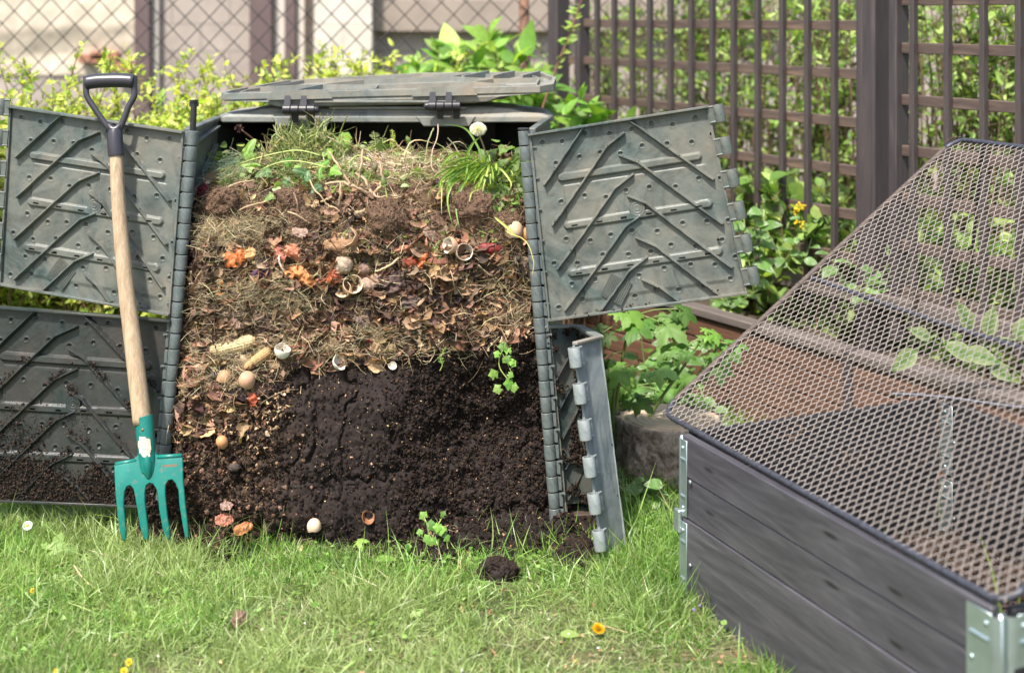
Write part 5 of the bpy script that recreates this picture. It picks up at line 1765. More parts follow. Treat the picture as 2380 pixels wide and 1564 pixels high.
bud(1103, 372, .006, [(1106, 400), (1105, 385), (1103, 374)], 'small dark dandelion bud just left of the fluffy seed head stem', Y0=4.06, tip=(.2, .2, .08))
bud(869, 392, .009, [(852, 436), (858, 414), (868, 396)], 'brownish dandelion bud leaning right on the pale stalks', Y0=3.97, col=(.17, .16, .09), tip=(.3, .25, .15))
bud(892, 423, .009, [(905, 560), (903, 500), (900, 460), (893, 430)], 'dandelion bud on a long pale stem in front of the root balls', Y0=3.82, tip=(.6, .58, .5), mat=M_PALEG)
bud(1180, 375, .011, [(1150, 405), (1160, 398), (1172, 384)], 'large green dandelion bud pointing up right beside the right hinge', Y0=3.98, tip=(.5, .33, .1))
bud(1160, 455, .0115, [(1140, 405), (1141, 430), (1152, 450), (1158, 455)], 'hanging round dandelion bud near the right hinge', Y0=3.86, col=(.2, .26, .09), mat=M_PALEG)
bud(1116, 441, .010, [(1095, 470), (1106, 455), (1114, 446)], 'dandelion bud below the orange flower', Y0=3.86, col=(.2, .28, .1))
def flower(px, py, r, Y0, label, loc=None, col=(.62, .30, .01), n=60, up=(0, -.7, .7), cat='dandelion flower'):
    c = at(px, py, Y0) if loc is None else loc
    d = unit(np.array(up, float)); x = unit(np.cross(d, (1, .1, 0))); y = np.cross(d, x)
    mb = MB()
    for k in range(n):
        a = k * 2.4; q = (k / n) ** .5
        o_ = x * math.cos(a) + y * math.sin(a)
        b0_ = c + o_ * r * q * .55; tp = c + o_ * r * q * 1.0 + d * r * .45 * (1.1 - q)
        w = np.cross(d, o_) * r * .10
        mb.add([b0_ - w, b0_ + w, tp + w, tp - w], [(0, 1, 2, 3)], np.array(col) * (.8 + .4 * RNG.random()))
    mb.tube([c - d * r * .5, c - d * r * .1, c + d * r * .05], [r * .3, r * .5, r * .3], 10, col=(.12, .2, .05))
    return tag(mb.build('dandelion_flower' if cat != 'daisy' else 'daisy', M_LEAF, None, False, usecol=True), label, cat)
flower(1140, 444 - 8, .010, 3.85, 'orange yellow wilting dandelion flower on the root ball below the grass tuft')
flower(1084, 420 + 8, .007, 3.86, 'tiny orange flower behind the grass blades above the right root ball', n=30)

# fern tip and grey sprigs
def frond(pts, Y0, r, label, leaves, mat, name='fern_tip', cat='fern', col=(.34, .42, .07), ll=.012):
    t = thing(name, label, cat, at(*pts[0], Y0))
    P_ = curve([at(x, y, Y0) for x, y in pts], 20)
    MB().tube(P_, np.linspace(r, r * .5, len(P_)), 6).build('stem', mat, t, True)
    mb = MB()
    for k in range(leaves):
        q = .35 + .62 * k / leaves
        c = P_[int(q * (len(P_) - 1))]
        d = unit(P_[min(int(q * (len(P_) - 1)) + 1, len(P_) - 1)] - P_[max(int(q * (len(P_) - 1)) - 1, 0)])
        for s_ in (-1, 1):
            o_ = unit(np.array([s_ * 1., RNG.normal(0, .5), .25 + RNG.normal(0, .2)]))
            L = ll * (1.1 - .5 * q) * RNG.uniform(.7, 1.2)
            w = d * L * .22
            mb.add([c, c + o_ * L * .5 + w, c + o_ * L, c + o_ * L * .5 - w], [(0, 1, 2, 3)], np.array(col) * RNG.uniform(.7, 1.3))
    mb.build('leaflets', M_LEAF, t, True, usecol=True)
    return t
frond([(913, 364), (913, 340), (914, 320), (911, 301)], 4.10, .0016, 'small curled light green fern tip in the dark gap', 16, M_PALEG)
frond([(873, 360), (872, 330), (868, 305)], 4.12, .0018, 'pale grey green sprig with few short side shoots, left of the fern tip', 7, M_PALEG, 'grey_sprig', 'sprig', (.25, .28, .14), .022)
frond([(888, 362), (888, 340), (890, 318)], 4.13, .0016, 'second shorter grey green sprig, right beside the first', 6, M_PALEG, 'grey_sprig', 'sprig', (.22, .25, .13), .018)
frond([(1022, 862), (1028, 848), (1024, 835), (1029, 818), (1036, 806)], 3.755, .0012, 'thin green seedling hanging on the black soil', 12, M_PALEG, 'seedling', 'seedling', (.16, .30, .06), .012)

# dried flower head with its stem
t = thing('dried_flower', 'dark dried flower head on a reddish stem, upper left of the heap', 'dried flower', at(626, 355, 4.2))
MB().tube(curve([at(630, 360, 4.22), at(600, 333, 4.16), at(562, 303, 4.10)]), .0025, 7).build('stem', M_REDST, t, True)
mb = MB()
c = at(556, 299, 4.10)
for k in range(40):
    d = unit(RNG.normal(size=3) + np.array([-.6, 0, .5]))
    e = unit(np.cross(d, RNG.normal(size=3)))
    mb.add([c, c + d * .010 + e * .003, c + d * .015, c + d * .010 - e * .003], [(0, 1, 2, 3)], (.075, .04, .035))
mb.build('flower_head', M_DRY, t, False, usecol=True)
o = MB().box(at(640, 352, 4.18), (.045, .01, .012), (0, .01, 0), (-.002, 0, .009), bev=.002).build('bark_piece', M_BARK)
o.data.color_attributes.new('col', 'FLOAT_COLOR', 'POINT').data.foreach_set('color', np.tile([.14, .085, .075, 1], len(o.data.vertices)))
tag(o, 'flat reddish brown bark piece under the dried flower stem', 'bark')

# woody pruning: pale branching twig in the middle
def branch(node_list, label, name, mat, Y0, grp=None):
    """node_list: list of (list of (px, py, dY), r0, r1)"""
    p0 = node_list[0][0][0]
    t = thing(name, label, 'branch', at(p0[0], p0[1], Y0))
    for pts, r0, r1 in node_list:
        P_ = curve([at(x, y, Y0 + dy) for x, y, dy in pts], 4 * len(pts))
        P_ = P_ + RNG.normal(0, .0012, P_.shape) + np.array([0, -.03, 0])
        MB().tube(P_, np.linspace(r0, r1, len(P_)) * .95, 8).build('stem' if r0 > .007 else 'twig', mat, t, True)
    return t
branch([([(876, 500, .02), (873, 478, 0), (866, 455, 0), (862, 440, -.01)], .011, .0075),
        ([(866, 455, 0), (845, 440, -.02), (818, 428, -.03), (795, 420, -.02), (758, 425, -.02)], .006, .0035),
        ([(866, 458, 0), (880, 440, -.02), (892, 420, -.02), (890, 400, -.03), (884, 372, -.02)], .006, .003),
        ([(884, 425, -.02), (900, 412, 0), (925, 415, .02)], .004, .0025),
        ([(868, 478, 0), (845, 488, -.03), (810, 492, -.03), (778, 480, -.02), (760, 470, -.02)], .006, .0035),
        ([(818, 428, -.03), (800, 400, -.03), (790, 385, -.03), (768, 350, -.01)], .0045, .0028),
        ([(835, 435, -.02), (838, 405, -.04), (842, 380, -.04), (846, 345, -.02)], .0045, .003),
        ([(775, 455, -.02), (760, 462, 0), (735, 470, 0)], .004, .003),
        ([(795, 420, -.02), (795, 450, -.03), (790, 478, -.02)], .004, .0025),
        ([(862, 440, -.01), (850, 415, 0), (830, 400, .02)], .005, .003),
        ([(862, 440, -.01), (880, 455, -.03), (905, 452, -.02), (935, 455, 0)], .004, .0025)],
       'pale branching woody cutting sticking out of the middle top of the heap', 'woody_cutting', M_TWIG, 3.90)
k = 0
for pts, r, mt, l, nm_, ct in (
    ([(712, 400, 3.95), (730, 440, 3.86), (745, 455, 3.84), (760, 478, 3.84)], .0034, M_TWIG, 'pale bent twig left of the woody cutting', 'twig', 'twig'),
    ([(683, 448, 3.85), (690, 470, 3.82), (694, 495, 3.82)], .0036, M_TWIGD, 'short brown stick upright in the left soil lump', 'stick', 'stick'),
    ([(668, 492, 3.81), (690, 500, 3.80), (720, 520, 3.81)], .0032, M_TWIG, 'tan stick crossing the left root lump', 'stick', 'stick'),
    ([(520, 440, 3.86), (556, 425, 3.88), (590, 420, 3.9)], .0036, M_TWIG, 'long tan stick on the left shoulder of the heap', 'stick', 'stick'),
    ([(600, 392, 3.98), (604, 378, 3.98), (610, 358, 3.99)], .0030, M_TWIG, 'short upright tan stick between the ivy leaves', 'stick', 'stick'),
    ([(545, 495, 3.83), (575, 480, 3.82), (620, 468, 3.82)], .0036, M_TWIG, 'tan stick lying in the brown soil at the upper left', 'stick', 'stick'),
    ([(700, 655, 3.80), (724, 645, 3.77), (738, 636, 3.76)], .0030, M_PALEG, 'pale cut stalk below the orange skins', 'stalk', 'stalk'),
    ([(695, 785, 3.79), (660, 812, 3.77), (635, 835, 3.77)], .0042, M_TWIG, 'thick tan stalk slanting below the corn cobs', 'stalk', 'stalk'),
    ([(990, 688, 3.79), (975, 705, 3.775), (968, 718, 3.775)], .0050, M_TWIG, 'short thick tan stalk piece right of centre', 'stalk', 'stalk'),
    ([(1043, 612, 3.79), (1030, 622, 3.77), (1018, 632, 3.78)], .0022, M_STRAWM, 'thin pale stick by the white lined eggshell', 'stick', 'stick'),
    ([(1042, 615, 3.79), (1052, 645, 3.77), (1056, 668, 3.78)], .0022, M_STRAWM, 'thin tan stick pointing down right of the dark leaves', 'stick', 'stick'),
    ([(700, 895, 3.76), (698, 915, 3.75)], .0020, M_STRAWM, 'short upright straw bit in the black soil', 'straw', 'straw'),
    ([(1018, 290, 4.12), (1016, 320, 4.08), (1005, 350, 4.04), (1002, 385, 4.00), (1010, 400, 3.98)], .0020, simple('pale_pink_stem', (.46, .32, .24), .7), 'long thin pinkish root hanging from the lid hinge to the heap', 'root', 'root'),
    ([(1008, 300, 4.14), (996, 325, 4.12), (990, 360, 4.10), (989, 385, 4.08)], .0028, simple('olive_stem', (.22, .24, .10), .6), 'thick olive grass stem in the dark gap', 'stem', 'stem'),
    ([(1170, 510, 3.80), (1180, 540, 3.775), (1222, 560, 3.72), (1240, 610, 3.70), (1236, 640, 3.70)], .0016, simple('yellow_root', (.52, .44, .12), .6), 'thin yellow stem curling over the right hinge', 'stem', 'stem'),
    ([(960, 900 - 70, 3.77), (985, 840, 3.755), (1000, 838, 3.75), (1010, 818, 3.76), (1004, 800, 3.78)], .0012, M_STRAWM, 'thin pale root loop on the black soil', 'root', 'root'),
    ([(1180, 800, 3.77), (1195, 832, 3.75), (1150, 875, 3.745), (1160, 900, 3.745)], .0018, M_GREEN, 'stem of the hanging green weed', 'stem', 'stem') if False else
    ([(930, 598, 3.79), (900, 620, 3.77), (872, 632, 3.77)], .0045, M_STRAWM, 'fibrous straw coloured stalk above the potatoes', 'stalk', 'stalk'),
    ([(655, 585, 3.79), (648, 600, 3.765), (654, 620, 3.765), (668, 638, 3.77)], .0045, simple('white_root', (.62, .52, .42), .6), 'white root curling over the pink onion skin', 'root', 'root'),
    ([(745, 985, 3.75), (752, 980, 3.735), (760, 990, 3.735), (757, 998, 3.74)], .0028, simple('white_sprout', (.62, .60, .48), .5), 'small pale curled sprout in the black soil', 'sprout', 'sprout'),
    ([(985, 1200, 3.66), (1000, 1235, 3.62), (1018, 1265, 3.58)], .0022, M_STRAWM, 'pale straight straw standing in the spilled soil beside the small weed', 'straw', 'straw'),
    ([(838, 905 + 75, 3.76), (870, 980, 3.745)], .0016, M_STRAWM, 'short twig end in the black soil', 'twig', 'twig')):
    P_ = curve([at(*p) for p in pts], 16)
    P_ = P_ + RNG.normal(0, .0006, P_.shape)
    o = MB().tube(P_, np.linspace(r, r * .7, len(P_)) * .8, 7).build(nm_, mt, None, True)
    tag(o, l, ct)

# pale dry stalk bundle on top, and dried leaf bundle in the face
def bundle(n, fpos, fdir, ln, cols, name, label, temps=None, asp=(1, 1, 1), mat=None):
    p = np.array([fpos(i / n) for i in range(n)])
    d = np.array([fdir(i / n) for i in range(n)])
    M_ = rot_from(np.cross(d, RNG.normal(size=d.shape)), d) * RNG.uniform(ln[0], ln[1], (n, 1, 1)) * np.array(asp)
    o = scatter(name, temps or T_STRAW, p, M_, pick(cols, n), mat or M_DRY)
    return tag(o, label, name.replace('_', ' '), None, 'stuff')
def b1(q):
    p, n = hit(880 + RNG.uniform(-45, 60), 385 + RNG.uniform(-18, 22), .006 + .012 * RNG.random()); return p
bundle(420, b1, lambda q: np.array([1, -.3, -.25]) + RNG.normal(0, .3, 3), (.04, .11), [(.52, .40, .30), (.44, .32, .24), (.60, .50, .38)], 'pale_stalks', 'bundle of pale pinkish dry stalks on top of the heap near the middle', T_STICK, (1, 1.1, 1.1))
def b2(q):
    p, n = hit(905 + RNG.uniform(-100, 60), 770 + RNG.uniform(-12, 14), .005 + .01 * RNG.random()); return p
bundle(260, b2, lambda q: np.array([1, -.1, -.1]) + RNG.normal(0, .3, 3), (.03, .08), [(.40, .32, .18), (.30, .24, .14), (.48, .40, .24)], 'dried_stalks', 'twisted grey yellow dried stalks just above the black soil', None, (1, 1.6, 1.4))
def b3(q):
    p, n = hit(905 + RNG.uniform(60, 250), 430 + RNG.uniform(-50, 30), .004 + .01 * RNG.random()); return p
bundle(500, b3, lambda q: RNG.normal(0, 1, 3) * np.array([1, .4, .6]), (.02, .08), [(.42, .31, .21), (.34, .24, .16)], 'dry_rootlets', 'dry rootlets strewn between the grass tuft and the woody cutting')

# greenery over the top of the heap
GR = [(.24, .31, .10), (.34, .40, .15), (.17, .24, .07), (.42, .46, .21), (.40, .38, .20)]
T_BLADE = [ribbon(i + 200, 7, .35, .035) for i in range(8)]
def gtop(n, cx, cy, sx, sy, ln, cols, label, name, temps=T_BLADE, dirf=None, out=(.002, .02), asp=(1, 1, 1), mat=None):
    def f(q):
        p, nn_ = hit(cx + RNG.normal(0, sx), cy + RNG.normal(0, sy), RNG.uniform(*out)); return p
    return bundle(n, f, dirf or (lambda q: RNG.normal(0, 1, 3) * np.array([1, .6, .35])), ln, cols, name, label, temps, asp, mat or M_GRASS)
gtop(800, 712, 352, 34, 22, (.04, .10), GR, 'heaped cut grass forming the peak at the upper left of the heap', 'cut_grass', dirf=lambda q: np.array([RNG.normal(0, .6), -.3, -1.0]) + RNG.normal(0, .25, 3), asp=(1, 1.5, 1.5))
gtop(420, 690, 395, 95, 18, (.03, .08), GR + [(.44, .44, .22)], 'loose cut grass spread over the left top of the heap', 'cut_grass')
gtop(800, 830, 385, 130, 20, (.04, .12), [(.48, .46, .27), (.36, .40, .17), (.60, .54, .38), (.40, .28, .18)], 'pale wilted grass along the top middle', 'wilted_grass')
gtop(260, 540, 415, 50, 14, (.04, .11), [(.22, .30, .18), (.32, .36, .2), (.42, .38, .22)], 'grey green fine grass on the left shoulder of the heap', 'fine_grass', dirf=lambda q: np.array([-1, -.3, -.5]) + RNG.normal(0, .45, 3), asp=(1, .5, .5))
gtop(110, 498, 395, 22, 12, (.08, .17), [(.15, .22, .15), (.20, .28, .18)], 'blue green thin grass spilling beside the left hinge', 'fine_grass', dirf=lambda q: np.array([-1, -.1, -.25]) + RNG.normal(0, .25, 3), asp=(1, .35, .35), out=(.01, .05))
gtop(260, 990, 395, 80, 14, (.03, .09), [(.36, .36, .16), (.25, .30, .09), (.48, .40, .25)], 'thin wilted grass along the top right', 'wilted_grass')
# small green leaflets strewn
LF = []
def leaf_t(wd=.42, fold=.18, n=4, droop=.15):
    V_ = [(0, 0, 0)]
    for i in range(1, n):
        q = i / n
        w = wd * .5 * math.sin(math.pi * q ** .8)
        V_ += [(q, w, fold * w - droop * q * q), (q, 0, -droop * q * q), (q, -w, fold * w - droop * q * q)]
    V_.append((1, 0, -droop))
    Fc = [(0, 2, 1), (0, 3, 2)]
    for i in range(n - 2):
        a = 1 + 3 * i
        Fc += [(a, a + 1, a + 4, a + 3), (a + 1, a + 2, a + 5, a + 4)]
    e = len(V_) - 1
    a = 1 + 3 * (n - 2)
    Fc += [(a, a + 1, e), (a + 1, a + 2, e)]
    return np.array(V_), Fc
T_LEAF = [leaf_t(.5, .3, 4, .15), leaf_t(.42, .1, 4, .3), leaf_t(.36, .4, 4, .05)]
T_ROUND = [leaf_t(.95, .15, 5, .1), leaf_t(.85, .3, 5, .25)]
gtop(620, 740, 392, 190, 26, (.010, .034), [(.20, .32, .08), (.30, .42, .14), (.12, .2, .05), (.40, .48, .24)], 'small green weed leaves strewn over the top of the heap', 'weed_leaves', T_ROUND, mat=M_LEAF)
gtop(260, 1175, 440, 34, 34, (.010, .026), [(.12, .22, .05), (.18, .30, .08)], 'limp green weed leaves by the right hinge', 'weed_leaves', T_ROUND, mat=M_LEAF)
gtop(170, 1010, 560, 140, 30, (.006, .016), [(.16, .28, .06), (.24, .36, .09)], 'tiny green leaves scattered in the middle right of the heap', 'weed_leaves', T_ROUND, mat=M_LEAF)

# long grass tuft
def long_blade(pts, w, col, mb):
    P_ = curve([at(*p) for p in pts], 22)
    n = len(P_)
    T_ = unit(np.gradient(P_, axis=0))
    S_ = unit(np.cross(T_, np.array([0, 1, .2])))
    q = np.linspace(0, 1, n)
    ww = w * np.clip(np.minimum(q * 5 + .4, (1 - q) * 2.2), .03, 1)[:, None]
    fold = np.cross(S_, T_)
    G_ = np.stack([P_ - S_ * ww, P_ + fold * ww * .5, P_ + S_ * ww], 1)
    mb.grid(G_, col=np.array(col))
t = thing('grass_tuft', 'tuft of long bright green grass drooping over the right root ball', 'grass', at(1105, 420, 3.9))
mb = MB()
r_ = np.random.default_rng(5)
YG = [(.20, .34, .05), (.30, .44, .08), (.14, .26, .05), (.42, .47, .13)]
for k in range(64):
    bx, by = 1128 + r_.normal(0, 18), 412 + r_.normal(0, 12)
    ang = r_.uniform(-.3, 1.0)
    ex = bx + r_.normal(-48, 42); ey = by + r_.uniform(-35, 55)
    mx, my = (bx + ex) / 2, min(by, ey) - r_.uniform(0, 28)
    long_blade([(bx, by, 3.93), (mx + 8, my, 3.90), (ex + 6, (my + ey) / 2 + 6, 3.86), (ex, ey, 3.83)], r_.uniform(.0018, .0038), YG[k % 4], mb)
for pts, w in (([(1145, 420, 3.93), (1115, 350, 3.95), (1088, 305, 3.97), (1060, 292, 3.97), (1024, 290, 3.97)], .003), ([(1080, 400, 3.92), (1086, 360, 3.92), (1100, 332, 3.92), (1118, 318, 3.92)], .0042),
               ([(1075, 395, 3.92), (1045, 398, 3.90), (1028, 430, 3.86), (1026, 500, 3.82)], .0035), ([(1115, 405, 3.92), (1060, 420, 3.86), (1040, 460, 3.83), (1050, 520, 3.80)], .0040),
               ([(1110, 400, 3.92), (1075, 430, 3.85), (1060, 480, 3.82), (1068, 530, 3.79)], .0046), ([(1120, 390, 3.93), (1080, 380, 3.92), (1050, 410, 3.87), (1040, 440, 3.86)], .004),
               ([(1130, 400, 3.93), (1125, 430, 3.86), (1095, 450, 3.82), (1090, 500, 3.80)], .0035), ([(1150, 505, 3.80), (1180, 530, 3.77), (1200, 550, 3.76)], .0035)):
    long_blade(pts, w, YG[int(w * 1e4) % 4], mb)
mb.build('blades', M_GRASS, t, True, usecol=True)

# lobed leaf shapes
def lobed(seed, lobes=5, depth=.35, n=64, dome=.12, ivy=False):
    a = np.linspace(-math.pi, math.pi, n, endpoint=False)
    if ivy:
        rr = .45 + .28 * np.abs(np.cos(a * 1.25)) ** 2 * (np.cos(a) > -.8) + .22 * np.exp(-(a / .35) ** 2)
    else:
        rr = .62 + depth * .5 * np.cos(a * lobes) + .05 * np.cos(a * lobes * 4) + .12 * np.cos(a)
        rr *= np.clip(1 - np.exp(-((np.abs(a) - math.pi) / .25) ** 2) * .8, .1, 1)
    r = np.random.default_rng(seed)
    rings = []
    V_ = [(0, 0, 0)]
    for q in (.35, .7, 1.0):
        for i in range(n):
            x, y = math.cos(a[i]) * rr[i] * q, math.sin(a[i]) * rr[i] * q
            V_.append((x, y, -dome * (x * x + y * y) * 2 + .03 * math.sin(a[i] * lobes) * q + .02 * r.normal() * (q == 1)))
    Fc = [(0, 1 + i, 1 + (i + 1) % n) for i in range(n)]
    for k in range(2):
        for i in range(n):
            j = (i + 1) % n
            Fc.append((1 + k * n + i, 1 + (k + 1) * n + i, 1 + (k + 1) * n + j, 1 + k * n + j))
    V_ = np.array(V_, float)
    V_[:, 0] += .45
    return V_, Fc
def one_leaf(tm, p, M_, col, name, label, cat, grp=None, mat=None, vein=None):
    V_ = tm[0] @ M_.T + p
    C_ = np.repeat(np.array([col]), len(V_), 0).astype(float)
    if vein is not None:
        x, y = tm[0][:, 0], tm[0][:, 1]
        f = np.exp(-(np.minimum(np.abs(y), np.abs(np.abs(y) - np.abs(x) * .7)) / .05) ** 2)[:, None]
        C_ = C_ * (1 - f) + np.array(vein) * f
    o = MB().add(V_, tm[1], C_).build(name, mat or M_LEAF, None, True, usecol=True)
    return tag(o, label, cat, grp)
IVY = lobed(3, 5, .3, 40, .2, True)
for i, (px, py, s_, c, l) in enumerate(((582, 386, .060, (.17, .30, .06), 'large light green ivy leaf, leftmost and highest'), (600, 408, .045, (.26, .36, .12), 'pale underside ivy leaf below the large light one'),
       (627, 410, .045, (.10, .18, .06), 'dark veined ivy leaf in the row at the left top'), (657, 402, .040, (.13, .26, .05), 'bright ivy leaf right of the dark veined one'), (565, 412, .040, (.16, .26, .06), 'drooping ivy leaf at the left end of the row'),
       (705, 420, .042, (.07, .14, .05), 'blue green curled ivy leaf in the middle of the row'), (665, 432, .036, (.08, .16, .06), 'small dark ivy leaf above the left root ball'), (640, 462, .030, (.15, .24, .06), 'small ivy leaf hanging in front of the brown soil'),
       (780, 418, .044, (.17, .34, .06), 'bright ivy leaf framed by the woody cutting'), (740, 408, .034, (.14, .28, .05), 'small green ivy leaf left of the woody cutting'), (760, 432, .030, (.14, .26, .06), 'low green ivy leaf under the woody cutting'),
       (735, 445, .036, (.06, .12, .05), 'dark shiny ivy leaf right of the left root ball'), (715, 432, .03, (.09, .17, .07), 'grey green ivy leaf above the root ball'), (690, 408, .028, (.20, .34, .08), 'light green small ivy leaf near the cut grass'))):
    p, n = hit(px, py, .048)
    M_ = frame_of(unit(n + RNG.normal(0, .35, 3)), RNG.uniform(0, 6)) * s_ * .78
    one_leaf(IVY, p, M_, c, 'ivy_leaf', l, 'ivy leaf', 'ivy leaves on the heap', vein=tuple(min(1, x * 1.9 + .05) for x in c))
CEL = lobed(4, 3, .30, 48, .15)
for px, py, s_, l, Y0 in ((790, 343, .052, 'large bright green lobed celery leaf standing on top of the heap', 4.12), (772, 352, .04, 'smaller lobed celery leaf left of the large one', 4.12), (758, 366, .030, 'low lobed celery leaf at the cut grass', 4.05)):
    one_leaf(CEL, at(px, py, Y0), frame_of(np.array([.1, -.8, .5]), 1.2) * s_ * .85, (.22, .38, .06), 'celery_leaf', l, 'celery leaf', 'celery leaves on the heap')
for pts, l in (([(800, 385, 4.05), (798, 362, 4.10), (790, 348, 4.12)], 'pale stem of the large celery leaf'), ([(810, 380, 4.05), (830, 362, 4.08), (850, 368, 4.06), (862, 374, 4.04)], 'thick pale green celery stalk bending right'),
               ([(560, 380, 4.02), (620, 362, 4.0), (690, 350, 3.98), (745, 362, 3.98)], 'long pale arching grass stalk on the left'), ([(600, 398, 3.98), (650, 378, 3.95), (700, 376, 3.95), (760, 390, 3.95)], 'long tan arching stem over the cut grass')):
    tag(MB().tube(curve([at(*p) for p in pts], 16), .0022, 7).build('stem', M_PALEG, None, True), l, 'stem')
frond([(770, 395), (768, 372), (767, 345)], 4.08, .0018, 'thin green bud stalk beside the celery leaf', 2, M_GREEN, 'bud_stalk', 'stalk', (.16, .22, .1), .006)

# wilted dandelion leaves by the right hinge
t = thing('dandelion_plant', 'wilted dark green dandelion leaves heaped beside the right hinge', 'dandelion', at(1175, 420, 3.87))
for k in range(34):
    p, n = hit(1170 + RNG.normal(0, 24), 412 + RNG.normal(0, 30), .012 + .03 * RNG.random())
    tm = curl_leaf(700 + k, .9, 9, 5, 2.0, .07)
    M_ = frame_of(unit(n + RNG.normal(0, .6, 3)), RNG.uniform(-2.4, -.6)) * RNG.uniform(.04, .085)
    c = pick([(.13, .21, .06), (.18, .27, .09), (.09, .15, .05)], 1)[0]
    MB().add(tm[0] @ M_.T + p, tm[1], c).build('leaf', M_LEAF, t, True, usecol=True)
# hanging weed on the dark soil
def weed(stems, Y0, label, leafs, r=.0016, name='weed'):
    t = thing(name, label, 'weed', at(*stems[0][0], Y0))
    for s_ in stems:
        MB().tube(curve([at(x, y, Y0) for x, y in s_], 14), r, 6).build('stem', M_PALEG, t, True)
    for k, (x, y, s2) in enumerate(leafs):
        tm = lobed(k, 5, .18, 30, .12)
        M_ = frame_of(unit(np.array([RNG.normal(0, .3), -1, .4])), RNG.uniform(0, 6)) * s2
        MB().add(tm[0] @ M_.T + at(x, y, Y0 - .008), tm[1], pick([(.18, .34, .06), (.24, .42, .09), (.13, .26, .05)], 1)[0]).build('leaf', M_LEAF, t, True, usecol=True)
weed([[(1190, 800), (1165, 820), (1160, 850), (1175, 875), (1188, 885)], [(1168, 822), (1180, 845), (1190, 868)]], 3.745, 'fresh green weed hanging on the black soil face at the right',
     [(1172, 816, .022), (1182, 822, .018), (1188, 832, .016), (1162, 826, .015), (1152, 880, .022), (1166, 900, .020), (1185, 880, .024), (1192, 890, .020), (1180, 868, .014), (1195, 840, .015), (1178, 840, .014), (1186, 850, .016), (1190, 900, .016)])
weed([[(1003, 1262), (1010, 1235), (1022, 1212), (1032, 1195)], [(1000, 1262), (996, 1235), (990, 1210)], [(1005, 1262), (985, 1250), (978, 1244)]], 3.60, 'small ground ivy weed with purple flowers growing out of the spilled soil',
     [(990, 1205, .018), (992, 1222, .020), (1013, 1232, .020), (1020, 1216, .018), (1026, 1238, .016), (1034, 1200, .014), (1000, 1248, .018), (1016, 1250, .018), (978, 1244, .014), (990, 1258, .018), (1030, 1252, .016)], name='ground_ivy')
crumpled(475, 445, .035, .030, (.16, .01, .025), 'dark red wilted petals beside the left hinge', 401, .01, .3, name='red_petals', cat='petals', grp=None, mat=M_LEAF)
crumpled(468, 458, .020, .022, (.13, .01, .02), 'second smaller dark red petal below the first', 402, .01, .9, name='red_petals', cat='petals', grp=None, mat=M_LEAF)

# ================================================================== garden fork
gfb = at(345, 1262, 3.60)
fkt = thing('garden_fork', 'green garden fork with wooden shaft and black grip leaning on the open left door', 'garden fork', gfb)
FT, FB_ = at(268, 300, 3.785), at(345, 1000, 3.645)
axis = unit(FT - FB_)
M_SHAFT = wood('ash_shaft', (.25, .175, .105), (.36, .265, .17), (.44, .34, .23), (30, 30, 1.6), .7, 0, (.20, .14, .09), .68)
M_TEAL, nt, b = nmat('green_enamel')
n1_ = noise_node(nt, 9, 7, .75, .5)
n2_ = noise_node(nt, 60, 5, .75)
c = ramp(nt, n1_.outputs[0], [(.3, (.003, .115, .098)), (.7, (.008, .19, .155))])
c = mix(nt, ramp(nt, n2_.outputs[0], [(.56, g3(0)), (.66, g3(.75))]), c, (.10, .15, .125))
c = mix(nt, ramp(nt, n1_.outputs[0], [(.58, g3(0)), (.66, g3(.75))]), c, (.10, .075, .05))
nt.links.new(c, b.inputs['Base Color']); b.inputs['Roughness'].default_value = .38
bump(nt, b, n2_.outputs[0], .12, .002)
def fpt(px, py, off=0.0):
    """point of the fork's plane behind a layout position"""
    q = (FT[1] - FB_[1]) / (700.0)
    Y0 = FB_[1] + (1000 - py) * q
    return at(px, py, Y0) + np.array([0, -off, 0])
pts = curve([fpt(270, 352), fpt(276, 480), fpt(292, 660), fpt(313, 830), fpt(331, 985)], 30)
MB().tube(pts, np.interp(np.linspace(0, 1, len(pts)), [0, .35, .75, 1], [.0175, .0200, .0235, .0245]), 24).build('shaft', M_SHAFT, fkt, True)
mb = MB()
mb.tube([fpt(266, 302), fpt(267, 312), fpt(268, 335), fpt(270, 358), fpt(270, 363)], [.017, .0205, .0215, .0225, .0215], 20)
for s_ in (-1, 1):
    mb.tube(curve([fpt(266 + s_ * 3, 308), fpt(265 + s_ * 16, 294), fpt(258 + s_ * 40, 250), fpt(257 + s_ * 54, 226), fpt(256 + s_ * 56, 210), fpt(256 + s_ * 56, 178)], 26), [.0095] * 6 + [.0065] * 15 + [.006] * 10 if False else .0066, 12, flat=1.3)
mb.tube([fpt(252, 290), fpt(258, 299), fpt(266, 303), fpt(274, 299), fpt(280, 290)], [.008, .010, .012, .010, .008], 12)
P_ = curve([fpt(199, 193), fpt(225, 189), fpt(256, 187.5), fpt(288, 187.5), fpt(312, 190)], 20)
mb.tube(P_, [.0175] + [.0200] * (len(P_) - 2) + [.0175], 22)
grip = mb.build('grip', simple('black_grip_plastic', (.030, .028, .036), .33, 0, .12, 60, .05, 90), fkt, True)
smooth_by_angle(grip, 50)
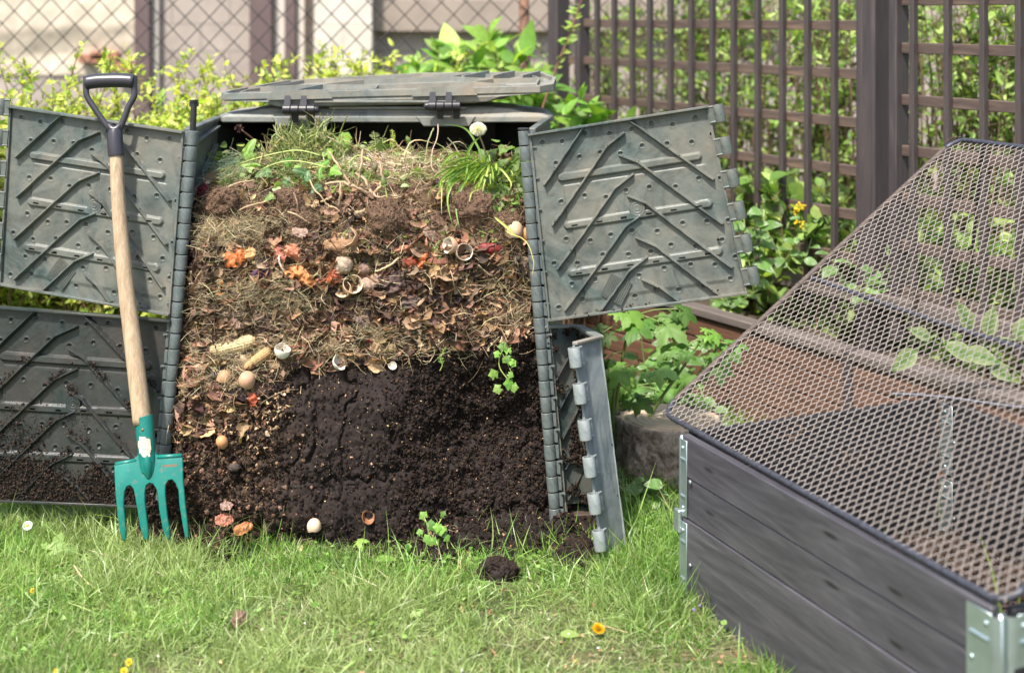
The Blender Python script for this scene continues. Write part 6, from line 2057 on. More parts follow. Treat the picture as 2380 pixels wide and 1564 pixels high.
# steel head: socket, neck and four flat tines
mb = MB()
mb.tube([fpt(333.5, 967), fpt(335, 975), fpt(338, 1010), fpt(341, 1045), fpt(343, 1068), fpt(345, 1095)], [.0252, .0256, .0252, .0235, .0235, .020], 26, flat=.95)
sock = mb.build('socket', M_TEAL, fkt, True); smooth_by_angle(sock, 45)
out_L = [(267, 1079), (295, 1073), (312, 1068), (320, 1058), (322, 1045), (361, 1043), (363, 1052), (370, 1062), (395, 1062), (424, 1058)]
def tine_poly():
    """outline of the head in layout units, going round the four tines"""
    P_ = list(out_L)
    tips = [(441, 429, 1238), (396, 380, 1240), (349, 333, 1248), (296, 283, 1250)]
    P_ += [(426.5, 1075), (428, 1110), (433, 1160), (439, 1225)]
    P_ += [(440, 1246), (436, 1252), (430, 1246), (427, 1225), (419, 1165)]
    P_ += [(417, 1135), (410, 1119), (402, 1111), (394, 1113), (388, 1122), (387, 1140), (391, 1190), (396, 1225)]
    P_ += [(396, 1248), (391, 1255), (385, 1248), (379, 1225), (372, 1175), (370, 1150)]
    P_ += [(366, 1132), (358, 1121), (350, 1119), (343, 1124), (340, 1140), (340, 1160), (346, 1225)]
    P_ += [(346, 1250), (341, 1258), (335, 1250), (328, 1225), (322, 1180), (317, 1150)]
    P_ += [(313, 1132), (305, 1124), (298, 1127), (293, 1138), (291, 1165), (295, 1225)]
    P_ += [(294, 1250), (289, 1257), (283, 1250), (279, 1225), (272, 1150), (269, 1110)]
    return P_
poly = tine_poly()
bm = bmesh_poly = None
import bmesh
def head(parent):
    bm = bmesh.new()
    th = .0048
    F_, B_ = [], []
    for x, y in poly:
        bow = .010 * math.sin(max(0, min(1, (y - 1060) / 190)) * math.pi)
        p = fpt(x, y) + np.array([0, -bow, 0])
        F_.append(bm.verts.new(tuple(p + np.array([0, -th, 0])))); B_.append(bm.verts.new(tuple(p + np.array([0, th, 0]))))
    bm.faces.new(F_); bm.faces.new(B_[::-1])
    k = len(F_)
    for i in range(k):
        j = (i + 1) % k
        bm.faces.new((F_[i], B_[i], B_[j], F_[j]))
    bmesh.ops.recalc_face_normals(bm, faces=bm.faces)
    sharp = [e for e in bm.edges if len(e.link_faces) == 2 and e.calc_face_angle(0) > .9 and all(len(f.verts) > 4 for f in e.link_faces) is False and any(len(f.verts) > 4 for f in e.link_faces)]
    bmesh.ops.bevel(bm, geom=sharp, offset=.0034, segments=3, affect='EDGES', profile=.5)
    bmesh.ops.triangulate(bm, faces=[f for f in bm.faces if len(f.verts) > 4])
    org = fpt(345, 1250)
    bmesh.ops.translate(bm, verts=bm.verts, vec=tuple(-org))
    me = bpy.data.meshes.new('tines'); bm.to_mesh(me); bm.free()
    me.materials.append(M_TEAL)
    me.polygons.foreach_set('use_smooth', np.ones(len(me.polygons), bool)); me.set_sharp_from_angle(angle=math.radians(40))
    o = bpy.data.objects.new('tines', me); COL.objects.link(o)
    o.parent = parent; o.location = tuple(org - ORG[parent.name]); ORG[o.name] = org
    return o
hd = head(fkt)
mb = MB()
for a, b_ in (((269, 1078), (318, 1069)), ((366, 1061), (423, 1058))):
    mb.tube([fpt(*a, .002), fpt(*b_, .001)], .0062, 12, flat=.9)
mb.tube([fpt(341, 1040, .0), fpt(343, 1058, .0), fpt(344, 1075, .001), fpt(345, 1095, .001), fpt(347, 1112, -.002), fpt(348, 1124, -.006)], [.0237, .0255, .0265, .0225, .014, .004], 22, flat=.62)
o = mb.build('shoulder', M_TEAL, fkt, True)
# paper sticker remnant and screw
u, v = np.meshgrid(np.linspace(-1.0, 1.0, 16), np.linspace(0, 1, 20))
cpt = np.array([[fpt(338 + 5 * q, 1008 + 47 * q) for _ in range(16)] for q in np.linspace(0, 1, 20)])
rad = .0256
LP = cpt + np.stack([np.sin(u * .72) * rad, -np.cos(u * .72) * rad, u * 0], -1)
rag = np.sqrt((u / 1.0) ** 2 + ((v - .5) / .53) ** 2) + .22 * fbm(LP, 90, 3, 3)
MB().grid(LP, keep=(rag[:-1, :-1] < 1.0)).build('sticker_remnant', simple('torn_paper', (.48, .44, .35), .8, 0, .25, 200), sock, True)
p = fpt(337.5, 992, .0255)
MB().tube([p, p + np.array([0, -.0015, 0])], [.0042, .0034], 14).build('screw', simple('rusty_screw', (.25, .14, .09), .5, .5, .3, 400), sock, True)
u, v = np.meshgrid(np.linspace(0, 1, 14), np.linspace(0, 1, 8))
q0 = fpt(379, 1078, .0052); q1 = fpt(413, 1075, .0052)
LP = q0 + (q1 - q0) * u[..., None] + np.array([.0, 0, -.015]) * v[..., None] - np.array([0, .010 * math.sin((1078 - 1060) / 190 * math.pi) + .001, 0])
rag = fbm(LP, 120, 6, 3)
MB().grid(LP, keep=(rag[:-1, :-1] < .55)).build('sticker_remnant', simple('glue_patch', (.20, .15, .10), .8, 0, .3, 300), hd, True)
# ================================================================== foliage
def shrub(name, label, cat, base, height, spread, nstem, leaves, size, pal, group=None, temps=None, stem_col=(.16, .10, .06), lean=(0, 0), leaf_from=.25, r0=.006, seed=0, sprigs=0, w=None, side=7, depth=None):
    r = np.random.default_rng(seed)
    depth = spread if depth is None else depth
    t = thing(name, label, cat, base, group)
    base = np.array(base, float)
    mb = MB(); LPp, LD, LN = [], [], []
    per = max(1, leaves // max(1, nstem))
    for s_ in range(nstem):
        a = r.uniform(0, 2 * math.pi); q = math.sqrt(r.random())
        top = base + np.array([math.cos(a) * q * spread + lean[0], math.sin(a) * q * depth + lean[1], height * r.uniform(.80, 1.0) * (1 - .12 * q)])
        if s_ < sprigs:
            top[2] = base[2] + height * r.uniform(1.01, 1.13)
        b0_ = base + np.array([math.cos(a) * q * spread * .55, math.sin(a) * q * depth * .55, 0]) + r.normal(0, .02, 3) * np.array([1, 1, 0])
        mid = (b0_ + top) / 2 + r.normal(0, spread * .16, 3)
        C_ = curve([b0_, mid, top], 14)
        mb.tube(C_, np.linspace(r0 * r.uniform(.6, 1.2), r0 * .22, len(C_)), 5, False, col=stem_col)
        tw = []
        for k in range(side):
            i = int((leaf_from + (1 - leaf_from) * r.random()) * (len(C_) - 1))
            d = unit(r.normal(0, 1, 3) + np.array([0, -.2, .9]))
            L = spread * r.uniform(.18, .5)
            e = C_[i] + d * L + np.array([0, 0, -.1 * L])
            c2 = curve([C_[i], C_[i] + d * L * .5 + r.normal(0, .01, 3), e], 6)
            mb.tube(c2, np.linspace(r0 * .3, r0 * .12, len(c2)), 4, False, col=stem_col)
            tw.append(c2)
        tw.append(C_[int(len(C_) * leaf_from):])
        for k in range(per):
            c2 = tw[r.integers(0, len(tw))] if r.random() > .25 else tw[-1]
            i = r.random() * (len(c2) - 1.001); i0 = int(i)
            p = c2[i0] + (c2[i0 + 1] - c2[i0]) * (i - i0)
            td = unit(c2[min(i0 + 1, len(c2) - 1)] - c2[i0] + 1e-6)
            sd_ = unit(r.normal(0, 1, 3)); sd_ = unit(sd_ - np.dot(sd_, td) * td)
            LPp.append(p); LD.append(unit(sd_ + td * .7 + np.array([0, 0, .12])))
            LN.append(r.normal(0, .55, 3) + np.array([0, -.35, 1.0]))
    mb.build('stems', M_BARK, t, True, usecol=True)
    LPp, LD, LN = np.array(LPp), np.array(LD), np.array(LN)
    z = unit(LN - (LN * LD).sum(-1, keepdims=True) * LD)
    M_ = np.stack([LD, np.cross(z, LD), z], -1) * np.exp(r.normal(0, .25, (len(LPp), 1, 1))) * size
    C_ = pick(pal, len(LPp), w)
    scatter('foliage', temps or T_LEAF, LPp, M_, C_, M_LEAF, t)
    return t
YEL = [(.38, .47, .08), (.50, .55, .12), (.28, .39, .07), (.60, .60, .20), (.18, .28, .05)]
names = ['leftmost yellow green hedge shrub, behind the upper left door', 'yellow green shrub behind the fork grip', 'yellow green shrub right of the fork grip',
         'yellow green shrub behind the black hinge pin', 'yellow green shrub left of the lid', 'lower yellow green shrub behind the left half of the lid', 'low yellow green shrub behind the middle of the lid', 'light green shrub at the far left edge', 'low yellow shrub behind the lid, beside the broad leaved bush']
spec = [(60, 5.25, 1.17, .36, 1), (250, 5.15, 1.14, .34, 2), (400, 5.3, 1.14, .32, 3), (480, 5.0, 1.05, .26, 4), (600, 5.35, 1.14, .34, 5), (760, 5.6, 1.15, .32, 6), (900, 5.7, 1.15, .30, 7), (-90, 4.9, 1.12, .30, 8), (1010, 5.75, 1.14, .26, 9)]
for l, (px, Y0, h_, sp_, sd) in zip(names, spec):
    p = at(px, 900, Y0); p[2] = 0
    shrub('hedge_shrub', l, 'shrub', p, h_, sp_, 84, 16000, .029, YEL, 'yellow green shrubs behind the compost bin', seed=sd, leaf_from=.38, side=14, sprigs=6, depth=.26, w=[4, 4, 3, 2, 1.5])
# broad leaved elder behind the lid
ELD = [(.17, .32, .05), (.24, .40, .07), (.12, .24, .04), (.32, .45, .12)]
T_BIG = [leaf_t(.42, .25, 6, .25), leaf_t(.46, .12, 6, .35)]
p = at(1110, 900, 5.9); p[2] = 0
shrub('elder_bush', 'bright green broad leaved elder bush left of the rusty fence post', 'bush', p, 1.40, .34, 34, 1500, .10, ELD, temps=T_BIG, seed=21, leaf_from=.45, r0=.009)
p = at(1290, 900, 5.5); p[2] = 0
shrub('elder_bush', 'lower elder shoots behind the right end of the lid', 'bush', p, 1.14, .26, 20, 560, .085, [(.13, .26, .04), (.18, .34, .05)], temps=T_BIG, seed=22, leaf_from=.5)
# young shoot with reddish stem in front of the trellis post
t = thing('young_shoot', 'thin reddish shoot with pairs of small leaves in front of the left trellis post', 'shoot', at(1255, 330, 5.6))
C_ = curve([at(1235, 330, 5.6), at(1285, 180, 5.6), at(1320, 90, 5.6), at(1345, 20, 5.6), at(1362, -30, 5.6)], 40)
MB().tube(C_, np.linspace(.005, .002, len(C_)), 6).build('stem', M_REDST, t, True)
pp, dd_ = [], []
for k in range(44):
    i = RNG.integers(8, len(C_) - 1)
    pp.append(C_[i]); dd_.append(unit(np.array([RNG.choice([-1, 1]), RNG.normal(0, .4), RNG.normal(.4, .4)])))
pp, dd_ = np.array(pp), np.array(dd_)
z = unit(np.array([0, -.6, .8]) + RNG.normal(0, .4, pp.shape)); z = unit(z - (z * dd_).sum(-1, keepdims=True) * dd_)
scatter('leaves', T_LEAF, pp, np.stack([dd_, np.cross(z, dd_), z], -1) * RNG.uniform(.025, .05, (44, 1, 1)), pick([(.30, .40, .08), (.22, .34, .06)], 44), M_LEAF, t)

# shrubs behind the trellis
BG = [(.20, .32, .07), (.29, .42, .11), (.13, .22, .05), (.40, .52, .17), (.09, .15, .04)]
lab = ['nearest', 'second', 'third', 'fourth', 'fifth', 'sixth', 'seventh']
sp2 = [(1400, 7.4, 1.5, .42, 'sparse light green shrub behind the far left trellis squares'), (1520, 7.0, 1.75, .42, 'green shrub behind the trellis above the upper right door'), (1650, 6.9, 1.85, .45, 'tall leafy shrub behind the trellis above the door corner'),
       (1780, 6.4, 1.75, .42, 'bright green shrub behind the trellis left of the thick post'), (1910, 6.1, 1.8, .42, 'dense shrub directly left of the thick post'), (2050, 6.3, 1.8, .40, 'shrub hidden mostly by the thick post'),
       (2150, 5.7, 1.75, .40, 'shrub behind the right trellis next to the thick post'), (2290, 5.6, 1.8, .42, 'shrub behind the right trellis above the mesh screen'), (2420, 5.5, 1.75, .42, 'shrub at the right edge of the picture behind the trellis')]
for i, (px, Y0, h_, sp_, l) in enumerate(sp2):
    p = at(px, 900, Y0); p[2] = 0
    shrub('garden_shrub', l, 'shrub', p, h_, sp_, 36, 3600 if i else 900, .036, BG, 'shrubs behind the trellis', seed=40 + i, leaf_from=.16, r0=.008, stem_col=(.13, .085, .055), side=8)
# low plants behind and in the planter
for i, (px, Y0, h_, n_, l) in enumerate(((1620, 5.75, .70, 300, 'low green plants seen through the lower trellis squares at left'), (1760, 5.5, .70, 320, 'low green plants behind the planter, middle'), (1900, 5.2, .75, 320, 'low leafy plants behind the planter left of the thick post'), (2200, 4.9, .62, 300, 'low dark leaves behind the right trellis foot'), (2350, 4.8, .62, 260, 'low leaves behind the trellis at the right edge'))):
    p = at(px, 900, Y0); p[2] = .1
    shrub('low_plants', l, 'plant', p, h_, .26, 22, n_ * 2, .055, BG, 'low plants behind the planter', seed=60 + i, leaf_from=.2, temps=T_ROUND)

# variegated dead nettle with yellow flowers
def nettle_temp(seed):
    tm = leaf_t(.75, .2, 7, .25)
    V_ = tm[0].copy()
    sh = np.ones(len(V_))
    return V_, tm[1], sh
def variegated(V_, c0, c1):
    x, y = V_[:, 0], V_[:, 1]
    f = np.clip(np.abs(y) / .30, 0, 1) ** .5
    return f
def nettle(px, py, Y0, label, n, spread, hgt, seed, flowers=0, zbase=None, size=.055):
    r = np.random.default_rng(seed)
    b0_ = at(px, py, Y0)
    if zbase is not None:
        b0_[2] = zbase
    t = thing('dead_nettle', label, 'dead nettle', b0_, 'variegated dead nettles')
    st = MB(); mb = MB()
    tm = leaf_t(.72, .18, 8, .3)
    for s_ in range(max(3, n // 7)):
        top = b0_ + np.array([r.normal(0, spread), r.normal(0, spread * .5), hgt * r.uniform(.5, 1)])
        C_ = curve([b0_ + r.normal(0, .02, 3), (b0_ + top) / 2 + r.normal(0, .02, 3), top], 10)
        st.tube(C_, .0022, 5, False)
        for k in range(7):
            i = int(len(C_) * (.35 + .64 * k / 7))
            a = k * 1.57 + r.normal(0, .4)
            d = unit(np.array([math.cos(a), math.sin(a) * .8 - .2, .1 + r.normal(0, .25)]))
            z = unit(np.array([0, -.5, 1]) + r.normal(0, .3, 3)); z = unit(z - np.dot(z, d) * d)
            M_ = np.stack([d, np.cross(z, d), z], -1) * size * r.uniform(.6, 1.15)
            V_ = tm[0]
            f = ((np.abs(V_[:, 1]) < .02) | (np.abs(V_[:, 1]) > .26)).astype(float)[:, None]
            f = np.clip(f + r.normal(0, .15, f.shape), 0, 1)
            C2 = np.array([.13, .26, .06]) * f + np.array([.44, .50, .38]) * (1 - f)
            mb.add(V_ @ M_.T + C_[min(i, len(C_) - 1)], tm[1], C2 * r.uniform(.75, 1.15))
    st.build('stems', M_GREEN, t, True)
    mb.build('leaves', M_LEAF, t, True, usecol=True)
    if flowers:
        fb = MB()
        for k in range(flowers):
            c = b0_ + np.array([r.normal(0, spread), r.normal(0, .02) - .03, hgt * r.uniform(.6, 1.05)])
            for j in range(9):
                V_, Fc = ico(j, .3)
                fb.add(V_ * .010 + c + r.normal(0, .009, 3), Fc, (.72, .58, .04))
        fb.build('flowers', M_LEAF, t, True, usecol=True)
nettle(1755, 665, 4.85, 'variegated dead nettle climbing through the trellis right of the upper right door', 40, .07, .34, 1, 0, size=.075)
nettle(1850, 640, 4.95, 'dead nettle with yellow flowers behind the trellis left of the thick post', 24, .07, .24, 2, 3, size=.055)
nettle(1700, 720, 5.1, 'small silver leaved dead nettle on the planter edge', 24, .07, .14, 3, 0, size=.06)
nettle(1990, 700, 4.7, 'pale dead nettle seen through the mesh beside the thick post', 40, .12, .20, 6, 0, size=.06)
nettle(1545, 1000, 4.75, 'silver veined dead nettle between the celandine and the planter', 70, .13, .34, 4, 0, 0.0, size=.075)
nettle(1640, 980, 4.55, 'low dead nettle behind the stump', 40, .12, .20, 5, 0, 0.0, size=.065)
nettle(1500, 1100, 3.98, 'low dead nettle leaves at the foot of the stump', 14, .06, .09, 7, 0, 0.0, size=.06)

# greater celandine: big lobed leaves
CELA = lobed(9, 5, .42, 90, .22)
def celandine(label, stems, seed, group='celandine plants'):
    r = np.random.default_rng(seed)
    t = thing('celandine', label, 'celandine', at(*stems[0][0][0]) * np.array([1, 1, 0]), group)
    for pts, sizes in stems:
        C_ = curve([at(*p) for p in pts], 18)
        MB().tube(C_, np.linspace(.0065, .003, len(C_)), 7).build('stem', M_GREEN, t, True)
        for (q, dx, dz, s_, rl) in sizes:
            i = int(q * (len(C_) - 1))
            e = C_[i] + np.array([dx, -.03, dz])
            MB().tube(curve([C_[i], (C_[i] + e) / 2 + np.array([0, 0, .01]), e], 6), .0018, 5).build('leaf_stalk', M_GREEN, t, True)
            M_ = frame_of(unit(np.array([r.normal(0, .4), -.6, .9 + r.normal(0, .3)])), rl) * s_ * .52
            c = pick([(.09, .20, .035), (.13, .26, .05), (.20, .35, .06), (.16, .28, .08)], 1)[0]
            tm = CELA
            mb = MB()
            mb.add(tm[0] @ M_.T + e, tm[1], c)
            for k, (ox, oy, sc_) in enumerate(((-.30, .42, .55), (-.30, -.42, .55), (.05, .50, .4), (.05, -.50, .4))):
                V_ = tm[0] * sc_
                a = math.copysign(.9, oy)
                V_ = np.stack([V_[:, 0] * math.cos(a) - V_[:, 1] * math.sin(a) + ox, V_[:, 0] * math.sin(a) + V_[:, 1] * math.cos(a) + oy * .3, V_[:, 2] - .05], -1)
                mb.add(V_ @ M_.T + e, tm[1], c * r.uniform(.85, 1.15))
            mb.build('leaf', M_LEAF, t, True, usecol=True)
celandine('tall celandine with big lobed leaves between the two right doors', [
    ([(1425, 1000, 4.35), (1440, 880, 4.33), (1455, 790, 4.3), (1470, 730, 4.28)], [(1.0, -.03, .02, .12, -1.2), (.95, .08, -.01, .15, -1.0), (.85, -.09, -.02, .13, -2.2), (.8, .10, .02, .11, -.3), (.6, -.07, -.03, .10, -2.4), (.98, .02, .0, .14, -1.7), (.99, .14, .03, .10, -.5)]),
    ([(1425, 1010, 4.3), (1430, 900, 4.25), (1480, 850, 4.22)], [(1.0, .04, 0, .12, -.6), (.9, -.03, .01, .11, -1.8), (.6, .05, -.04, .10, -1.0), (.75, -.06, 0, .1, -2.5)])], 1)
celandine('celandine stem leaning right with leaves at its tip, in front of the planter', [
    ([(1500, 985, 4.3), (1540, 920, 4.28), (1590, 850, 4.25), (1632, 785, 4.22)], [(1.0, 0, .0, .07, .3), (.97, .05, -.02, .11, -.9), (.97, -.05, -.02, .10, -2.8), (.9, .06, -.04, .11, -1.6), (.85, -.08, .01, .10, 3.0), (.95, .02, .03, .08, .2), (.93, .09, .01, .085, -.2)])], 2)
celandine('low celandine rosette beside the folded door above the stump', [
    ([(1460, 960, 4.55), (1465, 920, 4.5), (1470, 895, 4.5)], [(1, .0, 0, .11, -.8), (.9, -.06, 0, .11, -2.2), (.8, .09, .0, .11, -.2), (.7, -.07, -.04, .10, -2.7), (.7, .06, -.03, .10, -1.2), (.6, 0, .02, .1, -1.6), (.9, .14, .01, .11, .1), (.6, .19, -.02, .09, -.3)])], 3)
# hostas seen through the mesh
HOS = leaf_t(.55, .3, 10, .25)
def hosta(label, px, py, Y0, leaves, seed):
    r = np.random.default_rng(seed)
    b0_ = at(px, py, Y0)
    t = thing('hosta', label, 'hosta', b0_, None)
    for dx, dz, s_, rl in leaves:
        e = b0_ + np.array([dx, -.02, dz])
        d = unit(np.array([math.cos(rl), -.25, math.sin(rl)])); z = unit(np.array([0, -.8, .5]) + r.normal(0, .2, 3)); z = unit(z - np.dot(z, d) * d)
        M_ = np.stack([d, np.cross(z, d), z], -1) * s_
        f = (np.abs(HOS[0][:, 1]) > .12)[:, None]
        C_ = np.where(f, np.array([.30, .36, .17]), np.array([.10, .20, .045]))
        mb = MB().add(HOS[0] @ (M_ * .55).T + e, HOS[1], C_)
        mb.tube([b0_, (b0_ + e) / 2 + np.array([0, 0, .02]), e], .003, 5, col=(.25, .38, .12))
        mb.build('leaf', M_LEAF, t, True, usecol=True)
hosta('hosta with upright variegated leaves behind the mesh at the right', 2290, 810, 4.05, [(-.05, .05, .19, 1.9), (.0, .04, .17, 1.5), (.08, .03, .17, 1.1), (.13, .02, .14, .8)], 1)
hosta('hosta with broad cream edged leaves lying over the planter, seen through the mesh', 2190, 800, 3.95, [(-.08, -.01, .17, -2.5), (.0, .0, .20, -.3), (.05, -.02, .20, -.1), (-.04, .02, .13, 2.6), (.12, -.05, .16, -.5), (.22, -.08, .18, -.2)], 2)

# dry needles caught in the mesh
pp = []
for k in range(60):
    s_, q = RNG.random() * FLEN, RNG.random() * W
    pp.append(fp(s_, q) + fn * .004)
pp = np.array(pp)
for (a, b_) in ((.35, .12), (.55, .10), (.3, .5), (.75, .3)):
    for k in range(10):
        pp[RNG.integers(0, 60)] = fp(a * FLEN + RNG.normal(0, .02), b_ * W + RNG.normal(0, .02)) + fn * .004
d = unit(fu[None] * RNG.normal(0, 1, (60, 1)) + fw[None] * RNG.normal(0, 1, (60, 1)))
M_ = rot_from(np.repeat(fn[None], 60, 0), d) * RNG.uniform(.03, .09, (60, 1, 1)) * np.array([1, .5, .5])
tag(scatter('dry_needles', T_ROOT, pp, M_, pick([(.42, .24, .14), (.50, .34, .2)], 60), M_DRY), 'dry brown needles and stalks caught in the mesh screen', 'needles', None, 'stuff')

# ================================================================== grass
def grass_temps():
    out = []
    for s_ in range(10):
        r = np.random.default_rng(900 + s_)
        bend = r.uniform(.1, .95); k = 4
        V_, Fc = [], []
        for i in range(k):
            q = i / k
            w = .5 * (1 - q ** 1.8)
            x = bend * q * q; z = q * (1 - .35 * bend * q)
            V_ += [(x, -w, z), (x, w, z)]
        V_.append((bend, 0, 1 - .35 * bend))
        for i in range(k - 1):
            Fc.append((2 * i, 2 * i + 1, 2 * i + 3, 2 * i + 2))
        Fc.append((2 * k - 2, 2 * k - 1, 2 * k))
        sh = np.array([.75 + .25 * min(1, v_[2] * 2) for v_ in V_])
        out.append((np.array(V_), Fc, sh))
    return out
T_GRASS = grass_temps()
GC = [(.125, .255, .04), (.175, .32, .06), (.25, .40, .10), (.075, .165, .03), (.36, .45, .18), (.46, .43, .25)]
def inside_bed(x, y):
    q = np.stack([x, y], -1) - BL[:2]
    a = q @ bu[:2]; c = q @ bv[:2]
    return (a > -.005) & (a < LEN + .01) & (c > -.005) & (c < WID)
def in_bin(x, y):
    return (y > 3.78) & (x > -.98) & (x < .17) & (y < 4.75)
def grass(name, label, n, xr_, yr_, hfun, prob, wid=(.0016, .0036), pal=GC, w=(4, 5, 4, 3, 2, .8), lean=.45, shadefix=None, seed=0):
    r = np.random.default_rng(seed)
    x = r.uniform(*xr_, n); y = r.uniform(*yr_, n)
    P_ = np.stack([x, y, 0 * x], -1)
    px, py = proj(P_)
    k = r.random(n) < prob(px, py, P_)
    k &= ~inside_bed(x, y) & ~in_bin(x, y) & (np.hypot(x - .49, y - 4.3) > .16)
    x, y, P_, px, py = x[k], y[k], P_[k], px[k], py[k]
    P_[:, 2] = ground_h(x, y) - .003
    n = len(x)
    z = unit(np.stack([r.normal(0, lean, n), r.normal(0, lean, n), np.ones(n)], -1))
    M_ = rot_from(z, r.normal(size=(n, 3)))
    hh = hfun(px, py, P_) * np.exp(r.normal(0, .32, n))
    ww = r.uniform(*wid, n)
    M_ = M_ * np.stack([hh, ww, hh], -1)[:, None, :]
    clump = fbm(P_ * np.array([1, 1, 0]), 5, 77, 3)
    C_ = pick(pal, n, w) * (1 + .22 * clump)[:, None]
    dry = np.clip(.25 + 1.1 * fbm(P_ * np.array([1, 1, 0]), 2.2, 177, 3) + .35 * sg((py - 1440) / 30), 0, 1)[:, None] * .45
    C_ = C_ * (1 - dry) + np.array([.44, .49, .24]) * dry
    return tag(scatter(name, T_GRASS, P_, M_, np.clip(C_, 0, 1), M_GRASS, origin=(0, 3.4, 0)), label, 'grass', None, 'stuff')
def bare(px, py):
    b_ = .95 * np.exp(-((px - 1420) / 170) ** 2 - ((py - 1535) / 45) ** 2) + 1.0 * np.exp(-((px - 1700) / 80) ** 2 - ((py - 1520) / 50) ** 2) + .5 * np.exp(-((px - 1330) / 60) ** 2 - ((py - 1430) / 25) ** 2)
    b_ += .5 * np.exp(-((px - 150) / 60) ** 2 - ((py - 1350) / 20) ** 2) + .45 * np.exp(-((px - 780) / 150) ** 2 - ((py - 1500) / 30) ** 2)
    return b_
def p_main(px, py, P_):
    edge = 1262 + 20 * fbm(P_, 5, 81, 3) - 80 * np.clip((470 - px) / 90, 0, 1) - 60 * np.clip((px - 1300) / 80, 0, 1)
    a = sg((py - edge) / 7)
    a = a * (1 - np.clip(bare(px, py), 0, .93)) * np.clip(.72 + .5 * fbm(P_ * np.array([1, 1, 0]), 4, 78, 3), .15, 1)
    a *= 1 - .93 * np.exp(-((px - 1345) / 48) ** 2 - ((py - 1298) / 38) ** 2) - 0
    a *= 1 - .9 * np.exp(-((px - 1157) / 36) ** 2 - ((py - 1345) / 22) ** 2)
    return np.clip(a, 0, 1)
h_main = lambda px, py, P_: .044 + .028 * np.clip(fbm(P_ * np.array([1, 1, 0]), 3, 79, 3), -.6, 1.2)
grass('lawn_grass', 'short green lawn grass in front of the compost bin', 230000, (-1.7, 1.35), (2.75, 4.3), h_main, p_main, wid=(.0018, .0038), lean=1.0, seed=1)
grass('long_grass', 'longer grass blades standing out of the lawn', 46000, (-1.7, 1.35), (2.78, 4.2), lambda px, py, P_: .075 + .03 * np.clip(fbm(P_ * np.array([1, 1, 0]), 3, 79, 3), -.6, 1.2),
      lambda px, py, P_: p_main(px, py, P_) * np.clip(.25 + 1.2 * fbm(P_ * np.array([1, 1, 0]), 3.5, 98, 3), 0, 1), (.0024, .0050), lean=1.1, w=(5, 4, 5, 4, 4, 1), seed=2)
# tall tufts
def tuftfun(cs):
    def f(px, py, P_):
        a = 0
        for cx, cy, sx, sy in cs:
            a = a + np.exp(-((px - cx) / sx) ** 2 - ((py - cy) / sy) ** 2)
        return np.clip(a, 0, 1)
    return f
grass('tall_tufts', 'tall grass tufts around the fork, the soil edge and the raised bed', 70000, (-1.7, 1.35), (2.8, 4.2), lambda px, py, P_: .075 - .03 * np.exp(-((px - 860) / 200) ** 2),
      tuftfun([(1120, 1262, 100, 18), (1240, 1278, 60, 18), (860, 1300, 60, 10), (540, 1290, 60, 12), (350, 1288, 110, 16), (120, 1230, 110, 16), (1350, 1218, 20, 10), (1590, 1395, 26, 14), (1520, 1470, 50, 14), (900, 1420, 40, 8), (40, 1180, 60, 12), (1460, 1240, 30, 30), (200, 1250, 120, 20), (620, 1275, 40, 8), (480, 1265, 60, 8)]), (.0020, .0042), lean=.38, w=(5, 5, 3, 3, 1, .3), seed=3)
grass('back_grass', 'grass in the shade behind the doors and around the stump', 90000, (-2.2, 1.1), (3.6, 6.2), lambda px, py, P_: .055 + 0 * px,
      lambda px, py, P_: ((P_[:, 0] < -.98) | (P_[:, 0] > .19)) * .6, (.0022, .005), w=(4, 4, 2, 4, 1, .6), seed=4)
grass('fork_grass', 'grass standing round the tips of the fork tines', 1500, (-1.06, -.78), (3.36, 3.62), lambda px, py, P_: .062 + 0 * px, lambda px, py, P_: 1.0 + 0 * px, (.0020, .0042), lean=.5, w=(5, 5, 4, 3, 1, .3), seed=9)
# straw thatch and litter
def lit(name, label, cat, T_, n, sz, pal, mat, prob, zoff=.012, flat=.25, asp=(1, 1, 1), smooth=True):
    x = RNG.uniform(-1.6, 1.3, n * 3); y = RNG.uniform(2.78, 4.1, n * 3)
    P_ = np.stack([x, y, 0 * x], -1)
    px, py = proj(P_)
    k = (RNG.random(n * 3) < prob(px, py, P_)) & ~inside_bed(x, y) & ~in_bin(x, y)
    P_ = P_[k][:n]
    P_[:, 2] = ground_h(P_[:, 0], P_[:, 1]) + zoff * RNG.random(len(P_))
    z = unit(np.array([0, 0, 1.]) + RNG.normal(0, flat, P_.shape))
    x_ = RNG.normal(size=P_.shape)
    M_ = rot_from(z, x_) * np.exp(RNG.uniform(np.log(sz[0]), np.log(sz[1]), len(P_)))[:, None, None] * np.array(asp)
    return tag(scatter(name, T_, P_, M_, pick(pal, len(P_)), mat, smooth=smooth), label, cat, None, 'stuff')
lit('thatch', 'dead straw coloured grass lying in the lawn', 'thatch', T_STRAW, 14000, (.02, .07), [(.44, .38, .22), (.34, .28, .15), (.5, .46, .3)], M_DRY, lambda px, py, P_: sg((py - 1225) / 8) * (.22 + .9 * np.exp(-((px - 800) / 260) ** 2 - ((py - 1272) / 24) ** 2) + bare(px, py) * .6), .016, asp=(1, .8, .8))
lit('clover_leaves', 'small round weed leaves in the lawn', 'weeds', T_ROUND, 5200, (.007, .018), [(.16, .30, .06), (.22, .36, .09), (.28, .40, .14), (.10, .22, .04)], M_LEAF, lambda px, py, P_: sg((py - 1235) / 8) * np.clip(.25 + fbm(P_ * np.array([1, 1, 0]), 3, 88, 3), 0, 1), .03, .4)
lit('white_petals', 'tiny fallen white petals and crumbs on the lawn', 'petals', T_CHIP, 150, (.006, .013), [(.75, .72, .66)], M_SHELL, lambda px, py, P_: sg((py - 1290) / 8) * (.25 + bare(px, py)), .022, smooth=False)
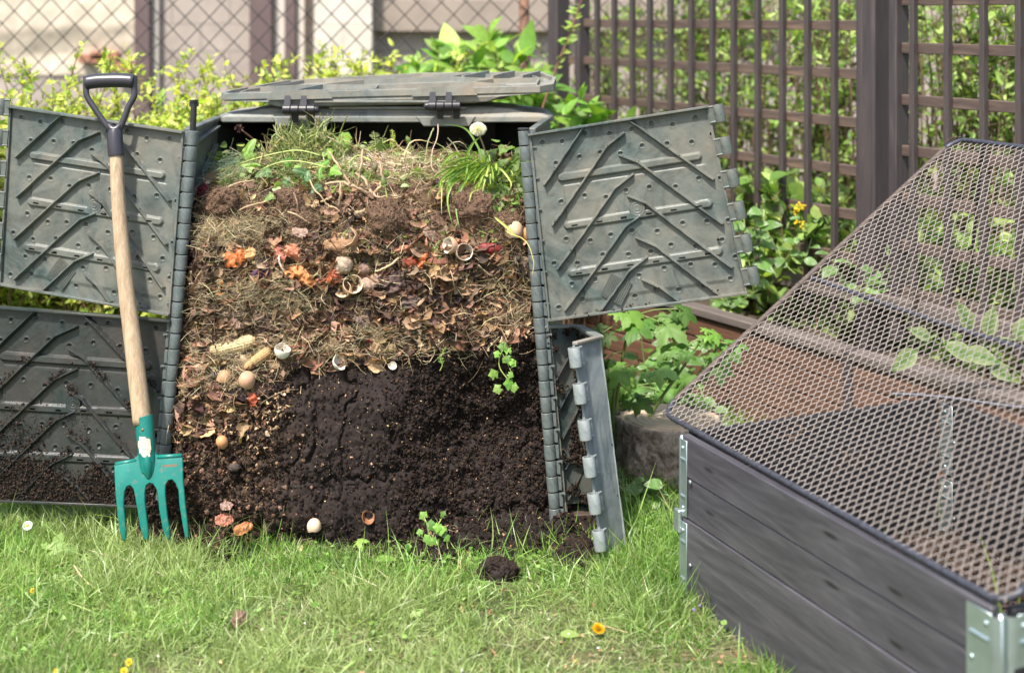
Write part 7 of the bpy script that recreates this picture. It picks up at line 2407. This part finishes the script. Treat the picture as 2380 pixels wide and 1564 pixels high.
lit('brown_bits', 'small brown leaf bits on the lawn and bare earth', 'leaf bits', T_DRY, 500, (.008, .022), [(.36, .20, .11), (.26, .15, .09), (.46, .30, .18)], M_DRY, lambda px, py, P_: sg((py - 1240) / 8) * (.25 + bare(px, py) + np.exp(-((px - 820) / 240) ** 2 - ((py - 1272) / 16) ** 2)), .012)
lit('violet_flowers', 'tiny violet ground ivy flowers beside the raised bed', 'flowers', T_CRUMB, 110, (.005, .011), [(.30, .22, .52), (.24, .17, .42)], M_LEAF, tuftfun([(1490, 1335, 70, 55), (1180, 1290, 60, 30), (1620, 1420, 80, 50)]), .035, smooth=False)
# broad weeds: dandelion leaves, plantain
for i, (px, py, s_, rl, c, l) in enumerate(((1435, 1345, .07, -.7, (.42, .50, .16), 'pale green toothed dandelion leaf on the lawn right of the soil patch'), (1300, 1495, .05, .2, (.30, .42, .12), 'round grey green weed leaf in the foreground'), (950, 1455, .045, .9, (.32, .44, .16), 'blunt pale leaf in the front lawn'),
        (40, 1195, .09, 1.4, (.20, .36, .06), 'broad upright leaf at the left edge of the lawn'), (95, 1240, .05, .4, (.24, .38, .08), 'small light leaf by the daisy'), (1525, 1135, .07, .8, (.10, .20, .04), 'dark toothed leaf in front of the stump'), (100, 1300, .06, .3, (.26, .38, .12), 'folded weed leaf at the left of the lawn'),
        (870, 1330 - 10, .06, .1, (.2, .36, .07), 'broad grass leaf lying in the lawn centre'), (1360, 1240, .05, .3, (.22, .38, .08), 'green leaf beside the lowest door knuckle'), (820, 1280, .03, .3, (.28, .44, .1), 'small bright leaf at the straw edge'))):
    Y0 = 4544 / (py - 34)
    p = at(px, py, Y0); p[2] += .02
    tm = T_BIG[0] if i % 3 else CELA
    M_ = frame_of(unit(np.array([0, -.5, .8]) + RNG.normal(0, .2, 3)), rl) * s_
    one_leaf(tm, p, M_, c, 'weed_leaf', l, 'leaf', None)
# daisy and dandelions in the lawn
def gp_(px, py, z=.03):
    Y0 = (H - z) * F / (py - HY)
    return at(px, py, Y0)
t = gp_(64, 1221, .045)
mb = MB()
d = unit(np.array([.1, -.75, .65])); x = unit(np.cross(d, (1, 0, 0))); y = np.cross(d, x)
for k in range(24):
    a = k * 2 * math.pi / 24
    o_ = x * math.cos(a) + y * math.sin(a); w_ = np.cross(d, o_)
    mb.add([t + o_ * .003 - w_ * .0008, t + o_ * .003 + w_ * .0008, t + o_ * .012 + w_ * .0014 + d * .001, t + o_ * .0135 + d * .001, t + o_ * .012 - w_ * .0014 + d * .001], [(0, 1, 2, 3, 4)], (.85, .85, .85))
mb.tube([t - d * .001, t + d * .002, t + d * .003], [.0045, .004, .001], 12, col=(.75, .50, .03))
mb.tube(curve([t + np.array([0, 0, -.045]), t + np.array([.003, 0, -.02]), t - d * .001], 8), .001, 5, col=(.2, .35, .08))
tag(mb.build('daisy', M_LEAF, None, True, usecol=True), 'white daisy with yellow centre in the lawn left of the fork', 'daisy')
flower(0, 0, .016, 0, 'full yellow dandelion flower on the lawn at the lower right', loc=gp_(1391, 1460, .03), col=(.55, .34, .01), n=90, up=(.1, -.45, .9))
flower(0, 0, .009, 0, 'small yellow flower at the lower left edge of the lawn', loc=gp_(299, 1538, .03), col=(.85, .60, .02), n=40)
flower(0, 0, .009, 0, 'second small yellow flower below the first at the bottom edge', loc=gp_(288, 1559, .03), col=(.85, .60, .02), n=40)
flower(0, 0, .008, 0, 'small yellow flower in the lawn far left', loc=gp_(76, 1372, .03), col=(.8, .55, .03), n=30)
flower(0, 0, .007, 0, 'tiny yellow flower bud at the bottom edge left of the pair', loc=gp_(130, 1560, .03), col=(.8, .55, .03), n=30)
lump(0, 0, .018, 'dried_cone', 'small dried brown cone in the lawn, front left of centre', 'cone', (.20, .13, .10), 55, (1, .8, 1.1), .3, loc=gp_(556, 1441, .025), mat=M_DRY, freq=14)
for pts, r, mt, l, nm_ in (([(172, 1313), (195, 1345), (232, 1375)], .0035, M_STRAWM, 'dry flat straw lying in the lawn at the left', 'straw'), ([(205, 1312 - 35), (250, 1290), (330, 1310), (385, 1340)], .0022, simple('pale_lawn_root', (.38, .32, .22), .8), 'long pale wavy stalk on the lawn', 'stalk'),
                     ([(1210, 1450), (1260, 1478), (1290, 1500)], .002, M_STRAWM, 'thin dry straw in the front lawn', 'straw'), ([(1370, 1400 + 40), (1400, 1452), (1460, 1470)], .002, M_TWIG, 'twig beside the large dandelion flower', 'twig')):
    tag(MB().tube(curve([gp_(x, y, .020) for x, y in pts], 12), r * .7, 6, flat=.6).build(nm_, mt, None, True), l, nm_)
# blades and litter inside the raised bed
mb = MB()
base = at(2305, 1400, 2.95)
for k, (dx, hh) in enumerate(((0, .32), (.02, .22), (-.02, .16), (.05, .12))):
    b0_ = np.array([.98 + dx, 2.72, .08])
    P_ = curve([b0_, b0_ + np.array([-.02 + dx, 0, hh * .6]), b0_ + np.array([-.06 + dx * 3, -.01, hh])], 12)
    S_ = np.array([1, .2, 0]) * .004
    q = np.linspace(0, 1, len(P_))[:, None]
    mb.grid(np.stack([P_ - S_ * (1 - q ** 2), P_ + S_ * (1 - q ** 2)], 1), col=np.array([.28, .42, .08]))
tag(mb.build('long_grass', M_GRASS, None, True, usecol=True), 'few long grass blades growing inside the raised bed', 'grass')
uu, vv = RNG.random(1500), RNG.random(1500)
pp = BL + bu * LEN * (.02 + .96 * uu[:, None]) + bv * WID * (.03 + .94 * vv[:, None]); pp[:, 2] = .068 + .04 * uu
tag(scatter('bed_crumbs', T_CRUMB, pp[:1500] + RNG.normal(0, .01, pp.shape) * np.array([1, 1, 0]), rot_from(unit(RNG.normal(size=pp.shape))) * RNG.uniform(.005, .018, (1500, 1, 1)), pick([(.04, .027, .02), (.028, .02, .015), (.06, .04, .03)], 1500), M_SOILBIT, smooth=False), 'dark soil crumbs on the floor of the raised bed', 'crumbs', None, 'stuff')
tag(scatter('bed_litter', T_STRAW, pp, rot_from(unit(np.array([0, 0, 1.]) + RNG.normal(0, .4, pp.shape))) * RNG.uniform(.012, .045, (1500, 1, 1)) * np.array([1, .8, .8]), pick([(.20, .12, .07), (.05, .035, .028), (.035, .025, .02), (.08, .05, .035)], 1500), M_DRY), 'brown needles on the floor of the raised bed', 'litter', None, 'stuff')
